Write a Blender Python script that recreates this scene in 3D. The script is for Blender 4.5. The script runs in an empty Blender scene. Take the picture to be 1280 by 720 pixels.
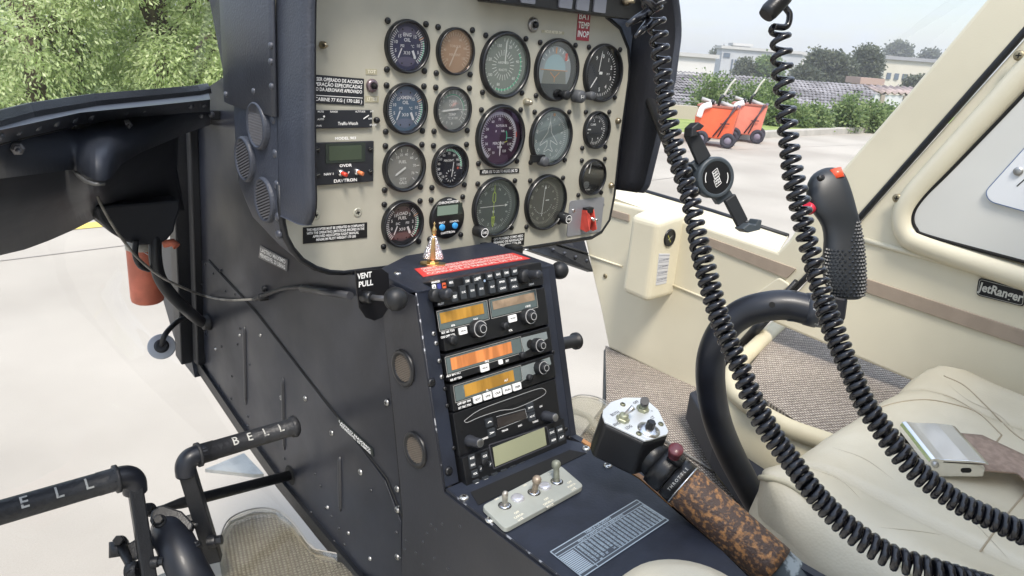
import bpy, bmesh, math, random
from mathutils import Vector as V, Matrix, noise
PI = math.pi
random.seed(7)
SC = bpy.context.scene
COL = SC.collection
H = 1.25
# ------------------------------------------------------------------ camera (solved from the gauge circles)
FL = 924.0
CAM = V((-0.512, -0.745, H + 0.010))
def camrot():
    a, b, c = (math.radians(t) for t in (-43.575, 18.12, 4.339))
    Ry = Matrix(((math.cos(a), 0, math.sin(a)), (0, 1, 0), (-math.sin(a), 0, math.cos(a))))
    Rx = Matrix(((1, 0, 0), (0, math.cos(b), -math.sin(b)), (0, math.sin(b), math.cos(b))))
    Rz = Matrix(((math.cos(c), -math.sin(c), 0), (math.sin(c), math.cos(c), 0), (0, 0, 1)))
    M = Matrix(((1, 0, 0), (0, 0, -1), (0, 1, 0)))
    return Rz @ Rx @ Ry @ M
RC = camrot(); RCT = RC.transposed()
def ray(x, y): return RCT @ V(((x - 640) / FL, (y - 360) / FL, 1.0))
def at(x, y, X=None, Y=None, Z=None):
    d = ray(x, y)
    t = (X - CAM.x) / d.x if X is not None else ((Y - CAM.y) / d.y if Y is not None else (Z - CAM.z) / d.z)
    return CAM + d * t
def atd(x, y, dep): return CAM + ray(x, y) * dep
cd = bpy.data.cameras.new('camera'); cam = bpy.data.objects.new('camera', cd); COL.objects.link(cam)
cd.sensor_fit = 'HORIZONTAL'; cd.sensor_width = 36; cd.lens = FL / 1280 * 36
cd.clip_start = 0.02; cd.clip_end = 3000
m3 = Matrix((RC[0], -RC[1], -RC[2])).transposed()
cam.matrix_world = Matrix.Translation(CAM) @ m3.to_4x4()
SC.camera = cam

# ------------------------------------------------------------------ materials
MATS = {}
def mat(name, col, rough=.5, metal=0., var=.0, vscale=20., bump=0., bscale=200., coat=0., col2=None, cut=(.4, .6),
        spec=.5, rvar=0., stretch=None, detail=4.):
    if name in MATS: return MATS[name]
    m = bpy.data.materials.new(name); m.use_nodes = True; MATS[name] = m
    nt = m.node_tree; N = nt.nodes; L = nt.links; b = N['Principled BSDF']
    b.inputs['Base Color'].default_value = (*col, 1); b.inputs['Roughness'].default_value = rough
    b.inputs['Metallic'].default_value = metal; b.inputs['Coat Weight'].default_value = coat
    b.inputs['Specular IOR Level'].default_value = spec
    tc = N.new('ShaderNodeTexCoord'); mp = N.new('ShaderNodeMapping'); L.new(tc.outputs['Object'], mp.inputs[0])
    if stretch: mp.inputs['Scale'].default_value = stretch
    if var or col2:
        n = N.new('ShaderNodeTexNoise'); n.inputs['Scale'].default_value = vscale; n.inputs['Detail'].default_value = detail
        L.new(mp.outputs[0], n.inputs['Vector'])
        r = N.new('ShaderNodeValToRGB'); L.new(n.outputs[0], r.inputs[0])
        r.color_ramp.elements[0].position = cut[0]; r.color_ramp.elements[1].position = cut[1]
        c2 = col2 if col2 else tuple(min(1, c * (1 + var)) for c in col); c1 = col if col2 else tuple(c * (1 - var) for c in col)
        r.color_ramp.elements[0].color = (*c1, 1); r.color_ramp.elements[1].color = (*c2, 1)
        L.new(r.outputs[0], b.inputs['Base Color'])
    if rvar:
        n2 = N.new('ShaderNodeTexNoise'); n2.inputs['Scale'].default_value = 9; n2.inputs['Detail'].default_value = 6
        L.new(mp.outputs[0], n2.inputs['Vector'])
        q = N.new('ShaderNodeMapRange'); L.new(n2.outputs[0], q.inputs[0])
        q.inputs[1].default_value = .3; q.inputs[2].default_value = .7
        q.inputs[3].default_value = rough - rvar; q.inputs[4].default_value = rough + rvar
        L.new(q.outputs[0], b.inputs['Roughness'])
    if bump:
        n3 = N.new('ShaderNodeTexNoise'); n3.inputs['Scale'].default_value = bscale; n3.inputs['Detail'].default_value = 3
        L.new(mp.outputs[0], n3.inputs['Vector'])
        u = N.new('ShaderNodeBump'); u.inputs['Strength'].default_value = bump; u.inputs['Distance'].default_value = .002
        L.new(n3.outputs[0], u.inputs['Height']); L.new(u.outputs[0], b.inputs['Normal'])
    return m
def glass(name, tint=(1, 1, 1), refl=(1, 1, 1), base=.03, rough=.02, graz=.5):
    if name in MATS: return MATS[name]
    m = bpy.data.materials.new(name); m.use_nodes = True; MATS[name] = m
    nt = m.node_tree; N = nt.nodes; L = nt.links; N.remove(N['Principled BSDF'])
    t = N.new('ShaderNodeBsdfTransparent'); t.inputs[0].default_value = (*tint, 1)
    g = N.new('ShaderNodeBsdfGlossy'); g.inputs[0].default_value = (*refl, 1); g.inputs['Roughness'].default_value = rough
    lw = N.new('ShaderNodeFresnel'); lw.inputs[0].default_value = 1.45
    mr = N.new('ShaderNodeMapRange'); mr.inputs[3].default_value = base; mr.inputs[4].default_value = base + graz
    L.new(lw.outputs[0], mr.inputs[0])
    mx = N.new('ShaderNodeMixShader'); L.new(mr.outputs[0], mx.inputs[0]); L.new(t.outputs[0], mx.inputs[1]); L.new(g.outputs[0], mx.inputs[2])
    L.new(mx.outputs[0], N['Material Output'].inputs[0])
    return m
black = mat('black_paint', (.008, .009, .0115), .42, bump=.25, bscale=500, rvar=.08)
blackp = mat('black_plastic', (.008, .0085, .010), .36, bump=.08, bscale=700)
knobm = mat('knob_rubber', (.011, .012, .014), .5)
sidep = mat('side_panel_paint', (.018, .0205, .029), .38, spec=.36, var=.22, vscale=5, rvar=.12, bump=.06, bscale=60)
conso = mat('console_paint', (.017, .021, .033), .46, var=.15, vscale=30, rvar=.08, bump=.12, bscale=260)
hoodm = mat('hood_vinyl', (.040, .046, .062), .48, var=.10, vscale=18, bump=.35, bscale=420, rvar=.05)
hoodd = mat('hood_dark', (.005, .006, .011), .6, bump=.3, bscale=300)
chip = mat('chipped_edge', (.03, .032, .04), .5, col2=(.42, .43, .46), vscale=110, cut=(.55, .60), detail=6)
beige = mat('panel_paint', (.43, .415, .345), .42, var=.05, vscale=16, rvar=.06, bump=.05, bscale=300)
cream = mat('cream_plastic', (.69, .64, .49), .40, var=.05, vscale=4, bump=.10, bscale=350, rvar=.05)
creamd = mat('cream_trim', (.60, .54, .38), .5, var=.05, vscale=12)
taupe = mat('taupe_strip', (.33, .265, .205), .5, var=.05, vscale=30, bump=.15, bscale=500)
whitem = mat('white_print', (.90, .90, .88), .6)
creamprint = mat('cream_print', (.78, .74, .60), .6)
greyprint = mat('grey_print', (.33, .40, .46), .5)
chrome = mat('bright_metal', (.72, .72, .72), .22, metal=1, rvar=.08)
steel = mat('dull_steel', (.42, .42, .41), .42, metal=1, var=.2, vscale=60, rvar=.1)
bronze = mat('aged_brass', (.36, .31, .22), .38, metal=1, var=.25, vscale=80)
silverp = mat('silver_plate', (.66, .68, .68), .42, metal=.35, var=.03, vscale=40)
greyp = mat('grey_plate', (.34, .355, .32), .45, var=.05, vscale=30)
redp = mat('red_placard', (.58, .045, .04), .42)
redd = mat('dark_red', (.33, .03, .05), .45)
redg = mat('red_guard', (.55, .07, .05), .4, var=.15, vscale=60)
redb = mat('red_button', (.75, .06, .03), .35, coat=.4)
blueb = mat('blue_button', (.05, .33, .72), .4)
bluel = mat('blue_lens', (.05, .06, .25), .4)
canm = mat('red_canister', (.58, .16, .095), .5, var=.15, vscale=25, bump=.1)
corkm = mat('worn_cork_grip', (.075, .046, .034), .52, col2=(.42, .205, .075), vscale=190, cut=(.49, .66), bump=.6, bscale=420, detail=15)
agedp = mat('chipped_tube_paint', (.05, .06, .06), .5, col2=(.30, .33, .32), vscale=40, cut=(.45, .5), detail=8)
rubber = mat('cord_rubber', (.006, .0065, .010), .27, coat=.25)
hose = mat('hose_rubber', (.012, .013, .016), .42)
tubem = mat('stick_paint', (.009, .011, .017), .40, coat=.05, var=.2, vscale=30, rvar=.06)
gold = mat('figurine_gold', (.80, .58, .27), .28, metal=1)
silv = mat('figurine_silver', (.75, .75, .80), .2, metal=1, bump=1., bscale=700)
wood = mat('wood_edge', (.36, .17, .06), .5, var=.2, vscale=30)
lcd = mat('lcd_glass', (.20, .27, .22), .3, coat=.3)
lcdd = mat('lcd_dark', (.025, .035, .03), .25, coat=.4)
amber = mat('amber_display', (.40, .21, .035), .25, var=.25, vscale=70, stretch=(1, .12, .12), coat=.5)
amber2 = mat('orange_display', (.62, .22, .07), .25, var=.25, vscale=90, stretch=(1, .12, .12), coat=.5)
dispd = mat('display_grey', (.10, .13, .13), .2, coat=.6)
lcdy = mat('lcd_yellow', (.30, .31, .20), .28, coat=.4)
belt = mat('webbing', (.36, .26, .20), .75, var=.12, vscale=120, bump=.6, bscale=500)
meshm = mat('grille_mesh', (.20, .17, .14), .55, metal=.5)
holem = mat('hole_black', (.003, .003, .003), .8)
gbezel = mat('gauge_bezel', (.008, .009, .011), .33, coat=.2)

def weave(name, c1, c2, s1, s2, rot, dist=1.2, strength=.7):
    m = bpy.data.materials.new(name); m.use_nodes = True; MATS[name] = m; nt = m.node_tree; N = nt.nodes; L = nt.links; b = N['Principled BSDF']
    tc = N.new('ShaderNodeTexCoord'); mp = N.new('ShaderNodeMapping'); L.new(tc.outputs['Object'], mp.inputs[0]); mp.inputs['Rotation'].default_value = (0, 0, rot)
    ws = []
    for d_, sc in (('X', s1), ('Y', s2)):
        w_ = N.new('ShaderNodeTexWave'); w_.bands_direction = d_; w_.inputs['Scale'].default_value = sc; w_.inputs['Distortion'].default_value = dist; w_.inputs['Detail'].default_value = 2; w_.inputs['Detail Scale'].default_value = 1.5; L.new(mp.outputs[0], w_.inputs['Vector']); ws.append(w_)
    mu = N.new('ShaderNodeMath'); mu.operation = 'MULTIPLY'; L.new(ws[0].outputs['Fac'], mu.inputs[0]); L.new(ws[1].outputs['Fac'], mu.inputs[1])
    n = N.new('ShaderNodeTexNoise'); n.inputs['Scale'].default_value = 160; n.inputs['Detail'].default_value = 3; L.new(mp.outputs[0], n.inputs['Vector'])
    big = N.new('ShaderNodeTexNoise'); big.inputs['Scale'].default_value = 7; L.new(mp.outputs[0], big.inputs['Vector'])
    r = N.new('ShaderNodeValToRGB'); e = r.color_ramp.elements; e[0].position = .02; e[0].color = (*c1, 1); e[1].position = .55; e[1].color = (*c2, 1); L.new(mu.outputs[0], r.inputs[0])
    mx = N.new('ShaderNodeMix'); mx.data_type = 'RGBA'; mx.blend_type = 'OVERLAY'; mx.inputs[0].default_value = .55; L.new(r.outputs[0], mx.inputs[6]); L.new(n.outputs[0], mx.inputs[7])
    m2 = N.new('ShaderNodeMix'); m2.data_type = 'RGBA'; m2.blend_type = 'OVERLAY'; m2.inputs[0].default_value = .3; L.new(mx.outputs[2], m2.inputs[6]); L.new(big.outputs[0], m2.inputs[7]); L.new(m2.outputs[2], b.inputs['Base Color'])
    b.inputs['Roughness'].default_value = .95; u = N.new('ShaderNodeBump'); u.inputs['Strength'].default_value = strength; u.inputs['Distance'].default_value = .003; L.new(mu.outputs[0], u.inputs['Height']); L.new(u.outputs[0], b.inputs['Normal']); return m
carpet = weave('woven_carpet', (.15, .125, .105), (.52, .465, .40), 62, 38, .45, 2.2)
weave('mat_mesh', (.25, .24, .22), (.58, .56, .52), 60, 60, .3, .4, .5)
def leatherm():
    m = bpy.data.materials.new('cream_leather'); m.use_nodes = True; nt = m.node_tree; N = nt.nodes; L = nt.links; b = N['Principled BSDF']
    tc = N.new('ShaderNodeTexCoord')
    n = N.new('ShaderNodeTexNoise'); n.inputs['Scale'].default_value = 6; n.inputs['Detail'].default_value = 8; L.new(tc.outputs['Object'], n.inputs['Vector'])
    r = N.new('ShaderNodeValToRGB'); r.color_ramp.elements[0].position = .33; r.color_ramp.elements[1].position = .67
    r.color_ramp.elements[0].color = (.62, .55, .40, 1); r.color_ramp.elements[1].color = (.75, .685, .53, 1); L.new(n.outputs[0], r.inputs[0])
    mp = N.new('ShaderNodeMapping'); mp.inputs['Scale'].default_value = (.35, 1.6, 1); mp.inputs['Rotation'].default_value = (0, 0, .5)
    nd = N.new('ShaderNodeTexNoise'); nd.inputs['Scale'].default_value = 9; nd.inputs['Detail'].default_value = 5; L.new(tc.outputs['Object'], nd.inputs['Vector'])
    ad = N.new('ShaderNodeMix'); ad.data_type = 'RGBA'; ad.blend_type = 'LINEAR_LIGHT'; ad.inputs[0].default_value = .06
    L.new(tc.outputs['Object'], ad.inputs[6]); L.new(nd.outputs['Color'], ad.inputs[7]); L.new(ad.outputs[2], mp.inputs[0])
    rn = N.new('ShaderNodeTexNoise'); rn.noise_type = 'RIDGED_MULTIFRACTAL'; rn.inputs['Scale'].default_value = 16; rn.inputs['Detail'].default_value = 3; L.new(mp.outputs[0], rn.inputs['Vector'])
    fn = N.new('ShaderNodeTexVoronoi'); fn.inputs['Scale'].default_value = 330; L.new(tc.outputs['Object'], fn.inputs['Vector'])
    u2 = N.new('ShaderNodeBump'); u2.inputs['Strength'].default_value = .18; u2.inputs['Distance'].default_value = .001; L.new(fn.outputs[0], u2.inputs['Height'])
    u3 = N.new('ShaderNodeBump'); u3.inputs['Strength'].default_value = .30; u3.inputs['Distance'].default_value = .002; u3.invert = True; L.new(rn.outputs[0], u3.inputs['Height']); L.new(u2.outputs[0], u3.inputs['Normal'])
    ln = N.new('ShaderNodeTexNoise'); ln.inputs['Scale'].default_value = 5; ln.inputs['Detail'].default_value = 3; L.new(mp.outputs[0], ln.inputs['Vector'])
    u = N.new('ShaderNodeBump'); u.inputs['Strength'].default_value = .5; u.inputs['Distance'].default_value = .008; L.new(ln.outputs[0], u.inputs['Height']); L.new(u3.outputs[0], u.inputs['Normal'])
    L.new(u.outputs[0], b.inputs['Normal']); b.inputs['Roughness'].default_value = .38
    L.new(r.outputs[0], b.inputs['Base Color'])
    return m
leather = leatherm()

# ------------------------------------------------------------------ frames and mesh builder
class Fr:
    def __init__(s, o, u, v):
        s.o = V(o); s.u = V(u).normalized(); v = V(v); s.n = s.u.cross(v).normalized(); s.v = s.n.cross(s.u).normalized()
    def P(s, u, v, d=0.): return s.o + s.u * u + s.v * v + s.n * d
    def px(s, x, y, d=0.):
        r = ray(x, y); o = s.o + s.n * d; t = s.n.dot(o - CAM) / s.n.dot(r); q = CAM + r * t - o
        return (q.dot(s.u), q.dot(s.v))
    def sub(s, u, v, d=0., rot=0.):
        c, q = math.cos(rot), math.sin(rot)
        return Fr(s.P(u, v, d), s.u * c + s.v * q, s.v * c - s.u * q)
def axis_frame(o, n, up=(0, 0, 1)):
    n = V(n).normalized(); u = V(up).cross(n)
    if u.length < 1e-4: u = V((1, 0, 0))
    u.normalize(); return Fr(o, u, n.cross(u))
PN = Fr((0, 0, H), (1, 0, 0), (0, 0, 1))            # instrument panel face, n = -Y
RD = Fr((0, -.132, 1.003), (1, 0, 0), (0, .066, .209))  # sloped radio face
CT = Fr((0, 0, .794), (1, 0, 0), (0, 1, 0))         # console top
SH = Fr((0, 0, 1.003), (1, 0, 0), (0, 1, 0))        # shelf under the panel
SD = Fr((-.07, 0, 0), (0, -1, 0), (0, 0, 1))        # left side of pedestal and nose keel, n = -X
WR = Fr((.85, 0, 0), (0, -1, 0), (0, 0, 1))         # right cabin side, n = -X
GD = Fr((0, 0, 0), (1, 0, 0), (0, 1, 0))

TX = {}
def textmesh(s, bold=.012):
    k = (s, bold)
    if k not in TX:
        c = bpy.data.curves.new('t', 'FONT'); c.body = s; c.size = 1; c.resolution_u = 2; c.offset = bold
        c.align_x = 'CENTER'; c.align_y = 'CENTER'
        o = bpy.data.objects.new('t', c); COL.objects.link(o); dg = bpy.context.evaluated_depsgraph_get(); dg.update()
        me = bpy.data.meshes.new_from_object(o.evaluated_get(dg))
        vs = [(v.co.x, v.co.y) for v in me.vertices]; fs = [tuple(p.vertices) for p in me.polygons]
        w = (min(v[0] for v in vs), max(v[0] for v in vs)) if vs else (0, 1)
        TX[k] = (vs, fs, w); bpy.data.objects.remove(o); bpy.data.curves.remove(c); bpy.data.meshes.remove(me)
    return TX[k]
def textfine(ch):
    vs, fs, w = textmesh(ch, .012); bm = bmesh.new(); q = [bm.verts.new((x, y, 0)) for x, y in vs]
    for f in fs: bm.faces.new([q[i] for i in f])
    for _ in range(2): bmesh.ops.subdivide_edges(bm, edges=bm.edges[:], cuts=1, use_grid_fill=True)
    bmesh.ops.triangulate(bm, faces=bm.faces[:]); bm.verts.index_update()
    o = ([(v.co.x, v.co.y) for v in bm.verts], [tuple(v.index for v in f.verts) for f in bm.faces], w); bm.free(); return o
class MB:
    def __init__(s): s.v = []; s.f = []; s.m = []; s.sm = []; s.mats = []
    def mi(s, m):
        if m not in s.mats: s.mats.append(m)
        return s.mats.index(m)
    def add(s, vs, fs, m, smooth=False):
        o = len(s.v); k = s.mi(m); s.v += [V(p) for p in vs]
        for f in fs: s.f.append(tuple(i + o for i in f)); s.m.append(k); s.sm.append(smooth)
        return s
    def prism(s, F, pts, d0, d1, m, smooth=False):
        a = sum(pts[i][0] * pts[(i + 1) % len(pts)][1] - pts[(i + 1) % len(pts)][0] * pts[i][1] for i in range(len(pts)))
        if a < 0: pts = list(reversed(pts))
        n = len(pts); vs = [F.P(u, v, d0) for u, v in pts] + [F.P(u, v, d1) for u, v in pts]
        if d1 < d0: vs = vs[n:] + vs[:n]
        fs = [tuple(range(2 * n - 1, n - 1, -1))[::-1], tuple(range(n))[::-1]] + [(i, (i + 1) % n, n + (i + 1) % n, n + i) for i in range(n)]
        s.add(vs, fs[:2], m, False); o = len(s.v) - 2 * n; k = s.mi(m)
        for f in fs[2:]: s.f.append(tuple(i + o for i in f)); s.m.append(k); s.sm.append(smooth)
        return s
    def box(s, F, u0, v0, u1, v1, d0, d1, m): return s.prism(F, [(u0, v0), (u1, v0), (u1, v1), (u0, v1)], d0, d1, m)
    def rrect(s, F, u0, v0, u1, v1, r, d0, d1, m, k=4): return s.prism(F, rrp(u0, v0, u1, v1, r, k), d0, d1, m)
    def sheet(s, F, pts, d, m):
        a = sum(pts[i][0] * pts[(i + 1) % len(pts)][1] - pts[(i + 1) % len(pts)][0] * pts[i][1] for i in range(len(pts)))
        if a < 0: pts = list(reversed(pts))
        return s.add([F.P(u, v, d) for u, v in pts], [tuple(range(len(pts)))], m)
    def disc(s, F, u, v, r, d, m, n=32): return s.sheet(F, [(u + r * math.cos(t * 2 * PI / n), v + r * math.sin(t * 2 * PI / n)) for t in range(n)], d, m)
    def lathe(s, F, u, v, prof, m, n=32, smooth=True, close=True, knurl=0):
        vs = []; fs = []
        for r, d in prof:
            for t in range(n):
                a = t * 2 * PI / n; rr = r * (1 - knurl * (t % 2)); vs.append(F.P(u + rr * math.cos(a), v + rr * math.sin(a), d))
        for i in range(len(prof) - 1):
            for t in range(n): fs.append((i * n + t, i * n + (t + 1) % n, (i + 1) * n + (t + 1) % n, (i + 1) * n + t))
        if close and prof[-1][0] > 1e-5: fs.append(tuple(range((len(prof) - 1) * n, len(prof) * n)))
        return s.add(vs, fs, m, smooth)
    def ring(s, F, u, v, r0, r1, d, m, a0=0, a1=360, n=40):
        vs = []; fs = []
        for t in range(n + 1):
            a = math.radians(90 - (a0 + (a1 - a0) * t / n)); c, q = math.cos(a), math.sin(a)
            vs += [F.P(u + r0 * c, v + r0 * q, d), F.P(u + r1 * c, v + r1 * q, d)]
        for t in range(n): fs.append((2 * t, 2 * t + 2, 2 * t + 3, 2 * t + 1))
        return s.add(vs, fs, m)
    def line(s, F, p, q, w, d, m, w2=None):
        w2 = w if w2 is None else w2; a = V(p); b = V(q); t = (b - a); t.normalize(); n = V((-t.y, t.x))
        return s.sheet(F, [tuple(a + n * w / 2), tuple(a - n * w / 2), tuple(b - n * w2 / 2), tuple(b + n * w2 / 2)], d, m)
    def path(s, F, pts, w, d, m, closed=False):
        for i in range(len(pts) - (0 if closed else 1)): s.line(F, pts[i], pts[(i + 1) % len(pts)], w, d, m)
        return s
    def ticks(s, F, u, v, r0, r1, a0, a1, n, w, d, m):
        w *= 1.5
        for t in range(n):
            a = math.radians(90 - (a0 + (a1 - a0) * t / max(1, n - 1))); c, q = math.cos(a), math.sin(a)
            s.line(F, (u + r0 * c, v + r0 * q), (u + r1 * c, v + r1 * q), w, d, m)
        return s
    def text(s, F, u, v, size, st, m, d=.0004, rot=0., al='c', wide=1., bold=.012, width=None):
        vs, fs, w = textmesh(st, bold)
        sx = size * wide
        if width: sx = width / max(1e-6, (w[1] - w[0]))
        off = 0 if al == 'c' else (-w[0] * sx if al == 'l' else -w[1] * sx); c, q = math.cos(rot), math.sin(rot)
        P = []
        for x, y in vs:
            x = x * sx + off; y = y * size; P.append(F.P(u + x * c - y * q, v + x * q + y * c, d))
        return s.add(P, fs, m)
    def tube(s, pts, r, m, n=12, cap=True, smooth=True, up=None):
        pts = [V(p) for p in pts]; k = len(pts); rs = r if isinstance(r, (list, tuple)) else [r] * k
        T = [(pts[min(i + 1, k - 1)] - pts[max(i - 1, 0)]).normalized() for i in range(k)]
        u = V(up) if up else V((0, 0, 1)); u = u - T[0] * u.dot(T[0])
        if u.length < .05: u = V((1, 0, 0)); u = u - T[0] * u.dot(T[0])
        u.normalize(); vs = []
        for i in range(k):
            u = u - T[i] * u.dot(T[i]); u.normalize(); w = T[i].cross(u)
            for t in range(n):
                a = 2 * PI * t / n; vs.append(pts[i] + (u * math.cos(a) + w * math.sin(a)) * rs[i])
        fs = [(i * n + t, i * n + (t + 1) % n, (i + 1) * n + (t + 1) % n, (i + 1) * n + t) for i in range(k - 1) for t in range(n)]
        s.add(vs, fs, m, smooth)
        if cap:
            o = len(s.v) - len(vs); kk = s.mi(m)
            s.f.append(tuple(o + t for t in range(n))[::-1]); s.m.append(kk); s.sm.append(False)
            s.f.append(tuple(o + (k - 1) * n + t for t in range(n))); s.m.append(kk); s.sm.append(False)
        return s
    def grid(s, rows, m, smooth=True, closed=False):
        n = len(rows[0]); vs = [p for r in rows for p in r]; e = n if closed else n - 1
        return s.add(vs, [(i * n + j, i * n + (j + 1) % n, (i + 1) * n + (j + 1) % n, (i + 1) * n + j) for i in range(len(rows) - 1) for j in range(e)], m, smooth)
    def build(s, name, parent=None, bevel=0, seg=2, solid=0, subsurf=0, root=None):
        me = bpy.data.meshes.new(name); rt = root
        if parent is not None and rt is None: rt = parent
        off = V(rt['_o']) if (rt is not None and '_o' in rt) else V((0, 0, 0))
        if parent is None: off = V((0, 0, 0))
        me.from_pydata([tuple(p - off) for p in s.v], [], s.f)
        for m in s.mats: me.materials.append(m)
        me.polygons.foreach_set('material_index', s.m); me.polygons.foreach_set('use_smooth', s.sm); me.update()
        o = bpy.data.objects.new(name, me); COL.objects.link(o)
        if parent is not None: o.parent = parent; o['_o'] = list(off)
        else: o['_o'] = [0, 0, 0]
        if solid: md = o.modifiers.new('s', 'SOLIDIFY'); md.thickness = solid; md.offset = -1
        if bevel: md = o.modifiers.new('b', 'BEVEL'); md.width = bevel; md.segments = seg; md.limit_method = 'ANGLE'; md.angle_limit = math.radians(40); md.harden_normals = False
        if subsurf: md = o.modifiers.new('u', 'SUBSURF'); md.levels = subsurf; md.render_levels = subsurf
        return o
def rrp(u0, v0, u1, v1, r, k=4):
    if u0 > u1: u0, u1 = u1, u0
    if v0 > v1: v0, v1 = v1, v0
    o = []
    for cx, cy, a in ((u1 - r, v1 - r, 0), (u0 + r, v1 - r, 90), (u0 + r, v0 + r, 180), (u1 - r, v0 + r, 270)):
        for i in range(k + 1): t = math.radians(a + 90 * i / k); o.append((cx + r * math.cos(t), cy + r * math.sin(t)))
    return o
def tag(o, label=None, cat=None, group=None, kind=None):
    if label: o['label'] = label
    if cat: o['category'] = cat
    if group: o['group'] = group
    if kind: o['kind'] = kind
    return o
def thing(name, label, cat, loc, group=None):
    o = bpy.data.objects.new(name, None); COL.objects.link(o); o.location = loc; o['_o'] = list(loc); o.empty_display_size = .05
    return tag(o, label, cat, group)
def catmull(P, k=8):
    P = [V(p) for p in P]; Q = [P[0] * 2 - P[1]] + P + [P[-1] * 2 - P[-2]]; o = []
    for i in range(1, len(Q) - 2):
        a, b, c, d = Q[i - 1:i + 3]
        for t in range(k):
            t /= k; o.append(.5 * ((2 * b) + (c - a) * t + (2 * a - 5 * b + 4 * c - d) * t * t + (3 * b - a - 3 * c + d) * t ** 3))
    o.append(P[-1]); return o
def copies(src, locs, parent):
    """copies of a small part (its mesh is centred on its first place) at other places, world offsets"""
    for d in locs:
        c = src.copy(); COL.objects.link(c); c.parent = parent; c.location = src.location + V(d)
def screw_at(F, u, v, r=.0035, h=.0016, m=None, slot=True, d=0., name='screw', parent=None, dome=False):
    b = MB(); m = m or chrome
    if dome: b.lathe(F, u, v, [(r, d), (r * .92, d + h * .5), (r * .6, d + h * .9), (r * .2, d + h)], m, 12)
    else: b.lathe(F, u, v, [(r, d), (r, d + h * .4), (r * .8, d + h * .85), (r * .5, d + h)], m, 14)
    if slot:
        b.line(F, (u - r * .5, v), (u + r * .5, v), r * .22, d + h * 1.08, holem); b.line(F, (u, v - r * .5), (u, v + r * .5), r * .22, d + h * 1.08, holem)
    return b.build(name, parent)

# =================================================================== INSTRUMENT PANEL
panel = thing('instrument_panel', 'cream instrument panel with seventeen round gauges inside a dark vinyl hood', 'instrument panel', (.13, 0, .98))
P = PN.px
def pz(L, F=PN, d=0.): return [F.px(x, y, d) for x, y in L]
zt = .43   # top of plate above H (out of the frame)
outl = [(-.157, .085), (-.157, -.15), (-.155, -.193)] + pz([(358, 296), (366, 311), (378, 325), (395, 335), (412, 340), (430, 341), (585, 322), (740, 297), (752, 290), (762, 275), (768, 245)]) + \
       pz([(775, 180), (786, 100), (787, 82), (785, 60), (775, 35), (757, 20)]) + [(.31, .075), (.27, .085)]
outl = [(u, v if v > -9 else v) for u, v in outl]
b = MB(); b.prism(PN, outl, -.006, 0, beige); b.build('face_plate', panel, bevel=.0012)
# thin black rubber edging below the plate
lo = outl[1:17]; b = MB(); b.tube([PN.P(u, v, -.003) for u, v in outl[1:20]], .0042, black, 8); b.build('edge_trim', panel)
# hood: a U-shaped visor round the plate (left side, top, right side)
def hoodpath():
    L = [(-.145, -.184), (-.146, -.12), (-.145, 0.), (-.142, .055), (-.130, .095), (-.10, .118), (0, .126), (.2, .126), (.32, .122), (.375, .10), (.405, .05), (.409, 0.), (.409, -.15), (.408, -.196)]
    return [PN.P(u, v, 0) for u, v in L]
hp = catmull(hoodpath(), 6)
def hood_sections():
    rows = []
    ctr = V((.13, 0, H - .05))
    for i, p in enumerate(hp):
        t = (hp[min(i + 1, len(hp) - 1)] - hp[max(i - 1, 0)]).normalized(); n = V((t.z, 0, -t.x))   # outward or inward
        n = n if n.dot(p - ctr) > 0 else -n
        e = min(i, len(hp) - 1 - i); wl = 1.0 if e > 2 else (.80, .93, .98)[e]
        left = i < len(hp) / 2
        th = .013 if p.x < .1 else .010; fl_o = max(0, min(.022, (p.x - .1) * .09))
        D0, D1 = (.004, -.062 * wl) if p.x < .1 else (.006, (-.045 - max(0, min(.022, (p.z - 1.06) * .13))) * wl)
        sec = [(0, D0), (th * .9, D0), (th, D0 - .004), (th, D1 + .010), (th * .86, D1 + .003), (th * .55, D1), (th * .2, D1 + .001), (0, D1 + .008)]
        rows.append([p + n * (a + fl_o * min(1, max(0, (D0 - y) / (D0 - D1)))) + V((0, y, 0)) for a, y in sec])
    return rows
hr = hood_sections()
b = MB(); b.grid(hr, hoodm, True, closed=True)
o0 = b.mi(hoodm); n8 = 8
b.f.append(tuple(range(n8))); b.m.append(o0); b.sm.append(False)
b.f.append(tuple(range((len(hr) - 1) * n8, len(hr) * n8))[::-1]); b.m.append(o0); b.sm.append(False)
hood = b.build('hood', panel, bevel=.004)
b = MB()   # dark lining on the inner face, and stitched seam
b.grid([[r[0] + V((0, -.002, 0)), r[7] + V((0, -.002, 0))] for r in hr], hoodd, True)
lin = b.build('lining', hood, solid=.0015, root=panel)
# annunciator bar under the top of the hood
AB = Fr(PN.P(0, 0, .012), PN.u, PN.v)
q0 = AB.px(592, -16, 0); q1 = AB.px(792, 22, 0)
b = MB(); zb = AB.px(690, 13)[1]
b.box(AB, .098, zb, .43, zb + .06, -.008, .014, blackp); ann = b.build('annunciator_bar', panel, bevel=.0015)
for i, x in enumerate((612, 650, 698, 720, 742)):
    u = AB.px(x, 0, .014)[0]; z0 = AB.px(742, 15, .014)[1]
    b = MB(); b.rrect(AB, u, z0, u + .024, z0 + .022, .0015, .014, .0165, mat('button_grey', (.17, .18, .21), .4)); b.build('button', ann, root=panel)
b = MB(); u, v = AB.px(781, 5, .014); b.lathe(AB, u, v + .004, [(.006, .014), (.006, .02), (.003, .022), (.003, .030)], bronze, 12); b.build('switch', ann, root=panel)

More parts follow.
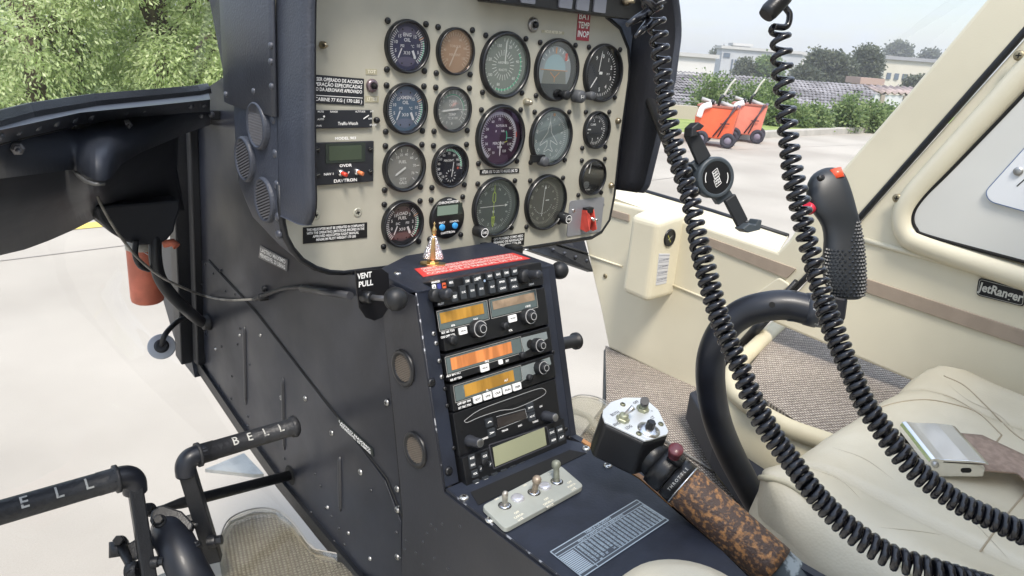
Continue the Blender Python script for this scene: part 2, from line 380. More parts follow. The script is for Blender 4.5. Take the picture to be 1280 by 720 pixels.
# housing behind the plate (the nacelle on the left with speaker grilles)
b = MB(); rows = []
for y, ins, low in ((.001, -.002, 0), (.02, -.002, 0), (.06, -.001, .004), (.10, .001, .012), (.14, .010, .026), (.18, .035, .05), (.22, .08, .09), (.245, .14, .13)):
    L = []
    for u, v in ((-.157, .14), (-.157, .05), (-.157, -.05), (-.157, -.12), (-.157, -.16), (-.155, -.193), (-.147, -.218), (-.131, -.238), (-.108, -.254), (-.08, -.262), (.0, -.262), (.15, -.262), (.3, -.262), (.36, -.258), (.39, -.235), (.403, -.20), (.405, -.1), (.405, .0), (.405, .12)):
        cx, cy = .125, -.0
        du, dv = u - cx, v - cy
        L.append(V((cx + du * (1 - ins / .28), y, H + cy + (dv if dv > 0 else dv * (1 - low / .262 - (0 if ins > 0 else ins / .26))))))
    rows.append(L)
b.grid(list(reversed(rows)), hoodm); b.build('housing', panel)
housing = COL.objects[-1] if False else bpy.data.objects['housing']
# upper cover plate, wraps the top of the nacelle down to z of the rivet line
b = MB(); rows = []
for y, x in ((-.004, -.1600), (.006, -.1605), (.05, -.1615), (.09, -.160), (.12, -.157), (.15, -.151), (.19, -.130), (.225, -.08)):
    zl = H + {True: -.078, False: -.078}[True]
    rows.append([V((x, y, zl)), V((x, y, H + .02)), V((x, y, H + .06)), V((x + .012, y, H + .10)), V((x + .05, y, H + .13)), V((x + .15, y, H + .14))])
b.grid(list(reversed(rows)), hoodm); cov = b.build('cover_plate', panel, solid=.003)
LF = Fr((-.1585, 0, H), (0, -1, 0), (0, 0, 1))
def dome_at(F, x, y, r, name, par, m=hoodm, d=0.):
    u, v = F.px(x, y, d); bb = MB(); bb.lathe(F, u, v, [(r, d - .002), (r, d + .0004), (r * .8, d + r * .35), (r * .35, d + r * .55)], m, 12); return bb.build(name, par)
rv = mat('rivet_paint', (.055, .06, .075), .32)
for x, y in ((338, 57), (338, 77), (339, 108), (317, 114), (298, 116), (282, 118)): dome_at(LF, x, y, .0035, 'rivet', panel, rv, .006 if x > 300 else .001)
for x, y in ((342, 150), (344, 192), (346, 231), (347, 271), (348, 293)): dome_at(LF, x, y, .005, 'screw', panel, rv, .0)
for i, (x, y, du, dv) in enumerate(((325, 157, .026, .0295), (307, 199, .026, .0275), (331, 250, .024, .0275))):
    F = LF; u, v = F.px(x, y, 0.0)
    nrm = V((-1, .10 if i != 1 else .25, -.04)); FF = axis_frame(F.P(u, v, (.0035, .0015, .0005)[i]), V((-1, .05, -.02)))
    g = MB(); R = .026
    g.lathe(FF, 0, 0, [(R, -.006), (R, .0005), (R * .94, .0030), (R * .88, .0030), (R * .82, .0)], hoodm, 36, close=False)
    g.disc(FF, 0, 0, R * .83, .0003, mat('grille_back', (.02, .02, .022), .7))
    for k in range(-6, 7):
        w = math.sqrt(max(0, (R * .82) ** 2 - (k * .0032) ** 2)); 
        if i: g.box(FF.sub(0, 0, 0, .35), -w, k * .0032 - .0007, w, k * .0032 + .0007, .0005, .0018, mat('grille_bar', (.13, .13, .14), .45))
        else:
            g.box(FF, -w, k * .0032 - .0005, w, k * .0032 + .0005, .0005, .0014, mat('grille_bar', (.13, .13, .14), .45)); g.box(FF, k * .0032 - .0005, -w, k * .0032 + .0005, w, .0005, .0016, mat('grille_bar', (.13, .13, .14), .45))
    g.build('speaker_grille', panel)

# ---- gauges
W = whitem
def gcol(n, c): return mat('dial_' + n, c, .5)  # some dial colours also carry the glare and tint of the cover glass
gm_green = mat('print_green', (.10, .62, .36), .5); gm_red = mat('print_red', (.72, .12, .08), .5); gm_yel = mat('print_yellow', (.70, .72, .10), .5)
gm_or = mat('print_orange', (.75, .33, .1), .5)
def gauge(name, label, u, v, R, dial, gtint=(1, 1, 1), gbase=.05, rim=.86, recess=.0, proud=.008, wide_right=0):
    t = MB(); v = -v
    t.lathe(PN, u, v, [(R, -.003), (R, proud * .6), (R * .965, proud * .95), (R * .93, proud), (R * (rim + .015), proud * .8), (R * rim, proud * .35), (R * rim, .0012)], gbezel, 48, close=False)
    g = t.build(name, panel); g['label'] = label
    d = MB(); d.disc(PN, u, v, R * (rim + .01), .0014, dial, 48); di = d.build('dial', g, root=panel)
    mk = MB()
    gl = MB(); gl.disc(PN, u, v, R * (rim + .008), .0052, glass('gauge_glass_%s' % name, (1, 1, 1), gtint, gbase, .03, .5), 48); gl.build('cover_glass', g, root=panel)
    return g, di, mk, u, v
def gscrews(g, u, v, s, skip=()):
    for i, (a, c) in enumerate(((-1, 1), (1, 1), (-1, -1), (1, -1))):
        if i in skip: continue
        x, y = u + a * s, v + c * s; bb = MB(); bb.lathe(PN, x, y, [(.0036, 0), (.0036, .002), (.0026, .0032)], blackp, 12); bb.line(PN, (x - .002, y - .0006), (x + .002, y + .0006), .0007, .0034, holem); bb.build('screw', g, root=panel)
def needle(mk, u, v, a, L, w, m, back=.2, d=.003):
    w *= 1.4
    a = math.radians(90 - a); c, q = math.cos(a), math.sin(a)
    mk.sheet(PN, [(u - c * L * back - q * w / 2, v - q * L * back + c * w / 2), (u - c * L * back + q * w / 2, v - q * L * back - c * w / 2), (u + c * L * .85 + q * w / 2, v + q * L * .85 - c * w / 2), (u + c * L, v + q * L), (u + c * L * .85 - q * w / 2, v + q * L * .85 + c * w / 2)], d, m)
T = lambda mk, u, v, s, t, m=W, d=.0019, w=1.: mk.text(PN, u, v, s, t, m, d, wide=w * 1.04, bold=.022)
def dualgauge(name, label, u, v, dial, l1, l2, tint, lu=('PSI', '°C'), gbase=.1, nl=('15', '10', '5'), nr=('15', '10', '5', '0'), plate=None):
    g, di, mk, u, v = gauge(name, label, u, v, .030, dial, tint, gbase)
    pm = plate or mat('dial_patch', (.17, .15, .26), .5)
    for s in (1, -1):
        mk.sheet(PN, [(u + .012 * math.cos(t * PI / 12) * 1.0, v + s * (.0145 + .0075 * abs(math.sin(t * PI / 12)) * (1 if t else 1))) for t in range(13)], .0016, pm)
        mk.sheet(PN, [(u + .012 * math.cos(t * PI / 12), v + s * (.0147 - .0035 * math.sin(t * PI / 12))) for t in range(13)], .00165, pm)
        for q in (-.0065, .0065): mk.disc(PN, u + q, v + s * .0185, .0011, .0018, holem, 8)
    mk.ticks(PN, u, v, .0195, .0245, 222, 320, 16, .0007, .0019, W); mk.ticks(PN, u, v, .0195, .0245, 40, 138, 16, .0007, .0019, W)
    mk.ring(PN, u, v, .0225, .0242, .0018, gm_green, 75, 130); mk.line(PN, (u + .0165, v + .008), (u + .0235, v + .0115), .0009, .002, gm_or)
    mk.ring(PN, u, v, .0235, .0246, .0018, gm_green, 240, 285)
    T(mk, u, v + .0128, .0056, l1); T(mk, u, v + .0072, .0056, l2); T(mk, u - .0065, v + .0005, .0042, lu[0]); T(mk, u + .0075, v + .0005, .0042, lu[1]); T(mk, u, v - .007, .0052, 'X10')
    for t, a in zip(nl, (-.0140, -.0160, -.0150)): pass
    for t, (x, y) in zip(nl, ((-.0105, .011), (-.0155, .0045), (-.0155, -.005))): T(mk, u + x, v + y, .005, t)
    for t, (x, y) in zip(nr, ((.0105, .011), (.0155, .0015), (.0155, -.006), (.0105, -.0115))): T(mk, u + x, v + y, .005, t)
    needle(mk, u - .008, v - .002, 204, .0125, .0012, W, 0); needle(mk, u + .007, v - .004, 155, .0105, .0022, W, 0)
    mk.build('markings', g, root=panel); gscrews(g, u, v, .0262); return g
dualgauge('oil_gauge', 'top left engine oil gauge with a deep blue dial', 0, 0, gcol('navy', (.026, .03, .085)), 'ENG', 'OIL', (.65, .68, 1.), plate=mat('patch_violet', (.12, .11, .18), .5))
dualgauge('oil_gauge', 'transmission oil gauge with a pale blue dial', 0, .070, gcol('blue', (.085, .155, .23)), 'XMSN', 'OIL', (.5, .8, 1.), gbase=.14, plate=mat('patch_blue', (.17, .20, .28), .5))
# fuel quantity
g, di, mk, u, v = gauge('fuel_gauge', 'fuel quantity gauge with a plain grey dial', 0, .139, .030, gcol('grey', (.27, .27, .26)), (1, 1, 1), .10, rim=.84)
mk.ticks(PN, u, v, .0185, .0225, -60, 135, 9, .0007, .0019, W)
for t, a in (('10', -38), ('20', -15), ('40', 12), ('60', 45), ('70', 85), ('76', 120)):
    a = math.radians(90 - a); T(mk, u + .0155 * math.cos(a), v + .0155 * math.sin(a), .0045, t)
T(mk, u - .002, v + .0065, .005, 'FUEL'); T(mk, u - .001, v - .0145, .0045, 'QTY'); T(mk, u - .001, v - .019, .0045, 'GALS'); needle(mk, u + .002, v, 238, .018, .0018, W, 0)
mk.build('markings', g, root=panel); gscrews(g, u, v, .0262)
# load / fuel
dualgauge('load_gauge', 'load and fuel pressure gauge, lowest of the left column', 0, .209, gcol('black', (.022, .023, .026)), 'LOAD', 'FUEL', (1, .9, .9), ('DC', 'PSI'), .05, ('15', '5', '0'), ('3', '2', '1', '0'), plate=mat('patch_brown', (.13, .085, .085), .5))
# second column
g, di, mk, u, v = gauge('fuel_pressure_gauge', 'gauge with a glowing orange-pink reflection over its dial', .070, .002, .028, gcol('salmon_glare', (.62, .44, .30)), (1., .75, .6), .22, rim=.88)  # orange-pink dial colour stands for a reflection on the glass
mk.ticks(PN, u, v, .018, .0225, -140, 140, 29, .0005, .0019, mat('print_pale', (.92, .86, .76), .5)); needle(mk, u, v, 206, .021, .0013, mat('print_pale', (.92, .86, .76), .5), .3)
for k, t in enumerate(('TORQUE', 'PERCENT')): T(mk, u, v + .006 - k * .010, .004, t, mat('print_pale', (.92, .86, .76), .5))
for t, a in (('20', 230), ('40', 275), ('60', 320), ('80', 30), ('100', 75), ('120', 120)):
    a = math.radians(90 - a); T(mk, u + .0155 * math.cos(a), v + .0155 * math.sin(a), .0038, t, mat('print_pale', (.92, .86, .76), .5))
mk.build('markings', g, root=panel); gscrews(g, u, v, .0262)
g, di, mk, u, v = gauge('temperature_gauge', 'turbine outlet temperature gauge with a silvery dial', .070, .071, .028, gcol('silver', (.36, .38, .37)), (1, 1, 1), .14, rim=.87)
mk.ticks(PN, u, v, .019, .023, -135, 135, 19, .0006, .0019, W); mk.ring(PN, u, v, .018, .0188, .0019, gm_green, -40, 95); mk.ring(PN, u, v, .0165, .0172, .0019, W, -30, 140)
T(mk, u, v + .010, .0048, 'TURB'); T(mk, u, v + .0056, .0048, 'OUT'); T(mk, u, v - .006, .0048, 'TEMP'); T(mk, u + .001, v - .0105, .0042, '°C X100')
for t, (x, y) in zip('346879', ((-.014, .010), (-.009, .015), (.012, .012), (0, -.017), (-.008, -.016), (.0145, -.003))): T(mk, u + x, v + y, .004, t)
needle(mk, u + .009, v + .001, 264, .027, .0016, W, 0); mk.line(PN, (u + .006, v), (u + .0215, v), .0007, .002, W); mk.build('markings', g, root=panel); gscrews(g, u, v, .0262)
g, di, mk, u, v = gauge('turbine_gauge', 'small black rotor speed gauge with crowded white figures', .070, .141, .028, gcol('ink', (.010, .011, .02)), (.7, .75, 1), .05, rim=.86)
mk.ticks(PN, u - .002, v, .0185, .0222, -150, 100, 36, .0006, .0019, W); mk.ring(PN, u - .002, v, .019, .0215, .0018, gm_green, -12, 92)
for t, a in (('10', 212), ('20', 235), ('30', 258), ('40', 282), ('50', 305), ('60', 330), ('70', 0), ('80', 32), ('90', 62), ('100', 86)):
    a = math.radians(90 - a); T(mk, u - .002 + .0158 * math.cos(a), v + .0158 * math.sin(a), .0042, t)
mk.ticks(PN, u + .002, v - .0125, .006, .0085, 0, 330, 12, .0006, .0019, W); T(mk, u - .002, v + .007, .0036, 'PERCENT'); mk.line(PN, (u + .006, v + .005), (u + .0035, v - .014), .0011, .0022, W); mk.disc(PN, u + .013, v - .003, .0016, .0021, gm_red, 10)
mk.build('markings', g, root=panel); gscrews(g, u, v, .0262)
# chronometer
u, v = .069, -.2085
b = MB(); b.lathe(PN, u, v, [(.0272, 0), (.0272, .004), (.026, .0055)], blackp, 48); g = b.build('chronometer', panel); g['label'] = 'round digital chronometer with two blue buttons'
b = MB(); b.rrect(PN, u - .020, v + .004, u + .0215, v + .0195, .001, .0055, .0062, lcdd); b.build('bezel', g, root=panel)
b = MB(); b.rrect(PN, u - .019, v + .0055, u + .014, v + .0175, .001, .0062, .0066, lcd); b.build('screen', g, root=panel)
b = MB(); T(b, u - .001, v + .0215, .0044, 'CHRONOMETER', W, .0058, .95); T(b, u, v + .0252, .0022, 'MODEL', W, .0058); T(b, u - .0105, v - .0045, .003, 'SELECT', W, .0058); T(b, u + .0095, v - .0045, .003, 'CONTROL', W, .0058); T(b, u, v - .0185, .0042, 'DAVTRON', W, .0058, 1.1); b.build('lettering', g, root=panel)
for x in (-.0105, .0105): b = MB(); b.lathe(PN, u + x, v - .0105, [(.0042, .005), (.0042, .0075), (.0035, .008)], blueb, 16); b.build('button', g, root=panel)
gscrews(g, u, v, .0255)
# large instruments
RL = .0420
g, di, mk, u, v = gauge('airspeed_gauge', 'large airspeed gauge with a greenish grey dial at the top of the middle column', .1525, .015, RL, gcol('sage', (.26, .285, .26)), (.9, 1, .9), .14, rim=.86)
mk.ticks(PN, u - .003, v, .029, .0335, 0, 330, 34, .0006, .0019, W); mk.ticks(PN, u - .003, v, .012, .019, 0, 345, 24, .0006, .0019, W); mk.ring(PN, u - .003, v, .030, .0318, .0018, gm_green, 60, 200)
for t, a in (('150', -20), ('20', 25), ('40', 78), ('60', 130), ('80', 195), ('100', 240), ('120', 285)):
    a = math.radians(90 - a); T(mk, u - .003 + .025 * math.cos(a), v + .025 * math.sin(a), .0052, t)
T(mk, u - .003, v + .003, .0042, 'AIRSPEED'); T(mk, u - .003, v - .006, .0042, 'KNOTS'); needle(mk, u - .001, v + .002, 2, .030, .0014, W, 0)
mk.build('markings', g, root=panel); gscrews(g, u, v, .0345)
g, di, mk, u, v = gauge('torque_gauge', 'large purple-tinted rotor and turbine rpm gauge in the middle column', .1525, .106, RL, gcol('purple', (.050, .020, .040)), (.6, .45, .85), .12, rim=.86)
mk.ring(PN, u - .003, v, .0285, .0325, .0018, mat('print_grey', (.50, .50, .55), .5), -150, 130); mk.ticks(PN, u - .003, v, .026, .0305, -150, 130, 45, .0005, .0019, W)
mk.ring(PN, u - .003, v, .014, .0155, .0018, gm_green, 60, 110); mk.ring(PN, u - .003, v, .031, .033, .00185, gm_red, 80, 92); mk.line(PN, (u + .011, v - .002), (u + .021, v - .002), .0008, .002, mat('print_cyan', (.4, .75, .75), .5)); mk.line(PN, (u + .008, v - .008), (u + .013, v - .006), .001, .002, gm_yel)
for t, a in (('10', 200), ('20', 222), ('30', 246), ('40', 270), ('50', 296), ('60', 330), ('70', 0), ('90', 62), ('110', 118), ('120', 150)):
    a = math.radians(90 - a); T(mk, u - .003 + .0225 * math.cos(a), v + .0225 * math.sin(a), .0046, t)
T(mk, u + .001, v + .014, .0042, 'ROTOR %'); T(mk, u - .002, v - .009, .0048, 'PERCENT'); T(mk, u, v - .014, .0042, 'RPM'); T(mk, u - .008, v + .007, .004, '8'); T(mk, u + .004, v + .007, .004, 'NR'); needle(mk, u + .0, v - .006, 180, .020, .0015, W, 0)
mk.build('markings', g, root=panel); gscrews(g, u, v, .0345)
def compass(mk, u, v, r, pr, card=True, rot=0):
    mk.ticks(PN, u, v, r * .88, r, 0, 355, 72, .0004, .0019, pr)
    for k, t in enumerate(('N', '3', '6', 'E', '12', '15', 'S', '21', '24', 'W', '30', '33')):
        a = math.radians(90 - k * 30 - rot); mk.text(PN, u + r * .76 * math.cos(a), v + r * .76 * math.sin(a), .0052, t, pr, .0019, rot=a - PI / 2, bold=.015)
g, di, mk, u, v = gauge('course_indicator', 'course indicator with a yellow-green bar, bottom of the middle column', .1525, .201, .0412, gcol('teal', (.075, .095, .10)), (.9, 1, 1), .10, rim=.90)
compass(mk, u - .003, v, .033, mat('print_pale2', (.55, .58, .55), .5), rot=20)
yl = mat('print_lime', (.62, .80, .08), .5)
mk.path(PN, [(u - .0035, v + .030), (u - .0035, v + .021), (u - .006, v + .018), (u - .006, v + .008), (u - .0035, v + .006), (u - .001, v + .008), (u - .001, v + .018), (u - .0035, v + .021)], .0009, .0021, yl)
mk.path(PN, [(u - .0035, v + .006), (u - .0035, v - .024)], .0008, .0021, yl); mk.path(PN, [(u - .0035, v - .016), (u - .006, v - .013), (u - .005, v - .024), (u - .0035, v - .028), (u - .002, v - .024), (u - .001, v - .013)], .0009, .0022, yl, True)
mk.line(PN, (u - .028, v + .001), (u + .018, v + .001), .0008, .0023, W); mk.sheet(PN, [(u + .017, v + .003), (u + .017, v - .001), (u + .022, v + .001)], .0023, W); T(mk, u - .0035, v - .007, .005, 'N'); mk.build('markings', g, root=panel)
gscrews(g, u, v, .0335)
def bigknob(par, x, y, label=True, r=.0085, h=.018):
    uu, vv = PN.px(x, y, h); k = MB(); k.lathe(PN, uu, vv, [(r, .001), (r, h * .5), (r * .95, h - .0015), (r * .82, h)], knobm, 36, knurl=.06)
    k.ring(PN, uu, vv, r * .62, r * .75, h + .0002, W, n=24); k.text(PN, uu, vv, r * .55, 'OBS', W, h + .0003)
    return k.build('knob', par, root=panel)
bigknob(g, 606, 291)
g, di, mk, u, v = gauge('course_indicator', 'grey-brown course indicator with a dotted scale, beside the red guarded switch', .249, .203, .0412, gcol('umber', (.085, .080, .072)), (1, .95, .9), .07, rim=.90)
pg = mat('print_tan', (.5, .48, .42), .5); compass(mk, u - .005, v, .032, pg, rot=-8)
mk.line(PN, (u - .003, v + .022), (u - .006, v - .020), .001, .0021, W); mk.sheet(PN, [(u - .004, v + .020), (u + .000, v + .020), (u - .002, v + .026)], .0021, W); mk.line(PN, (u + .0, v + .003), (u + .007, v + .003), .0013, .0021, W)
for t in range(13): a = math.radians(205 + t * 11); mk.disc(PN, u - .005 + .019 * math.cos(a), v + .002 + .018 * math.sin(a), .0007, .0021, W, 6)
mk.build('markings', g, root=panel); gscrews(g, u, v, .0335); bigknob(g, 711, 274)
# attitude indicator
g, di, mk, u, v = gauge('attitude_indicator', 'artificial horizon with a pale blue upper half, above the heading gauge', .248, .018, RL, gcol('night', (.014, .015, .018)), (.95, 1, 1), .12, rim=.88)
def arcpts(cx, cy, r, a0, a1, n=24): return [(cx + r * math.cos(math.radians(a0 + (a1 - a0) * t / n)), cy + r * math.sin(math.radians(a0 + (a1 - a0) * t / n))) for t in range(n + 1)]
mk.sheet(PN, arcpts(u - .003, v, .0315, -35, 215), .0017, mat('horizon_grey', (.34, .38, .40), .4))
mk.sheet(PN, arcpts(u - .003, v, .021, 0, 180), .0018, mat('horizon_sky', (.38, .54, .58), .4)); mk.sheet(PN, [(u - .024, v), (u + .018, v), (u + .021, v - .018), (u - .027, v - .018)], .00175, mat('horizon_ground', (.22, .23, .20), .4))
mk.line(PN, (u - .031, v + .0005), (u + .022, v - .0005), .0009, .002, gm_or); mk.line(PN, (u - .012, v - .003), (u - .003, v - .010), .001, .0021, gm_or); mk.line(PN, (u + .006, v - .003), (u - .003, v - .010), .001, .0021, gm_or); mk.line(PN, (u - .003, v - .010), (u - .003, v - .016), .001, .0021, gm_or)
mk.line(PN, (u - .003, v + .022), (u - .003, v + .030), .0028, .0021, gm_or); mk.rrect(PN, u + .015, v + .013, u + .0195, v + .023, .0006, .0019, .0023, gm_red); mk.ticks(PN, u - .003, v, .025, .0295, -60, 60, 9, .0008, .002, W)
mk.build('markings', g, root=panel); gscrews(g, u, v, .0345, (3,))
for x, y, r in ((708, 119, .0065),):
    uu, vv = PN.px(x, y, .014); k = MB(); k.lathe(PN, uu, vv, [(r * .6, .001), (r * .6, .009), (r, .010), (r, .016), (r * .9, .017)], knobm, 18); k.build('knob', g, root=panel)
# heading gauge with aeroplane outline
g, di, mk, u, v = gauge('heading_indicator', 'heading gauge with a white aeroplane outline on a grey-blue dial', .248, .109, RL * .98, gcol('slate', (.26, .31, .31)), (.9, 1, 1), .15, rim=.88)
compass(mk, u - .003, v, .0335, W, rot=-12)
pl = [(0, .022), (.0035, .009), (.0035, .006), (.018, -.010), (.018, -.013), (.0035, -.006), (.0035, -.014), (.009, -.021), (.009, -.023), (0, -.019)]
pl = pl + [(-a, c) for a, c in reversed(pl[1:-1])]
mk.path(PN, [(u - .003 + a * .95, v + .001 + c * .95) for a, c in pl], .0009, .0021, W, True); mk.line(PN, (u - .003, v + .022), (u - .003, v + .031), .0008, .0021, W); mk.disc(PN, u + .004, v + .031, .0025, .002, gm_or, 10)
mk.build('markings', g, root=panel); gscrews(g, u, v, .0345)
uu, vv = PN.px(681, 202, .012); k = MB(); k.box(PN, uu - .022, vv - .001, uu + .003, vv + .009, .004, .009, blackp); k.lathe(PN, uu, vv, [(.007, .002), (.007, .014), (.0055, .0155)], mat('knob_grey', (.075, .08, .088), .5), 20, knurl=.05); k.build('knob', g, root=panel)
# altimeter
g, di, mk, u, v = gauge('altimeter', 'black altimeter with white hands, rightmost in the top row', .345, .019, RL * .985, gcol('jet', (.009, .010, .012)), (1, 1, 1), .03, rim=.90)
mk.ticks(PN, u - .004, v, .029, .033, 20, 200, 26, .0006, .0019, W)
for t, a in (('0', 5), ('1', 38), ('2', 70), ('3', 108), ('4', 145), ('5', 180), ('9', -30)):
    a = math.radians(90 - a); T(mk, u - .004 + .0235 * math.cos(a), v + .0235 * math.sin(a), .0075, t)
needle(mk, u - .010, v + .002, 8, .030, .001, W, 0); needle(mk, u - .013, v - .006, 218, .020, .0015, W, 0); mk.rrect(PN, u - .008, v - .002, u - .001, v + .002, .0012, .0021, .0023, W); mk.text(PN, u + .012, v - .001, .0040, '29.9', W, .0019)
mk.build('markings', g, root=panel); gscrews(g, u, v, .0345, (2,))
uu, vv = PN.px(727, 121, .014); k = MB(); k.lathe(PN, uu, vv, [(.009, .001), (.009, .014), (.0075, .016)], mat('knob_grey', (.075, .08, .088), .5), 24); k.text(PN, uu, vv, .006, 'S-1', W, .0162); k.build('knob', g, root=panel)
uu, vv = PN.px(741, 120, .012); k = MB(); k.lathe(PN, uu, vv, [(.0062, .001), (.0062, .012), (.005, .0135)], mat('knob_grey', (.075, .08, .088), .5), 20); k.build('knob', g, root=panel)
# vertical speed, slip
g, di, mk, u, v = gauge('vertical_speed_gauge', 'small black climb gauge below the altimeter', .344, .101, .028, gcol('jet', (.009, .010, .012)), (1, 1, 1), .03, rim=.90)
mk.ticks(PN, u - .002, v, .0175, .0215, -20, 200, 24, .0006, .0019, W)
for t, a in (('2', -18), ('4', 30), ('6', 82), ('4', 150), ('2', 200)): a = math.radians(90 - a); T(mk, u - .002 + .0145 * math.cos(a), v + .0145 * math.sin(a), .005, t)
T(mk, u - .008, v + .008, .0042, 'CLIMB'); mk.line(PN, (u - .022, v + .001), (u - .012, v + .001), .0018, .002, W); mk.line(PN, (u - .022, v - .004), (u - .017, v - .004), .0012, .002, W); mk.build('markings', g, root=panel); gscrews(g, u, v, .0262)
g, di, mk, u, v = gauge('slip_indicator', 'small dark slip gauge with a white needle under the climb gauge', .346, .172, .028, gcol('jet', (.009, .010, .012)), (1, 1, 1), .06, rim=.88)
mk.line(PN, (u - .008, v + .006), (u - .005, v + .0215), .002, .002, W); mk.rrect(PN, u - .018, v - .016, u - .006, v - .006, .004, .002, .0024, mat('dial_grey2', (.14, .15, .15), .3)); T(mk, u - .010, v - .019, .0028, '2 MIN TURN'); mk.build('markings', g, root=panel); gscrews(g, u, v, .0262)

# ---- placards, lamps and switches on the face
def plac(par, F, c, m, lines, tm, name='placard', d=.001, size=None, root=None, r=.001, label=None):
    """c: four photo corners tl,tr,br,bl; a flat plate with lines of lettering"""
    q = [F.px(x, y, d) for x, y in c]; k = MB(); k.prism(F, q, 0.0002, d, m)
    tl, tr, br, bl = [V(t) for t in q]; hgt = ((bl - tl).length + (br - tr).length) / 2; n = len(lines)
    rot = math.atan2(*((tr - tl) + (br - bl)).yx)
    for i, L in enumerate(lines):
        t = (i + .5) / n * .88 + .06; a = tl.lerp(bl, t); bb_ = tr.lerp(br, t); st, frac, al = (L, .9, 'c') if isinstance(L, str) else L
        if not st: continue
        wv = (bb_ - a).length; pos = a.lerp(bb_, .5) if al == 'c' else a.lerp(bb_, .5)
        k.text(F, pos.x, pos.y, size or hgt / n * .88, st, tm, d + .0003, rot=rot, width=wv * frac, bold=.02)
    o = k.build(name, par, root=root)
    if label: o['label'] = label
    return o
pb = mat('placard_black', (.018, .02, .026), .45)
o = plac(panel, PN, [(358, 90), (455, 98.5), (455, 132), (358, 127.5)], pb, [('ESTE HELI DEVE SER OPERADO DE ACORDO', .96, 'c'), ('LIMITES DE OPERAÇÃO ESPECIFICADAS', .94, 'c'), ('MANUAL DE VOO DA AERONAVE APROVADO', .94, 'c'), '', ('MINIMO NA CABINE 77 KG ( 170 LBS )', .94, 'c')], W)
b = MB(); b.line(PN, PN.px(378, 118, .001), PN.px(453, 122.5, .001), .0007, .0014, W); b.build('rule', o, root=panel)
b = MB(); u0, v0 = PN.px(392, 135); u1, v1 = PN.px(463, 159); b.rrect(PN, u0 - .02, v1, u1, v0 - .002, .0015, 0, .004, pb); tw = b.build('traffic_display', panel, bevel=.0006)
b = MB(); cy = (v0 + v1) / 2; b.text(PN, (u0 + u1) / 2 + .004, v1 + .005, .005, 'Traffic-Watch', W, .0043, wide=.9)
for t, x, y in (('MUTE', .006, .018), ('RANGE', .022, .018), ('ALTITUDE', .055, .018), ('INT', .070, .018), ('AUTO', .006, .010), ('PWR', .004, .003), ('OFF', .068, .010), ('4TL/SW', .072, .003)): b.text(PN, u0 + x, v1 + y, .0028, t, W, .0043)
b.line(PN, (u1 - .012, v1 + .010), (u1 - .005, v1 + .014), .0012, .0044, W); b.disc(PN, u0 + .010, v1 + .013, .0012, .0044, W, 8); b.build('lettering', tw, root=panel)
u, v = PN.px(470, 150); b = MB(); b.lathe(PN, u, v, [(.0036, 0), (.0036, .003), (.0025, .005)], blackp, 12); b.build('screw', panel)
b = MB(); u0, v0 = PN.px(392, 177); u1, v1 = PN.px(464.5, 226); b.box(PN, u0 - .02, v1, u1, v0 - .001, 0, .004, pb); dv = b.build('voltmeter', panel, bevel=.0006)
b = MB(); b.rrect(PN, u0 + .012, v1 + .024, u0 + .062, v1 + .046, .001, .004, .0048, lcdd); b.rrect(PN, u0 + .016, v1 + .027, u0 + .057, v1 + .043, .001, .0048, .0052, mat('lcd_off', (.055, .075, .05), .3)); b.build('screen', dv, root=panel)
b = MB(); um = u0 + .037
for t, x, y, s in (('MODEL 903', um, v1 + .051, .0042), ('OVDR', um, v1 + .0205, .0045), ('DAVTRON', um, v1 + .0035, .005), ('NAV 1', um - .021, v1 + .012, .0036), ('F', um + .004, v1 + .012, .0036)): b.text(PN, x, y, s, t, W, .0043, wide=1.25, bold=.03)
b.build('lettering', dv, root=panel)
for x, m_ in ((um - .004, redb), (um + .017, mat('orange_tip', (.75, .22, .08), .4))):
    b = MB(); b.lathe(PN, x - .003, v1 + .013, [(.004, .004), (.004, .007), (.002, .009)], chrome, 12); b.tube([PN.P(x - .003, v1 + .013, .008), PN.P(x, v1 + .0115, .014)], .0024, m_, 10); b.build('switch', dv, root=panel)
for x, y in ((u0 + .002, v0 - .008), (u1 - .005, v0 - .010), (u1 - .005, v1 + .012), (u0 + .002, v1 + .012)): b = MB(); b.lathe(PN, x, y, [(.003, .004), (.003, .0055), (.002, .006)], blackp, 10); b.line(PN, (x - .002, y), (x + .002, y + .001), .0006, .0062, steel); b.build('screw', dv, root=panel)
for (x, y) in ((394.5, 269), (447, 265.5)):
    u, v = PN.px(x, y); b = MB(); b.lathe(PN, u, v, [(.0055, 0), (.0055, .0006), (.0045, .0012), (.004, .001)], mat('screw_cream', (.5, .5, .42), .35, metal=.4), 20); b.line(PN, (u - .0025, v - .0006), (u + .0025, v + .0006), .0013, .0014, holem); b.line(PN, (u - .0006, v + .0025), (u + .0006, v - .0025), .0013, .0014, holem); b.build('screw', panel)
def tape(x0, y0, x1, y1, txt, size=.005):
    q0 = PN.px(x0, y0); q1 = PN.px(x1, y1); k = MB(); k.box(PN, q0[0], q1[1], q1[0], q0[1], .0, .0006, mat('tape_cream', (.40, .37, .26), .5)); k.text(PN, (q0[0] + q1[0]) / 2, (q0[1] + q1[1]) / 2, size, txt, mat('tape_letter', (.75, .72, .58), .5), .0009, width=(q1[0] - q0[0]) * .75, bold=.03); k.build('placard', panel)
tape(457, 86, 471, 93.5, 'TOT'); tape(456.5, 120, 473, 128, 'LT TEST'); tape(677, 37, 705, 43.5, 'HOUR METER SW')
def lamp(x, y, r, m_, cm):
    u, v = PN.px(x, y); k = MB(); k.lathe(PN, u, v, [(r, 0), (r, .002), (r * .75, .0045), (r * .45, .0045), (r * .4, .003)], m_, 24); k.lathe(PN, u, v, [(r * .42, .003), (r * .4, .008), (r * .2, .0095)], cm, 14); k.build('push_button', panel)
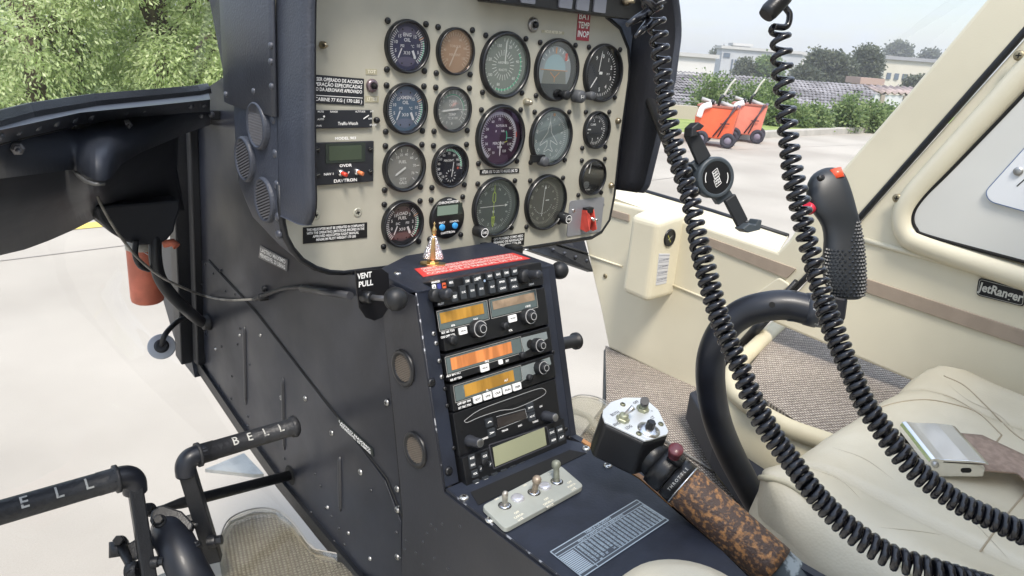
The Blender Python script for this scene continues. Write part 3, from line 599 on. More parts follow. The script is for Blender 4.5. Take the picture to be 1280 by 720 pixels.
lamp(464.5, 107, .0075, mat('lamp_ring', (.22, .17, .19), .3, metal=.6), holem); lamp(666, 31, .0095, mat('lamp_ring2', (.30, .29, .28), .3, metal=.7), blackp)
u, v = PN.px(657, 127); b = MB(); b.lathe(PN, u, v, [(.005, 0), (.005, .006), (.0035, .007), (.0035, .011), (.0015, .013)], mat('stud', (.45, .42, .33), .35, metal=.7), 12); b.build('stud', panel)
u, v = PN.px(402.5, 56); b = MB(); b.lathe(PN, u, v, [(.004, 0), (.004, .004), (.002, .010)], bronze, 10); b.build('stud', panel)
for x, y in ((771.5, 151), (763, 231.5)):
    u, v = PN.px(x, y); b = MB(); b.lathe(PN, u, v, [(.0048, 0), (.0045, .003), (.003, .006), (.0018, .006)], bronze, 14); b.build('stud', panel)
o = plac(panel, PN, [(723.5, 12), (738.5, 14), (736, 51.5), (720.5, 50)], redd, ['BAT', 'TEMP', 'INOP'], W, label='dark red strip reading BAT TEMP INOP')
plac(panel, PN, [(600, 212), (649, 210.5), (649, 216), (600, 218.5)], holem, ['ATOR 15% TO 20% TO MAXIO 24% TO'], W)
plac(panel, PN, [(379, 284.5), (459, 278), (459, 297), (379, 305)], holem, ['THIS HELICOPTER MUST BE OPERATED IN COMPLIANCE', 'WITH THE OPERATING LIMITATIONS SPECIFIED IN THE', ('APPROVED HELICOPTER FLIGHT MANUAL', .72, 'c'), ('MINIMUM PILOT WEIGHT 170 LBS', .62, 'c')], W)
plac(panel, PN, [(615, 297), (656, 291), (655, 306), (614.5, 311)], holem, ['GPS PRIMEIRO COMO MEIO', 'PRIMÁRIO DE NAVEGAÇÃO', ('GPS PROIBIDO PARA IFR', .8, 'c')], W)
# red guarded switch
q0 = PN.px(712, 251); q1 = PN.px(750, 289); b = MB(); b.rrect(PN, q0[0], q1[1], q1[0], q0[1], .004, 0, .0015, mat('switch_plate_grey', (.30, .31, .34), .4, metal=.4)); gs = b.build('guarded_switch', panel); gs['label'] = 'red guarded toggle switch on a grey plate'
u, v = PN.px(731, 268); b = MB(); b.box(PN, u - .008, v + .004, u + .008, v + .012, .0015, .010, blackp); b.build('hinge', gs, root=panel)
b = MB()
for s in (-1, 1): b.prism(Fr(PN.P(u + s * .008, v, 0), (0, -1, 0), (0, 0, 1)), [(.0015, -.022), (.014, -.024), (.020, -.020), (.010, .009), (.0015, .008)], -.001, .001, redg)
b.prism(Fr(PN.P(u, v, .0), (1, 0, 0), (0, 0, 1)), [(-.008, -.022), (-.001, -.022), (-.001, -.0), (-.008, .006)], .012, .0145, redg); b.build('guard', gs, root=panel)
b = MB(); b.tube([PN.P(u + .001, v - .002, .002), PN.P(u + .003, v - .005, .018)], [.0016, .0026], chrome, 10); b.build('toggle', gs, root=panel)
for x, y in ((716, 263), (745, 275)): uu, vv = PN.px(x, y); screw_at(PN, uu, vv, .003, .001, chrome, True, .0015, 'screw', panel)
for x, y in ((754, 256),): uu, vv = PN.px(x, y); screw_at(PN, uu, vv, .003, .001, steel, True, .0, 'screw', panel)

# =================================================================== PEDESTAL / CONSOLE
ped = thing('center_console', 'dark centre console with a sloped radio stack and a flat switch deck', 'console', (.03, -.2, .56))
# left side skin: nose keel and console side in one plane
side = [(x, y) for x, y in pz([(280, 96), (246, 118), (238, 200), (232, 420), (250, 455), (300, 532), (350, 602), (398, 660), (450, 722)], SD)]
side += [(.10, .56), (.9, .56), (.9, .780), (.190, .780), (.124, .988), (.05, .988), (.0, .985), (-.008, .984), (-.008, 1.30), (-.40, 1.30)]
b = MB(); b.prism(SD, side, -.012, 0, sidep); skin = b.build('side_panel', ped)
skin['label'] = 'large grey-black riveted left side skin'
# right side skin
S2 = Fr((.1405, 0, 0), (0, -1, 0), (0, 0, 1))
b = MB(); b.prism(S2, [(-.5, .62), (-.3, .56), (.9, .56), (.9, .793), (.199, .793), (.133, 1.0), (-.5, 1.0)], 0, .010, sidep); b.build('side_panel', ped)
# narrow front part of the side (forward edge seam) raised sheet
f1 = pz([(484, 372), (481, 400), (494, 520), (505, 640), (506, 722), (560, 722), (700, 722), (556, 613), (521, 372), (500, 350)], SD)
f1 = [f1[0], f1[1], f1[2], f1[3], (f1[3][0] + .002, .60), (.9, .60), (.9, .790), (.199, .790), (.133, .998), (.085, .998)]
b = MB(); b.prism(SD, f1, .0, .0022, mat('console_side_paint', (.018, .0195, .026), .42, var=.1, vscale=10, rvar=.08, bump=.08, bscale=200)); sf = b.build('side_cover', ped, bevel=.0006)
sq = pz([(484, 374), (482, 400), (494, 520), (505, 640), (506, 735)], SD); b = MB(); b.tube([SD.P(u - .0008, v, .001) for u, v in sq], .0013, holem, 6); b.build('seam', ped)
# diagonal seam sheet: lower skin overlapping the upper
sm = pz([(262, 325), (320, 388), (360, 440), (400, 492), (450, 555), (484, 598), (504, 648), (545, 690), (600, 735)], SD)
b = MB(); b.tube([SD.P(u, v, .0006) for u, v in sm], .0011, holem, 6); b.build('seam', ped)
low = pz([(252, 325), (262, 327), (320, 390), (360, 442), (400, 494), (450, 557), (482, 600), (502, 652), (503, 722)], SD) + pz([(450, 715), (398, 655), (350, 598), (300, 528), (265, 478), (256, 440)], SD)
b = MB(); b.prism(SD, low, .0, .0014, sidep); b.build('lower_skin', ped, bevel=.0005)
# keel edge member with rivets
ke = pz([(231, 398), (252, 462), (300, 533), (350, 603), (398, 662), (450, 724), (500, 780)], SD)
b = MB()
for i in range(len(ke) - 1):
    p, q = V(ke[i]), V(ke[i + 1]); t = (q - p).normalized(); n = V((-t.y, t.x)) * .016
    b.prism(SD, [tuple(p - n * .3), tuple(q - n * .3), tuple(q + n), tuple(p + n)], .0014, .006 + .0003 * i, black)
b.build('keel_strip', ped)
# pressed stiffener beads
bead = mat('bead_paint', (.030, .031, .035), .36, rvar=.05)
for x0, y0, x1, y1 in ((307, 408, 309, 505), (355, 472, 357, 562), (426, 570, 427, 638)):
    p = SD.P(*SD.px(x0, y0), .0012); q = SD.P(*SD.px(x1, y1), .0012)
    b = MB(); b.tube([p, p.lerp(q, .08), p.lerp(q, .92), q], [.0015, .0035, .0035, .0015], bead, 10); b.build('bead', ped)
# rivets and screws on the side
riv = [(258, 330), (268, 342), (283, 364), (277, 338), (295, 295 + 73), (254, 355), (301, 410), (298, 430), (278, 433), (313, 455), (270, 460 - 25), (291, 495 - 25),
       (264, 473), (275, 482), (290, 498), (311, 520), (311, 532), (357, 573), (395, 592), (402, 607), (398, 652), (390, 640), (408, 634), (419, 676), (432, 680), (435, 666), (465, 612), (499, 633), (497, 665), (501, 697),
       (541, 655), (555, 654), (547, 661), (536, 666), (531, 677), (577, 657), (522, 690), (545, 697), (562, 710), (531, 705), (416, 645), (425, 660), (509, 675), (508, 686)]
proto = None
b = MB(); u0, v0 = SD.px(*riv[0]); b.lathe(SD, u0, v0, [(.0024, 0), (.0024, .0016), (.0016, .003), (.0006, .0034)], mat('rivet_dark', (.03, .032, .036), .3, metal=.3), 10); proto = b.build('rivet', ped)
copies(proto, [SD.P(*SD.px(x, y), 0) - SD.P(u0, v0, 0) for x, y in riv[1:]], ped)
for x, y in [(300, 419), (326, 419), (270, 436), (410, 634), (436, 666), (463, 698)]: u, v = SD.px(x, y, .001); screw_at(SD, u, v, .0030, .0025, steel, False, .001, 'screw', ped, True)
for x, y in [(352, 497), (382, 498), (415, 541), (451, 590), (484, 503), (497, 611), (497, 637), (497, 696)]:
    u, v = SD.px(x, y, .001); screw_at(SD, u, v, .0042, .0022, steel, True, .0012, 'screw', ped)
# grilles on the side
for i, (x, y) in enumerate(((505, 460), (520, 562))):
    u, v = SD.px(x, y, .002); g = MB(); R = .0215
    g.lathe(SD, u, v, [(R, .002), (R, .0042), (R * .95, .0052), (R * .76, .0052), (R * .72, .0032)], blackp, 36, close=False); g.disc(SD, u, v, R * .73, .0030, mat('grille_dark', (.03, .028, .026), .7))
    for k in range(-6, 7):
        w = math.sqrt(max(0, (R * .72) ** 2 - (k * .0024) ** 2))
        for a in (.6, -.6): g.box(SD.sub(u, v, .0031, a), -w, k * .0024 - .00045, w, k * .0024 + .00045, 0, .0007 + .0002 * (a > 0), meshm)
    g.build('speaker_grille', ped)
def placs(F, c, m, lines, tm=W, name='placard', par=ped, d=.0016, **k): return plac(par, F, c, m, lines, tm, name, d, **k)
placs(SD, [(325, 307), (359, 325), (358, 339), (323, 322)], mat('placard_grey', (.17, .17, .17), .5), ['LASTRO MAXIMO', 'PERMISSIVEL 20 LIBRAS'])
placs(SD, [(421, 521), (465, 562), (466, 571), (424, 532)], mat('placard_ink', (.02, .025, .022), .5), ['LASTRO MAXIMO', 'PERMISSIVEL 30 LIBRAS'])
# radio face frame
FU0, FU1, FV = -.070, .140, -.219
b = MB(); b.box(RD, FU0, FV, -.050, 0, -.03, .0, conso); b.box(RD, .1165, FV, FU1, 0, -.03, .0, conso); b.box(RD, -.050, -.008, .1165, 0, -.03, 0, conso)
b.box(RD, -.050, FV, .1165, -.008, -.030, -.022, holem); fr_ = b.build('radio_frame', ped, bevel=.0012)
# worn edge down the left corner
b = MB(); b.tube([RD.P(FU0 + .0003, -.002, -.0004), RD.P(FU0 + .0003, FV, -.0004)], .0009, chip, 6); b.tube([CT.P(-.0700, -.2, .0), CT.P(-.0700, -.9, .0)], .0010, chip, 6); b.build('worn_edge', ped)
# shelf with red placard
b = MB(); b.prism(SH, [(-.07, -.133), (.140, -.133), (.140, -.012), (.0, -.012), (-.06, -.045), (-.07, -.06)], -.012, 0, conso); b.build('shelf', ped, bevel=.0012)
o = placs(SH, [(518, 336), (641, 316), (663, 323), (529, 346)], redp, ['OBSERVE OS LIMITES DE OPERAÇÃO DA AERONAVE EM VOO', 'É PROIBIDO OPERAR EQUIPAMENTOS ELETRÔNICOS', 'CONSULTE O MANUAL DE VOO'], mat('print_pink', (.75, .6, .55), .5), d=.0006, label='red placard on the shelf')
u, v = SH.px(497, 342); screw_at(SH, u, v, .0042, .002, chrome, True, 0, 'screw', ped)
u, v = SH.px(657, 312); screw_at(SH, u, v, .0042, .002, steel, True, 0, 'screw', ped)
# radios. each: photo corners tl,tr,br,bl on the face plane
def radio(name, label, c, proud=.006, m=blackp, bev=.0008):
    q = [RD.px(x, y, proud) for x, y in c]; v1 = (q[0][1] + q[1][1]) / 2; v0 = (q[2][1] + q[3][1]) / 2; u0 = -.0475; u1 = .1135
    k = MB(); k.rrect(RD, u0, v0, u1, v1, .0015, -.021, proud, m); o = k.build(name, ped, bevel=bev); o['label'] = label
    return o, u0, u1, v0, v1, proud
def rknob(par, x, y, r, h, d, m=knobm, inner=True, mark=True, kn=.06):
    u, v = RD.px(x, y, d + h); k = MB(); k.lathe(RD, u, v, [(r, d), (r, d + h * .6), (r * .93, d + h * .68)], m, 30, knurl=kn, close=True)
    if inner: k.lathe(RD, u, v, [(r * .62, d + h * .6), (r * .62, d + h), (r * .5, d + h * 1.04)], m, 24, knurl=kn)
    if mark: k.ring(RD, u, v, r * .80, r * .90, d + h * .69, mat('knob_ring', (.4, .4, .4), .5), n=24); k.ring(RD, u, v, r * .38, r * .46, d + h * 1.045, mat('knob_ring', (.4, .4, .4), .5), n=20)
    return k.build('knob', par, root=ped)
def rbtn(par, x0, y0, x1, y1, d, h, m, txt=None, tm=W, name='button', r=.0008, ts=None):
    p = RD.px(x0, y0, d + h); q = RD.px(x1, y1, d + h); k = MB(); k.rrect(RD, p[0], q[1], q[0], p[1], r, d, d + h, m, 2)
    if txt: k.text(RD, (p[0] + q[0]) / 2, (p[1] + q[1]) / 2, ts or abs(p[1] - q[1]) * .42, txt, tm, d + h + .0003, width=abs(p[0] - q[0]) * .68, bold=.03)
    return k.build(name, par, root=ped)
def rscreen(par, c, d, m, h=.0006, name='screen', frame=True):
    q = [RD.px(x, y, d + h) for x, y in c]; u0 = (q[0][0] + q[3][0]) / 2; u1 = (q[1][0] + q[2][0]) / 2; v1 = (q[0][1] + q[1][1]) / 2; v0 = (q[2][1] + q[3][1]) / 2
    if frame: k = MB(); k.path(RD, [(u0 - .0012, v0 - .0012), (u1 + .0012, v0 - .0012), (u1 + .0012, v1 + .0012), (u0 - .0012, v1 + .0012)], .0007, d + .0004, mat('bezel_line', (.5, .5, .48), .35, metal=.5), True); k.build('bezel', par, root=ped)
    k = MB(); k.box(RD, u0, v0, u1, v1, d, d + h, m); o = k.build(name, par, root=ped); return u0, u1, v0, v1
def disp(par, c, d, seg, frac=(.08, .25, .9, .95), txts=()):
    u0, u1, v0, v1 = rscreen(par, c, d, dispd); w = u1 - u0; hh = v1 - v0
    k = MB(); k.box(RD, u0 + w * frac[0], v0 + hh * frac[1], u0 + w * frac[2], v0 + hh * frac[3], d + .0006, d + .0010, seg)
    k.build('display', par, root=ped)
    k = MB()
    for t, a, bb in txts: k.text(RD, u0 + w * a, v0 + hh * bb, .0032, t, W, d + .0013, bold=.03)
    if txts: k.build('lettering', par, root=ped)
def rlet(par, L, d, s=.003):
    k = MB()
    for t, x, y in L: u, v = RD.px(x, y, d); k.text(RD, u, v, s, t, W, d + .0003, bold=.03)
    k.build('lettering', par, root=ped)
# 1 audio panel
R1, u0, u1, v0, v1, d = radio('audio_panel', 'topmost unit of the stack, rows of small black push buttons', [(540, 350), (667, 332), (669.5, 357), (543.7, 386)], .006)
btn = mat('button_black', (.035, .04, .046), .4)
for i in range(3): rbtn(R1, 566 + i * 11.0 - (6.5 if i == 0 else 0) + (3 if i else 0) - 0, 349 - i * 1.9 - 0, 574.5 + i * 11.0 - (6.5 if i == 0 else 0) + (3 if i else 0), 357.5 - i * 1.9, d, .003, btn, ('MKR', 'COM1', 'COM2')[i])
rbtn(R1, 593, 343.5, 602.5, 352, d, .003, btn, 'COM3')
for i, t in enumerate(('NAV1', 'NAV2', 'DME', 'ADF')): rbtn(R1, 608 + i * 10.4, 341 - i * 2, 616.5 + i * 10.4, 349 - i * 2, d, .003, btn, t)
for i, t in enumerate(('COM 1 MIC', 'COM 2 MIC', 'COM 3 MIC')): rbtn(R1, 574.5 + i * 11.2, 357.5 - i * 2.2, 584 + i * 11.2, 373 - i * 2.2, d, .003, btn, t, ts=.003)
rbtn(R1, 564, 366, 573, 376, d, .003, btn, 'TEST'); rbtn(R1, 611, 351.5, 620, 365.5, d, .003, btn, 'PILOT', ts=.003)
for i in range(2):
    rbtn(R1, 621.5 + i * 15, 349.5 - i * 2.2, 633 + i * 14, 355 - i * 2.2, d, .003, btn, ('SPKR', 'ICS')[i]); rbtn(R1, 622.5 + i * 15.5, 357.5 - i * 2.2, 634.5 + i * 14, 363 - i * 2.2, d, .003, btn, ('CREW', 'ALL')[i])
for i, m_ in enumerate((W, bluel, mat('lens_orange', (.65, .12, .05), .35))): rbtn(R1, 540 + i * 6.3, 356 - i * 1.1, 545.5 + i * 6.3, 362 - i * 1.1, d, .0006, m_, ('A', None, 'M')[i], blackp, 'marker_lamp')
rknob(R1, 550, 369, .0075, .012, d, inner=False, mark=False); u, v = RD.px(562, 367, d + .020); b = MB(); b.lathe(RD, u - .001, v, [(.0058, d + .010), (.0058, d + .020), (.005, d + .0215)], mat('knob_dk', (.022, .024, .03), .42), 20); b.build('knob', R1, root=ped)
rknob(R1, 662, 345, .0085, .013, d, inner=False, mark=False); u, v = RD.px(675, 343, d + .024); b = MB(); b.lathe(RD, u, v, [(.0055, d + .008), (.0055, d + .022), (.0045, d + .024)], mat('knob_dk', (.022, .024, .03), .42), 20); b.build('knob', R1, root=ped)
rlet(R1, [('MARKER', 544.5, 352.5), ('PILOT', 551, 380), ('CREW', 664, 355.5)], d)
b = MB(); u, v = RD.px(605.5, 351, d); b.disc(RD, u, v, .0016, d + .0004, mat('led', (.3, .4, .55), .3), 12); u, v = RD.px(607, 357, d); b.disc(RD, u, v, .001, d + .0004, holem, 10); b.build('photocell', R1, root=ped)
# 2 nav/com
R2, u0, u1, v0, v1, d = radio('navcom_radio', 'second unit down, with two amber windows side by side', [(543.8, 389), (668.8, 361.5), (677.5, 407.5), (553.8, 440)], .006)
disp(R2, [(547, 391), (607.5, 376.5), (611, 398), (551, 412.5)], d, amber, (.03, .34, .92, .94), (('kHz', .25, .1), ('NAV', .72, .14)))
disp(R2, [(612, 375.5), (668.5, 363), (672, 383), (616, 396.5)], d, mat('display_tan', (.30, .22, .15), .25, var=.2, vscale=60, coat=.5), (.04, .42, .96, .9), (('118.90', .78, .15),))
rbtn(R2, 573.5, 410.5, 584.5, 416.5, d, .0015, W, '◂▸' if False else '<>', blackp); rbtn(R2, 635.5, 395, 646.5, 401, d, .0015, W, '<>', blackp)
rknob(R2, 604, 411, .0105, .014, d); rknob(R2, 667, 395.5, .0100, .014, d); rknob(R2, 636, 407.5, .0045, .009, d, inner=False, mark=False, kn=0); rknob(R2, 570.5, 425, .0052, .009, d, inner=False, mark=False, kn=0)
rlet(R2, [('KX 165 TSO', 560, 414.5), ('ON OFF VOL', 560, 420), ('VOL', 638, 413)], d, .0034)
# 3 adf
R3, u0, u1, v0, v1, d = radio('adf_radio', 'third unit down, with one long orange window', [(553.8, 443), (678.8, 411), (686, 440), (558.8, 477.5)], .006)
disp(R3, [(557, 447), (650, 423), (653, 441), (560.5, 466)], d, amber2, (.05, .15, .86, .92), (('FRQ', .5, .08),))
b = MB(); p = [RD.px(*t, d + .0004) for t in ((651, 422.5), (683, 414.5), (684.5, 423), (655, 440.5))]; b.prism(RD, p, d, d + .0005, mat('clear_window_grey', (.22, .25, .25), .2, coat=.5)); b.build('window', R3, root=ped)
rknob(R3, 679, 432, .0088, .014, d); u, v = RD.px(662, 430, d); b = MB(); b.disc(RD, u, v, .0055, d + .001, holem, 16); b.build('socket', R3, root=ped); rknob(R3, 657, 444.5, .0042, .008, d, inner=False, mark=False, kn=0)
rbtn(R3, 600.5, 457, 612, 462.5, d, .0015, W, '<>', blackp); rbtn(R3, 623.5, 450.5, 629, 454.5, d, .0015, W)
rlet(R3, [('ADF BFO FLT', 567, 468), ('KR 87 TSO', 570, 473.5), ('SET', 634, 451)], d, .0034)
# 4 transponder
R4, u0, u1, v0, v1, d = radio('transponder', 'fourth unit down, amber window over a row of white buttons', [(565, 481), (687.5, 443), (693.8, 474), (568.8, 512.5)], .006)
disp(R4, [(567, 483), (650, 459), (653, 477), (571, 499.5)], d, amber, (.13, .12, .88, .92), (('FL', .45, .08), ('ALT', .75, .35)))
b = MB(); p = [RD.px(*t, d + .0004) for t in ((651, 458.5), (687, 446.5), (689, 455), (654, 476))]; b.prism(RD, p, d, d + .0005, mat('clear_window_grey', (.22, .25, .25), .2, coat=.5)); b.build('window', R4, root=ped)
rknob(R4, 683, 460, .0088, .014, d); rknob(R4, 666, 472.5, .0042, .008, d, inner=False, mark=False, kn=0)
for i, t in enumerate(('IDT', 'VFR', 'CLR', 'FUN', 'CRSR')): rbtn(R4, 592 + i * 12.3, 496.5 - i * 3.9, 603 + i * 12.3, 501.5 - i * 3.9, d, .002, W, t, blackp)
rlet(R4, [('OFF SBY ON', 580, 503), ('KT 76C TSO', 581, 508)], d, .0034)
# 5 cd player
R5, u0, u1, v0, v1, d = radio('disc_player', 'fifth unit down, black player with a long slot', [(561, 516), (687, 478), (703.8, 523.5), (572.5, 568.5)], .004)
sl = [RD.px(*t, d) for t in ((580, 526), (600, 512), (640, 497), (672, 486), (680, 486.5), (682, 490.5), (676, 496), (655, 506), (640, 511.5), (625, 513), (600, 521), (584, 528))]
b = MB(); b.path(RD, [tuple(p) for p in catmull([(x, y, 0) for x, y in sl + sl[:1]], 3)] and [(p.x, p.y) for p in catmull([(x, y, 0) for x, y in sl + sl[:1]], 3)], .0006, d + .0004, mat('line_grey', (.42, .43, .43), .5)); b.build('outline', R5, root=ped)
sl2 = [RD.px(*t, d) for t in ((583, 525.5), (602, 513), (640, 499), (672, 488), (680, 488), (676, 493), (640, 507), (600, 519))]
b = MB(); b.prism(RD, sl2, d - .001, d + .0008, holem); b.build('slot', R5, root=ped)
b = MB(); c4 = [RD.px(*t, d) for t in ((621, 523), (656, 513), (658, 523), (622, 534.5))]; b.prism(RD, c4, d, d + .0006, mat('display_brown', (.035, .03, .028), .25, coat=.4)); b.build('screen', R5, root=ped)
b = MB(); pp = [RD.px(*t, d) for t in ((620, 521), (656, 511), (659, 522), (621, 537))]; b.path(RD, pp, .0005, d + .0005, mat('line_grey', (.42, .43, .43), .5)); b.build('outline', R5, root=ped)
for x, y, t in ((612, 528, '^'), (615, 541, '>'), (663, 509.5, '>>'), (665, 520.5, '<<')): rbtn(R5, x - 5, y - 3.5, x + 5, y + 3.5, d, .002, btn, t)
def sideknob(par, x, y, r, L, d):
    u, v = RD.px(x, y, d); k = MB(); k.lathe(RD, u, v, [(r, d), (r, d + L * .3), (r * .85, d + L * .35), (r * .8, d + L), (r * .7, d + L * 1.04)], mat('knob_dk', (.022, .024, .03), .42), 22, knurl=.04); k.lathe(RD, u, v, [(r * .7, d + L * 1.041), (r * .6, d + L * 1.06)], steel, 20); k.build('knob', par, root=ped)
sideknob(R5, 586, 551, .0068, .020, d); sideknob(R5, 681, 520, .0068, .018, d)
rlet(R5, [('PS ENGINEERING', 606, 548), ('TRACK', 631, 538), ('DISC', 650, 532), ('VOL', 664, 516), ('ON', 676, 508), ('TREBLE', 669, 527)], d, .003)
b = MB(); u, v = RD.px(577, 540, d); b.disc(RD, u, v, .0018, d + .0004, holem, 12); b.build('hole', R5, root=ped)
# 6 fm radio
R6, u0, u1, v0, v1, d = radio('fm_radio', 'bottom unit of the stack, pale lcd over a row of numbered keys', [(571, 571), (705, 526), (711, 560), (587.5, 612.5)], .010)
c = [(615, 557), (680, 537), (684, 556), (620, 583)]; rscreen(R6, c, d, lcdy, frame=False)
b = MB(); p = [RD.px(*t, d) for t in ((611, 556), (683, 533), (688, 556), (617, 586))]
b.path(RD, p, .0014, d + .0004, mat('line_dark', (.06, .06, .07), .3), True); b.build('bezel', R6, root=ped)
for i in range(10): rbtn(R6, 592 + i * 11.55, 601.5 - i * 4.35, 600.5 + i * 11.55, 608.0 - i * 4.35, d, .002, btn, str(i) if i < 9 else '9')
for i, (x, y, t) in enumerate(((590, 572.5, 'MODE'), (591, 581, 'FUNC'), (594, 592, 'VOL'), (606, 570, 'CLR'), (690, 540.5, 'FUNC'), (700, 537, 'BAND'), (692, 550, 'MEM'), (702, 546.5, 'A/P'))): rbtn(R6, x - 4.4, y - 2.8, x + 4.4, y + 2.8, d, .0015, btn, t)
for x, y in ((601, 586), (613, 580)): rbtn(R6, x - 2, y - 3, x + 2, y + 3, d, .0015, btn, '/')
rknob(R6, 607.5, 578, .0042, .004, d, inner=False, mark=False, kn=0)
b = MB(); p = [RD.px(*t, d) for t in ((596, 611.5), (709, 563))]; b.line(RD, p[0], p[1], .0004, d + .0004, mat('line_grey', (.42, .43, .43), .5)); b.build('outline', R6, root=ped)
# frame screws
for x, y in ((539, 478), (560.5, 588.5)): u, v = RD.px(x, y, 0); screw_at(RD, u, v, .0050, .003, blackp, True, 0, 'screw', ped)
for x, y in ((542, 417), (545, 429), (549, 451), (552, 471), (556, 486), (559, 507), (567, 560), (707.5, 536), (712, 547), (691, 440)): u, v = RD.px(x, y, .0); screw_at(RD, u, v, .0026, .0018, steel if x < 556 else blackp, True, .0, 'screw', ped)
# console deck
ctp = [(-.07, -.1985), (.118, -.1985)] + pz([(727, 553), (762, 575), (800, 599), (840, 634), (872, 662), (905, 690), (960, 745), (1010, 800)], CT) + [(.10, -.9), (-.07, -.9)]
b = MB(); hole = pz([(585, 618), (715, 566), (732, 567), (600, 632)], CT)
b.prism(CT, ctp, -.012, 0, conso); b.build('deck', ped, bevel=.0012)
b = MB(); hp_ = pz([(588, 616), (712, 563), (733, 567), (598, 632)], CT); b.prism(CT, hp_, .0003, .0008, holem); b.build('slot', ped)
for x, y in ((580, 622.5), (613, 650.5), (732.5, 561), (759.5, 582.5)): u, v = CT.px(x, y); screw_at(CT, u, v, .0052, .0028, mat('screw_bright', (.75, .74, .70), .25, metal=.9), True, 0, 'screw', ped)
# switch plate
sp = [CT.px(x, y, .007) for x, y in ((602, 632), (700, 581), (730, 607), (632, 661))]
b = MB()
def rounded(q, r, k=4):
    o = []; n = len(q); q = [V(t) for t in q]
    for i in range(n):
        a = (q[i - 1] - q[i]).normalized(); c_ = (q[(i + 1) % n] - q[i]).normalized(); p0 = q[i] + a * r; p1 = q[i] + c_ * r
        for t in range(k + 1): t /= k; o.append(tuple((1 - t) ** 2 * p0 + 2 * t * (1 - t) * q[i] + t * t * p1))
    return o
b.prism(CT, rounded(sp, .006), .001, .007, greyp); spl = b.build('switch_plate', ped, bevel=.0008); spl['label'] = 'grey-green plate with three toggle switches'
ax = (V(sp[1]) - V(sp[0])).normalized(); rot = math.atan2(ax.y, ax.x); SPF = CT.sub(sp[3][0], sp[3][1], .007, rot)
def tog(x, y, tx, ty, r0, r1, tm):
    u, v = CT.px(x, y, .007); p = CT.P(u, v, .007); e = CT.px(tx, ty, .030); q = CT.P(*e, .030)
    k = MB(); k.lathe(CT, u, v, [(.0062, .007), (.0062, .0074), (.0050, .0085), (.0040, .0085)], chrome, 20); k.disc(CT, u, v, .0072, .0073, holem, 20)
    L = q - p; k.tube([p, p + L * .35, p + L * .62, p + L * .70, p + L * .86, p + L * .95, q], [r0, r0, r0, r1, r1, r1 * .8, r1 * .3], tm, 14); k.build('toggle', spl, root=ped)
tm1 = mat('toggle_nickel', (.45, .42, .37), .4, metal=.7, var=.2, vscale=90); tog(631, 632, 631.5, 615, .0030, .0034, tm1); tog(667.5, 615.5, 672, 596, .0034, .0050, mat('toggle_bronze', (.36, .29, .22), .45, metal=.5)); tog(696, 602, 695, 575, .0034, .0052, mat('toggle_green', (.24, .25, .20), .5, metal=.3))
for x, y in ((647, 623.5), (681, 608.5)):
    u, v = CT.px(x, y, .007); k = MB(); k.lathe(CT, u, v, [(.0072, .007), (.0072, .0085), (.0060, .0100), (.0035, .0105)], mat('lamp_cap', (.62, .62, .66), .25, metal=.5), 24); k.build('lamp_cap', spl, root=ped)
k = MB()
for L, x, y in ((('OFF', 'CARGA', 'LUZ'), 646, 641), (('OFF', 'DEGELO', 'PITOT'), 683, 624), (('OFF', 'PORTA', 'LUZ'), 712, 603)):
    for i, t in enumerate(L): u, v = CT.px(x + i * 2.5, y + i * 4.2, .007); k.text(CT, u, v, .0040, t, creamprint, .0073, rot=rot, bold=.03)
for t, x, y in (('ON', 621, 624), ('ON', 656, 607), ('ON', 688, 592)): u, v = CT.px(x, y, .007); k.text(CT, u, v, .0035, t, creamprint, .0073, rot=rot, bold=.03)
k.build('lettering', spl, root=ped)
# chart placard
q = [CT.px(x, y, .0006) for x, y in ((688, 690), (796, 625), (833, 649), (728, 722))]
O = V(q[0]); A = V(q[1]) - O; B = V(q[3]) - O; cr = math.atan2(A.y, A.x)
CTF = lambda a, c: tuple(O + A * a + B * c)
k = MB(); k.sheet(CT, [CTF(0, 0), CTF(1, 0), CTF(1, 1), CTF(0, 1)], .0006, mat('chart_ink', (.045, .055, .07), .5)); ch = k.build('chart_placard', ped); ch['label'] = 'printed table of white figures on the deck'
k = MB(); g_ = greyprint
k.path(CT, [CTF(0, 0), CTF(1, 0), CTF(1, 1), CTF(0, 1)], .0012, .0009, g_, True)
for c_ in (.12, .22): k.line(CT, CTF(0, c_), CTF(1, c_), .0009, .0009, g_)
k.line(CT, CTF(.17, .22), CTF(.17, 1), .001, .0009, g_); k.line(CT, CTF(0, .90), CTF(1, .90), .0009, .0009, g_)
k.text(CT, *CTF(.5, .055), .0048, 'TABELA DE DESVIO', g_, .001, rot=cr, bold=.02); k.text(CT, *CTF(.5, .17), .0045, 'PESO E CARGA UTIL DA AERONAVE', g_, .001, rot=cr, bold=.02)
random.seed(3)
for r in range(13):
    y = .26 + r * .049
    k.line(CT, CTF(0.0, y + .02), CTF(.15, y + .02), .0014, .0009, g_)
    for c_ in range(20): 
        if not (r > 9 and c_ < 6 and random.random() < .7): k.text(CT, *CTF(.205 + c_ * .041, y + .02), .0036, str(random.randint(10, 99)), g_, .0009, rot=cr, bold=.05)
k.build('lettering', ch, root=ped)
# wooden edge strip right of the deck
ws = pz([(727, 553), (762, 575), (800, 599), (840, 634)], CT); b = MB()
b.prism(CT, [(u + .001, v + .001) for u, v in ws] + [(u + .0085, v + .005) for u, v in reversed(ws)], -.06, .0006, wood); b.build('edge_strip', ped)
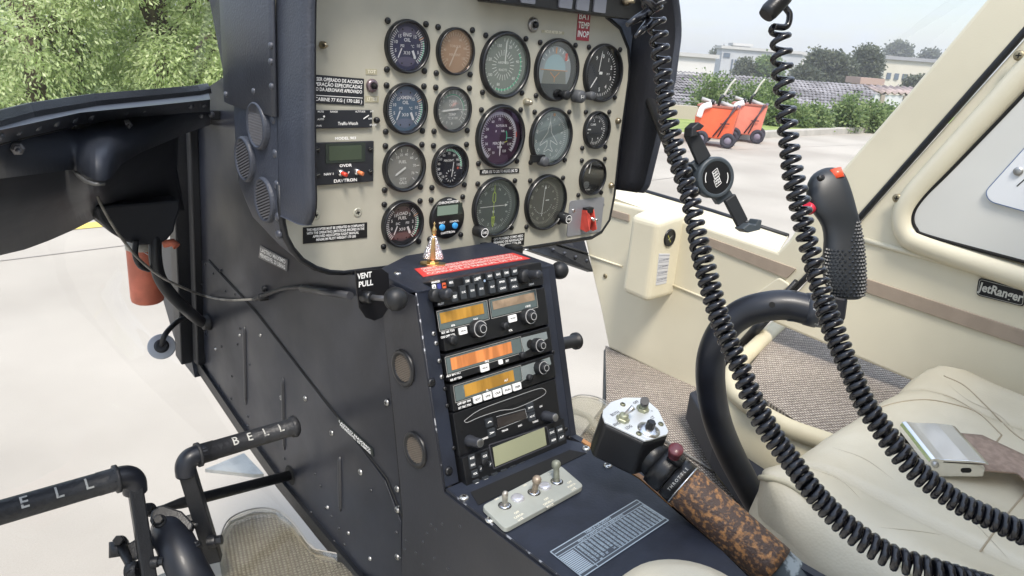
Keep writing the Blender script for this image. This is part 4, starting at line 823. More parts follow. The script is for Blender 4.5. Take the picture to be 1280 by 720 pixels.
# knob rods: vent pulls
def pull(name, label, base, mid, ball, r, rodr, plate=None, cat='knob'):
    t = thing(name, label, cat, base)
    b = MB(); b.tube([base, base + (mid - base) * .3], [rodr * 2.2, rodr * 2.0], blackp, 14); b.build('collar', t)
    b = MB(); b.tube([base, mid], rodr, mat('rod_dark', (.16, .16, .165), .45, metal=.8), 12); b.build('rod', t)
    F = axis_frame(mid, (ball - mid)); L = (ball - mid).length; b = MB()
    b.lathe(F, 0, 0, [(r * .35, -r * .5), (r * .45, -r * .2), (r * .9, 0), (r, r * .2), (r * 1.0, r * .42), (r * .97, r * .48), (r, r * .54), (r * .96, r * .8), (r * .75, r * 1.15), (r * .4, r * 1.35), (0.0001, r * 1.4)], knobm, 30); b.build('ball_grip', t); return t
vb = SD.P(*SD.px(453, 370), .012)
t = pull('vent_knob', 'black vent pull knob on a steel rod left of the radio stack', at(455, 371, Y=-.086), atd(492, 374, .775), atd(500, 373, .762), .0125, .0032)
# VENT PULL bracket plate facing aft
vp = Fr((0, -.085, 0), (1, 0, 0), (0, 0, 1)); pts = [vp.px(x, y) for x, y in ((444, 338), (478, 336), (486, 342), (487, 360), (486, 385), (478, 397), (468, 401), (457, 397), (449, 385), (446, 365))]
b = MB(); b.prism(vp, pts, -.002, 0, mat('bracket_black', (.006, .006, .008), .5)); 
b.build('placard', t, bevel=.0005)
b = MB(); 
for s_, x, y in (('VENT', 455.5, 344.5), ('PULL', 457, 354.5)): u, v = vp.px(x, y, .0); b.text(vp, u, v, .0088, s_, W, .0005, bold=.03, width=abs(vp.px(465.5, y)[0] - vp.px(447.5, y)[0]))
b.build('lettering', t)
pr0 = atd(672, 337, .98)
t = pull('vent_knob', 'black vent knob on a short rod right of the radio stack', atd(668, 334, .985), atd(697, 338, .96), atd(706, 338, .945), .0115, .003)
b = MB(); F = Fr((0, -.03, 0), (1, 0, 0), (0, 0, 1)); b.box(Fr((.150, -.05, .985), (1, 0, 0), (0, 0, 1)), -.012, -.02, .006, .022, -.01, .01, blackp); b.build('bracket', t, bevel=.002)
# right pedal grip seen behind the stack
t = thing('pedal_grip', 'black rubber pedal grip sticking out behind the right of the radio stack', 'pedal', at(700, 430, Y=.085))
a_ = at(690, 432, Y=.085); e_ = at(721, 426, Y=.085); b = MB(); b.tube([a_ + (a_ - e_) * 2, a_, a_.lerp(e_, .8), a_.lerp(e_, .82), e_.lerp(a_, .1), e_.lerp(a_, .08), e_], [.0115, .0115, .0115, .0125, .0125, .016, .016], knobm, 20); b.build('grip', t)
b = MB(); a2 = a_ + (a_ - e_) * 2; b.tube([a2, a2 + V((-.005, .05, -.19))], .009, black, 10); b.build('arm', t)
# figurine
fp = SH.P(*SH.px(541, 331), .0); t = thing('figurine', 'small gold and silver robed statuette on the shelf under the chronometer', 'figurine', fp)
F = Fr(fp, (1, -.9, 0), (.9, 1, 0)); s = .00078
b = MB(); b.prism(F, [(math.cos(k * PI / 4 + .39) * 21 * s, math.sin(k * PI / 4 + .39) * 12 * s) for k in range(8)], 0, 3.5 * s, gold); b.prism(F, [(math.cos(k * PI / 4 + .39) * 10 * s, math.sin(k * PI / 4 + .39) * 7 * s) for k in range(8)], 3.5 * s, 6.5 * s, gold); b.lathe(F, 0, 0, [(6 * s, 6.5 * s), (4 * s, 9 * s), (6 * s, 11 * s)], gold, 16); b.build('base', t, bevel=.0006)
b = MB(); vs = []
for r_, d_, w_ in ((15.5, 10, 6), (16.5, 12, 6.4), (14, 20, 5.5), (9.4, 32, 4.5), (5.6, 42, 3.4), (3.2, 47, 2.6)): vs.append([F.P(math.cos(k * PI / 12) * r_ * s * (1 + .04 * math.sin(k * 6)), math.sin(k * PI / 12) * w_ * s * (1 + .08 * math.sin(k * 4)), d_ * s) for k in range(24)])
b.grid(vs, silv, True, True); b.build('cloak', t)
b = MB()
b.prism(Fr(F.P(0, -.0005, 0), F.u, F.n), [(-4.5 * s, 10 * s), (4.5 * s, 10 * s), (2.2 * s, 44 * s), (-2.2 * s, 44 * s)], .001, .0062, gold); b.build('robe', t, bevel=.001)
b = MB(); b.lathe(F, 0, 0, [(1.5 * s, 46 * s), (3.2 * s, 48 * s), (3.6 * s, 50.5 * s), (3 * s, 53 * s), (3.6 * s, 54 * s), (3.8 * s, 56 * s), (1.8 * s, 60 * s), (.8 * s, 62 * s), (1.3 * s, 63.5 * s), (.5 * s, 66 * s), (.3 * s, 68 * s)], gold, 16); b.box(F, -1.6 * s, -.4 * s, 1.6 * s, .4 * s, 65 * s, 66 * s, gold); b.build('crown', t)

# =================================================================== LEFT NOSE FRAME
def rowz(L, Z, ext=True):
    r = [at(x, y, Z=Z) for x, y in L]
    if ext: d = (r[0] - r[1]).normalized(); r = [r[0] + d * .30 + V((-.0, -.10, 0)), r[0] + d * .12] + r
    return r
def interp(L, xs):
    o = []
    for x in xs:
        for i in range(len(L) - 1):
            if L[i][0] <= x <= L[i + 1][0]:
                t = (x - L[i][0]) / (L[i + 1][0] - L[i][0]); o.append((x, L[i][1] * (1 - t) + L[i + 1][1] * t)); break
    return o
XS = [i * 6.55 for i in range(41)]
rimL = [(0, 151), (40, 140), (120, 126.5), (200, 119), (250, 114), (278, 108)]
rivL = [(0, 163), (100, 141), (200, 131), (278, 123)]
slotL = [(0, 181), (21, 175), (82, 161), (160, 147), (235, 140), (278, 138)]
lowL = [(0, 222), (50, 216), (92, 211), (108, 219), (122, 226), (135, 225), (150, 205), (175, 190), (235, 165), (278, 150)]
botL = [(0, 316), (30, 309), (60, 298), (90, 285), (116, 272), (126, 262), (230, 261), (278, 261)]
nose = thing('nose_frame', 'curved black nose frame with slotted flange under the left windshield', 'frame', at(150, 150, Z=1.167))
r0 = rowz(interp(rimL, XS), 1.167); r1 = rowz(interp(rivL, XS), 1.1655); r2 = rowz(interp(slotL, XS), 1.147); r3 = rowz(interp(lowL, XS), 1.112)
rout = [p + V((-.0, .022, .004)) for p in r0]
b = MB(); b.grid([rout, [p + V((0, .006, .006)) for p in r0], r0, [p + V((0, -.002, -.006)) for p in r0], ], black, False); b.build('weather_seal', nose, solid=.002)
b = MB(); b.grid([[p + V((0, .004, -.006)) for p in r0], r1, [p + V((0, -.0, .0)) for p in [a.lerp(c, .9) for a, c in zip(r1, r2)]], r2], mat('frame_paint', (.022, .026, .036), .42, bump=.1, bscale=200, rvar=.06), False); fl = b.build('flange', nose, solid=.001)
def mid(a, c, t): return [p.lerp(q, t) for p, q in zip(a, c)]
r2b = mid(r2, r3, .45); r2b = [p + V((0, -.004, 0)) for p in r2b]
b = MB(); b.grid([r2, r2b, r3, [p + V((0, .03, .0)) for p in r3]], mat('fairing_paint', (.022, .026, .036), .5, var=.08, vscale=8, bump=.08, bscale=200, rvar=.07)); b.build('fairing', nose, solid=.001)
# slots along the flange and dome rivets
b = MB()
for x0, x1 in ((-2, 12), (21, 83), (90, 109), (122, 152), (160, 195), (206, 235)):
    q = interp(slotL, [max(0, x0), min(x1, 262)]) if x0 >= 0 else [(0, 181), (x1, 177.5)]
    a_, c_ = [at(x, y - 1.5, Z=1.1485) for x, y in q]; n = (CAM - a_).normalized() * .003; b.tube([a_ + n, a_.lerp(c_, .5) + n, c_ + n], .0016 if x0 != 90 else .0034, holem, 6)
b.build('slots', nose)
pr = None
for x, y in ((0, 169.5), (23, 162.5), (47, 157.5), (70, 153), (92.5, 148), (114, 145), (136, 141), (157.5, 138.5), (179, 136.5), (200, 134), (219.5, 132.5), (239.5, 132), (255, 130)):
    p = at(x, y, Z=1.158); p = p + (CAM - p).normalized() * .010; F = axis_frame(p, (.1, -.8, .5))
    if pr is None: b = MB(); b.lathe(F, 0, 0, [(.0036, -.003), (.0034, .001), (.002, .0024), (.0005, .0028)], rv, 10); pr = b.build('rivet', nose); p0 = p
    else: copies(pr, [p - p0], nose)
for x, y, z in ((22, 186, 1.14), (159, 156, 1.140)):
    p = at(x, y, Z=z); F = axis_frame(p + (CAM - p).normalized() * .007, (-.1, -1, -.1)); b = MB(); b.lathe(F, 0, 0, [(.0058, -.006), (.0058, .001), (.004, .002), (.004, .005), (.0024, .0055), (.0024, .010), (.001, .011)], mat('bolt_dark', (.16, .16, .17), .4, metal=.8), 6, smooth=False); b.build('bolt', nose)
# dark back wall below the fairing
XS2 = [i * 5.75 for i in range(41)]; r3d = [p + V((0, .028, .002)) for p in rowz(interp(lowL, XS2), 1.112)]; r5 = rowz(interp(botL, XS2), .985)
b = MB(); b.grid([r3d, [p.lerp(q, .5) + V((0, .02, 0)) for p, q in zip(r3d, r5)], r5, [p + V((0, .03, -.004)) for p in r5]], mat('nose_wall_black', (.013, .0155, .023), .6, bump=.1, bscale=100, rvar=.08)); b.build('back_wall', nose, solid=.003)
# black trough with rounded end hanging under the wall
b = MB(); ty = .36
TF = Fr((0, ty, 0), (1, 0, 0), (0, 0, 1)); pts = [TF.px(x, y) for x, y in ((118, 258), (124, 276), (140, 292), (158, 303), (175, 307), (198, 306), (210, 300), (218, 290), (221, 276), (226, 262), (226, 250))]
b.prism(TF, pts, -.16, .0, mat('nose_wall_black', (.013, .0155, .023), .6)); b.build('trough', nose, bevel=.004)
b = MB(); pts = [TF.px(x, y, .004) for x, y in ((93, 212), (100, 222), (112, 229), (125, 232), (136, 227))]
ee = [at(x, y, Z=1.108) + V((0, -.002, 0)) for x, y in ((91, 211), (97, 219), (106, 226), (118, 230), (130, 229))]; b.tube(ee, .0018, mat('lip_paint', (.10, .10, .095), .4), 8); b.build('duct_lip', nose)
for (x, y) in ((251, 144), (263, 143)):
    p = at(x, y, Z=1.14); dd = MB(); F = axis_frame(p + V((0, -.004, 0)), (-.5, -1, 0)); dd.lathe(F, 0, 0, [(.004, -.003), (.004, .001), (.002, .003)], rv, 10); dd.build('rivet', nose)
b = MB(); BF = SD; pp = [SD.px(x, y) for x, y in ((244, 140), (276, 138), (276, 150), (246, 153))]; b.prism(SD, pp, .0, .03, black); b.build('bracket', nose, bevel=.002)
# vertical channel on the skin
b = MB()
for a_, d0, d1 in ((((229, 160), (238, 160), (248, 452), (240, 440)), 0, .030), (((243, 155), (248, 155), (257, 455), (251, 450)), .0, .014)): b.prism(SD, [SD.px(x, y) for x, y in a_], d0, d1, black)
b.build('channel', ped, bevel=.002)
# grey web plate of the nose, between channel and keel
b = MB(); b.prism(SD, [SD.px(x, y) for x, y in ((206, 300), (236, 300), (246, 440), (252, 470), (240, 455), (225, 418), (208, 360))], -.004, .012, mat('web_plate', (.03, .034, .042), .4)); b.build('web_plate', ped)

# canister, hose, cable, drain
cp = at(186, 340, Y=.43); t = thing('red_canister', 'dull red canister hanging below the nose frame', 'canister', cp)
F = Fr(at(185, 377, Y=.43), (1, 0, 0), (0, 1, 0)); h_ = (at(181, 305, Y=.43) - at(185, 377, Y=.43)).length; rr = (at(205, 340, Y=.43) - at(163.5, 340, Y=.43)).length / 2
b = MB(); b.lathe(F, 0, 0, [(.001, 0), (rr * .8, .0), (rr * .96, .003), (rr, .010), (rr, h_ * .96), (rr * .97, h_), (.001, h_)], canm, 40); b.build('body', t)
b = MB(); b.lathe(F, 0, 0, [(rr * 1.04, h_ - .006), (rr * 1.04, h_ + .004), (rr * .5, h_ + .006), (rr * .5, h_ + .02)], mat('canister_cap', (.45, .42, .36), .4), 32); b.build('cap', t)
b = MB(); g_ = F.P(rr * .5, -rr, h_); b.tube([atd(178, 314, 1.10), atd(186, 319, 1.09), atd(190, 312, 1.09)], .0007, steel, 6); b.tube([atd(179, 333, 1.10), atd(190, 335, 1.09), atd(200, 334, 1.09)], .0007, steel, 6); b.build('lock_wire', t)
b = MB(); b.tube([atd(x, y, d) for x, y, d in ((205, 305, 1.12), (216, 303, 1.12), (221, 308, 1.12))], .006, canm, 10); b.build('fitting', t)
hs = thing('hose', 'thick black rubber hose from the trough to the side skin', 'hose', atd(210, 360, 1.1))
endp = SD.P(*SD.px(262, 402), .002)
b = MB(); b.tube(catmull([atd(194, 296, 1.08), atd(194, 320, 1.08), atd(199, 345, 1.09), atd(212, 366, 1.11), atd(232, 386, 1.15), endp + V((-.012, 0, .003)), endp + V((.002, 0, 0))], 6), .0092, hose, 16, up=(1, 0, 0)); b.build('tube', hs)
b = MB(); F = axis_frame(endp, (-1, 0, 0)); b.lathe(F, 0, 0, [(.015, 0), (.015, .003), (.0125, .006), (.0125, .010), (.0095, .0105)], black, 20); b.build('clamp', hs)
b = MB(); b.tube(catmull([atd(170, 300, 1.05), atd(169, 318, 1.05), atd(175, 332, 1.06), atd(186, 337, 1.08)], 6), .0042, hose, 10); b.build('branch', hs)
cb = thing('control_cable', 'thin grey control cable running from the nose to the vent pull', 'cable', SD.P(*SD.px(330, 372), .004))
cp_ = [atd(118, 228, .93), atd(122, 246, .94), atd(134, 270, .95), atd(150, 295, .97), atd(172, 322, 1.01), atd(200, 345, 1.06), atd(232, 361, 1.12)] + [SD.P(*SD.px(x, y), .008) for x, y in ((262, 369), (290, 374), (325, 373))]
b = MB(); b.tube(catmull(cp_, 6), .0019, mat('cable_grey', (.22, .21, .19), .45, var=.35, vscale=60), 8); b.build('bare_cable', cb)
b = MB(); b.tube(catmull([SD.P(*SD.px(x, y), .009) for x, y in ((325, 373), (340, 367), (362, 359.5), (388, 357.5))], 6), .0030, black, 10); b.tube([SD.P(*SD.px(x, y), .009) for x, y in ((385, 359), (446, 368))], .0048, mat('sheath', (.045, .046, .052), .32), 12); b.build('sheath', cb)
b = MB(); u, v = SD.px(330, 371, .005); b.lathe(SD, u, v, [(.006, 0), (.006, .012), (.004, .014)], black, 14); u, v = SD.px(330, 361, .003); b.lathe(SD, u, v, [(.0045, 0), (.0045, .005), (.002, .007)], black, 10); b.build('clamp', cb)
dr = thing('drain_fitting', 'light grey drain disc on a bent black rod in the lower nose window', 'drain', at(202, 433, Y=.40))
F = axis_frame(at(202, 433, Y=.40), (-.25, -.75, .62)); b = MB(); b.lathe(F, 0, 0, [(.0205, -.002), (.0205, .0), (.019, .001)], mat('disc_grey', (.40, .42, .45), .4), 32); b.build('disc', dr)
b = MB(); b.lathe(F, 0, 0, [(.011, .001), (.011, .004), (.007, .005)], black, 20); b.tube(catmull([F.P(0, 0, .002), at(205, 421, Y=.39), at(212, 411, Y=.40), at(222, 402, Y=.43), SD.P(*SD.px(240, 395), .01)], 6), .0042, black, 10); b.build('rod', dr)

# =================================================================== PEDALS (left)
pd = thing('rudder_pedals', 'pair of black pedals with embossed rubber grips on a crank assembly, left footwell', 'pedals', atd(215, 680, .90))
gripm = mat('grip_rubber', (.020, .021, .024), .5, bump=.7, bscale=160)
def pedal(e0, e1, r, arm_end, word, wpos, pop):
    ax_ = (e1 - e0).normalized(); L = (e1 - e0).length
    b = MB(); b.tube([e0, e0 + ax_ * .004, e0 + ax_ * .0045, e0 + ax_ * .022, e0 + ax_ * .023, e1 - ax_ * .010, e1 - ax_ * .009, e1 - ax_ * .003, e1], [r * 1.22, r * 1.22, r * 1.0, r * 1.0, r * .96, r * .96, r * 1.12, r * 1.2, r * 1.0], gripm, 28); g = b.build('grip', pd)
    return g, ax_
E0 = at(237, 575, Y=.088); E0 = V((-.243, .086, E0.z)); E1 = at(373, 532, Y=.086); zc = (E0.z + E1.z) / 2
E0 = V((at(246, 569, Y=.086).x, .086, at(246, 569, Y=.086).z)); E1 = at(371, 532, Y=.086)
def elbow(top, arm, r, name='arm', ra=.0098):
    """from the inner end of a grip round the bend, then down the flat arm"""
    b = MB(); b.tube(catmull([top + V((.012, 0, 0)), top, top + V((-.009, 0, -.002)), top + V((-.014, 0, -.010)), top + V((-.014, 0, -.022))], 5), r, tubem, 18, up=(0, 1, 0)); b.build('elbow', pd)
    a0 = top + V((-.014, 0, -.010)); F = axis_frame(a0, (arm - a0)); L = (arm - a0).length; b = MB(); b.rrect(F, -.0075, -.0095, .0075, .0095, .002, 0, L, black); b.build(name, pd, bevel=.001)
pedal(E0, E1, .0125, None, '', None, None)
elbow(E0, atd(268, 700, .955), .0125)
G1 = at(148, 598, Y=.105); G0 = G1 + V((-.165, 0, 0)) ; G0.z = at(0, 637, Y=.105).z - .003
def wordon(A, Bp, r, word, frac, sz, toward):
    """raised worn letters along a grip"""
    ax_ = (Bp - A).normalized(); n = (CAM - A.lerp(Bp, .5)); n = (n - ax_ * n.dot(ax_)).normalized(); n = (n + V((0, 0, .35))).normalized(); n = (n - ax_ * n.dot(ax_)).normalized(); F = Fr(A, ax_, n.cross(ax_)); b = MB(); L = (Bp - A).length
    for ch, fr in zip(word, frac):
        vs, fs, w = textfine(ch); P_ = []
        for x, y in vs:
            a = y * sz / r; P_.append(F.P(fr * L + x * sz, math.sin(a) * (r + .0010), math.cos(a) * (r + .0010)))
        b.add(P_, fs, mat('worn_letter', (.50, .50, .47), .5, col2=(.06, .06, .065), vscale=170, cut=(.56, .66)))
    return b.build('lettering', pd)
wordon(E0, E1, .0122, 'BELL', (.34, .48, .64, .80), .0145, None)
b = MB(); r = .0138; e0, e1 = G1, G0; ax_ = (e1 - e0).normalized()
b.tube([e0, e0 + ax_ * .004, e0 + ax_ * .0045, e0 + ax_ * .022, e0 + ax_ * .023, e1 - ax_ * .01, e1 - ax_ * .003, e1], [r * 1.22, r * 1.22, r, r, r * .97, r * .97, r * 1.2, r], gripm, 28); b.build('grip', pd)
wordon(G0, G1, .0136, 'BELL', (.22, .42, .62, .80), .018, None)
b = MB(); b.tube(catmull([G1 + V((-.01, 0, 0)), G1, G1 + V((.010, 0, -.002)), G1 + V((.016, 0, -.010)), G1 + V((.0165, 0, -.024))], 5), .0138, tubem, 18, up=(0, 1, 0)); b.build('elbow', pd)
a0 = G1 + V((.0165, 0, -.012)); arm = atd(187, 726, .885); F = axis_frame(a0, arm - a0); b = MB(); b.rrect(F, -.008, -.0105, .008, .0105, .002, 0, (arm - a0).length + .05, black); b.build('arm', pd, bevel=.001)
# crank: shaft, yoke, levers, bolts, rod
sh0 = atd(208, 655, .93); sh1 = atd(250, 745, .86)
b = MB(); b.tube([sh0, sh0.lerp(sh1, .1), sh1], [.019, .0225, .0235], tubem, 28); b.build('shaft', pd)
YF = axis_frame(atd(212, 648, .92), V((-.35, -.55, .75)), (0, 0, 1))
yk = lambda L: [YF.px(x, y) for x, y in L]
b = MB(); b.prism(YF, yk([(190, 640), (203, 632), (228, 640), (243, 656), (240, 664), (215, 672), (203, 684), (196, 668), (188, 652)]), -.008, .005, black); b.build('yoke', pd, bevel=.002)
b = MB(); b.prism(YF, yk([(195, 655), (212, 668), (163, 700), (148, 690), (150, 683)]), -.016, -.006, black); b.prism(YF, yk([(222, 646), (256, 636), (262, 646), (232, 664)]), -.012, -.003, black); b.build('lever', pd, bevel=.002)
def boltat(x, y, dep, r, h, n_=(-.3, -.5, .8), par=pd, nm='bolt'):
    F = axis_frame(atd(x, y, dep), n_); b = MB(); b.lathe(F, 0, 0, [(r * 1.3, -h), (r * 1.3, 0), (r * 1.25, h * .15)], black, 20); b.lathe(F, 0, 0, [(r, h * .15), (r, h * .9), (r * .8, h)], steel if False else blackp, 6, smooth=False); b.build(nm, par)
boltat(150, 678, .90, .0065, .010); boltat(199, 651, .905, .0062, .007); boltat(187, 636, .93, .0060, .008); boltat(269, 676, .93, .006, .009, (.8, -.5, .2)); boltat(197, 702, .88, .005, .007, (.8, -.5, .1)); boltat(246, 683, .90, .005, .006, (.1, -.9, .2)); boltat(240, 650, .93, .005, .008)
b = MB(); b.tube([atd(152, 683, .90), atd(163, 708, .885), atd(166, 716, .88)], [.007, .0045, .008], black, 12); b.tube([atd(160, 714, .885), atd(174, 712, .885)], .0105, black, 16); b.tube([atd(148, 676, .905), atd(148, 696, .90)], .0105, black, 16); b.build('link', pd)
rod0 = atd(195, 637, .94); rod1 = SD.P(*SD.px(363, 594), 0)
b = MB(); dirn = (rod1 - rod0); b.tube([rod0, rod0 + dirn * .05, rod0 + dirn * .16, rod0 + dirn * .2, rod1], [.0035, .0038, .0072, .0076, .0076], black, 18); b.build('push_rod', pd)
b = MB(); F = SD; u, v = SD.px(363, 594, .0016); b.disc(SD, u, v, .0155, .0022, holem, 24); b.build('hole', ped)
# clear floor mat + floor
b = MB(); fl_ = [GD.px(x, y, .56) for x, y in ((272, 690), (276, 668), (290, 650), (318, 640), (345, 640), (365, 655), (385, 678), (405, 694), (435, 700), (470, 722), (530, 790))]
fl_ += [(-.07, -.30), (-.07, -1.7), (-.62, -1.7), (-.62, -.1), (-.35, .14)]
b.prism(GD, fl_, .54, .56, mat('floor_cream', (.52, .49, .42), .5)); lf = b.build('floor', None); tag(lf, kind='structure')
b = MB(); ml = [GD.px(x, y, .563) for x, y in ((280, 700), (283, 675), (295, 655), (320, 645), (342, 646), (360, 660), (378, 684), (400, 702), (430, 706), (462, 728), (462, 800), (300, 800))]
b.prism(GD, ml, .561, .566, MATS['mat_mesh']); mt = b.build('floor_mat', None); tag(mt, 'grey ribbed heel mat under a clear plastic cover, by the pedals', 'mat')
b = MB(); ml = [GD.px(x, y, .570) for x, y in ((274, 700), (276, 672), (288, 649), (318, 637), (345, 639), (366, 655), (388, 684), (404, 690), (435, 698), (468, 724), (468, 800), (290, 800))]
b.prism(GD, ml, .567, .572, glass('clear_plastic', (.93, .92, .88), (1, 1, 1), .05, .05, .5)); c_ = b.build('plastic_cover', mt)
b = MB(); b.tube(catmull([GD.P(u, v, .572) for u, v in ml], 4), .0012, mat('plastic_edge', (.30, .29, .27), .3), 6); b.build('cover_edge', mt)
# grey step fin outside
b = MB(); F = Fr((0, 0, .44), (1, 0, 0), (0, 1, 0)); pts = [F.px(x, y) for x, y in ((256, 586), (305, 566), (330, 592), (318, 593))]; b.prism(F, pts, -.008, 0, mat('fin_grey', (.50, .50, .46), .6, var=.1, vscale=30)); t = b.build('step_fin', None, bevel=.001); tag(t, 'small pale grey fin outside below the nose keel', 'fin')
# left lower nose window and windshields (clear panes)
pane = glass('window_pane', (.99, .99, .99), (1, 1, 1), .0, .01, .04)
r5x = [p + V((0, .03, -.004)) for p in r5]
kb = [SD.P(*SD.px(x, y), .02) for x, y in ((450, 722), (398, 662), (350, 604), (300, 534), (262, 478), (240, 425))]
low_ = []
n_ = len(r5x)
fe = [V((-.66, -.10, .56)), V((-.5, .02, .56)), V((-.36, .15, .56)), V((-.25, .25, .56)), V((-.17, .27, .56))] + [V((-.10, .24, .57)), kb[1], kb[2], kb[3], kb[4], kb[5]]
def resample(L, n):
    S_ = [0]
    for i in range(1, len(L)): S_.append(S_[-1] + (L[i] - L[i - 1]).length)
    o = []
    for k in range(n):
        s_ = S_[-1] * k / (n - 1); i = max(j for j in range(len(L)) if S_[j] <= s_ + 1e-9); i = min(i, len(L) - 2); t = (s_ - S_[i]) / (S_[i + 1] - S_[i]); o.append(L[i].lerp(L[i + 1], t))
    return o
A_ = resample(r5x, 20); B_ = resample(fe, 20)
rows = [[a.lerp(c, t) + V((-.03, .26, -.02)) * math.sin(PI * t) for a, c in zip(A_, B_)] for t in [i / 8 for i in range(9)]]
b = MB(); b.grid(rows, pane); t = b.build('chin_window', None); tag(t, 'clear lower nose window on the left, in front of the pedals', 'window')
b = MB(); top = [p + V((.0, .010, .008)) for p in r0] + [V((-.07, .50, 1.175))]
b.grid([top, [p + V((.01, -.20, .26)) for p in top], [p + V((.02, -.50, .52)) for p in top]], pane); t = b.build('windshield', None); tag(t, 'left windshield pane above the black nose frame', 'windshield')

# =================================================================== RIGHT SIDE
wall = thing('cabin_wall', 'cream forward cabin side with taupe strip and raised box', 'side panel', (.85, .1, .56))
w = lambda L, d=0.: [WR.px(x, y, d) for x, y in L]
fw = w([(722, 232), (760, 250), (800, 260), (880, 283), (972, 314), (986, 300), (1010, 262), (1052, 212), (1140, 110), (1232, 0), (1330, -118), (1400, -118), (1286, 34), (1077, 268), (1004, 349), (903, 460), (872, 490), (760, 435), (750, 385), (739, 338), (731, 300)])
b = MB(); b.prism(WR, fw, -.030, 0, cream); b.build('side_shell', wall, bevel=.007, seg=3)
# ledge and black seal at the window sill
l0 = [(722, 222), (802, 240), (890, 266), (985, 297)]; l1 = [(722, 232), (800, 260), (880, 283), (972, 314)]
O2 = Fr((.93, 0, 0), (0, -1, 0), (0, 0, 1))
b = MB(); b.grid([[WR.P(*WR.px(x, y), -.005) for x, y in l1], [O2.P(*O2.px(x, y - 2), 0) for x, y in l0]], cream, False); b.build('sill_ledge', wall, solid=.006)
b = MB(); b.tube([O2.P(*O2.px(x, y - 2), 0) for x, y in l0], .0055, black, 8); b.build('sill_seal', wall)
# raised trim details
b = MB(); sp_ = w([(886, 296.5), (996, 336), (984, 348), (886, 307.5)]); b.prism(WR, rounded(sp_, .002, 3), 0, .0035, taupe); b.build('trim_strip', wall, bevel=.001)
b = MB(); sp_ = w([(700, 243), (787, 268), (787, 277), (700, 252)]); b.prism(WR, sp_, 0, .0035, taupe); b.build('trim_strip', wall, bevel=.001)
b = MB(); b.tube([WR.P(*WR.px(x, y), .001) for x, y in ((733, 318), (778, 333))], .0025, cream, 8); b.build('moulding', wall)
b = MB(); b.tube([WR.P(*WR.px(x, y), .001) for x, y in ((838, 355), (935, 394))], .0025, cream, 8); b.build('moulding', wall)
b = MB(); b.prism(WR, rounded(w([(938, 372), (975, 346), (990, 356), (953, 384)]), .008), 0, .006, cream); b.build('pad', wall, bevel=.003)
for x, y in ((756.5, 345), (890, 485)): u, v = WR.px(x, y); screw_at(WR, u, v, .0062, .003, mat('brass_old', (.30, .26, .17), .45, metal=.7), True, 0, 'screw', wall)
# box with round dial
best = min([.60 + i * .005 for i in range(48)], key=lambda xf: abs(at(820, 300, X=xf).y - at(851, 300, X=.85).y)); ye = at(820, 300, X=best).y
BF = Fr((best, 0, 0), (0, -1, 0), (0, 0, 1)); q = [BF.px(x, y) for x, y in ((789, 262), (819, 277), (822, 386), (776, 362))]
zt_, zb_ = BF.px(819, 276)[1], BF.px(824, 385)[1]; yf0, yf1 = BF.px(788, 262)[0], BF.px(776, 362)[0]
bx = [V((best, -q[0][0], zt_)), V((best, ye, zt_)), V((best, ye, zb_)), V((best, -q[3][0], zb_ + .004))]
b = MB(); out = [p + V((.87 - best, 0, .0)) for p in bx]; out[0] += V((0, .0, .02)); out[1] += V((0, 0, .012)); out[2] += V((0, 0, -.0)); 
b.add(bx + out, [(0, 1, 2, 3)[::-1], (0, 4, 5, 1)[::-1], (1, 5, 6, 2)[::-1], (2, 6, 7, 3)[::-1], (3, 7, 4, 0)[::-1]], cream); b.build('gauge_box', wall, bevel=.014, seg=4)
AF = Fr((0, ye, 0), (1, 0, 0), (0, 0, 1)); u, v = AF.px(836.5, 297)
b = MB(); rx = .0195; b.lathe(AF, u, v, [(rx, -.001), (rx, .003), (rx * .85, .004), (rx * .8, .0015)], blackp, 32); dg_ = b.build('air_dial', wall)
b = MB(); b.disc(AF, u, v, rx * .8, .002, blackp, 24); b.line(AF, (u - .008, v + .006), (u + .004, v - .010), .001, .0024, gm_yel); b.line(AF, (u - .006, v - .004), (u + .008, v + .004), .0006, .0024, W); b.build('needle', dg_, root=wall)
q = [AF.px(x, y, .001) for x, y in ((824, 317), (837.5, 317), (833, 354), (820, 357))]; b = MB(); b.prism(AF, q, 0, .0008, mat('label_white', (.62, .63, .66), .4)); pw = b.build('placard', wall)
b = MB()
for i in range(9):
    a = V(q[0]).lerp(V(q[3]), .06 + i * .105); c_ = V(q[1]).lerp(V(q[2]), .06 + i * .105); b.line(AF, tuple(a), tuple(c_), .0006, .0012, mat('label_ink', (.12, .13, .2), .5))
    if i % 2: b.text(AF, (a.x + c_.x) / 2, (a.y + c_.y) / 2 - .003, .004, '015 030 045', mat('label_ink', (.12, .13, .2), .5), .0012, width=(c_ - a).length * .85)
b.build('lettering', pw, root=wall)

door = thing('cabin_door', 'cream right cabin door with taupe strip and nameplate', 'door', (.85, -.6, .60))
dp = w([(1296, 30), (1079, 272), (1008, 350), (966, 402), (1138, 476), (1300, 545), (1700, 700), (1900, 500)], 0)
dp = w([(1300, 26), (1080, 271), (1009, 350), (963, 402)], 0) + [(1.5, .70), (1.5, 1.55), (.45, 1.55)]
dp = w([(1080, 271), (1009, 350), (963, 402)]) + w([(1138, 476)]) + [(1.4, WR.px(1300, 545)[1]), (1.4, 1.50), WR.px(1420, -108)]
hole_ = w([(1172, 232), (1148, 262), (1146, 277), (1152, 287), (1170, 295), (1290, 328)])
b = MB(); b.prism(WR, dp, -.028, .0, cream); b.build('door_shell', door, bevel=.006, seg=3)
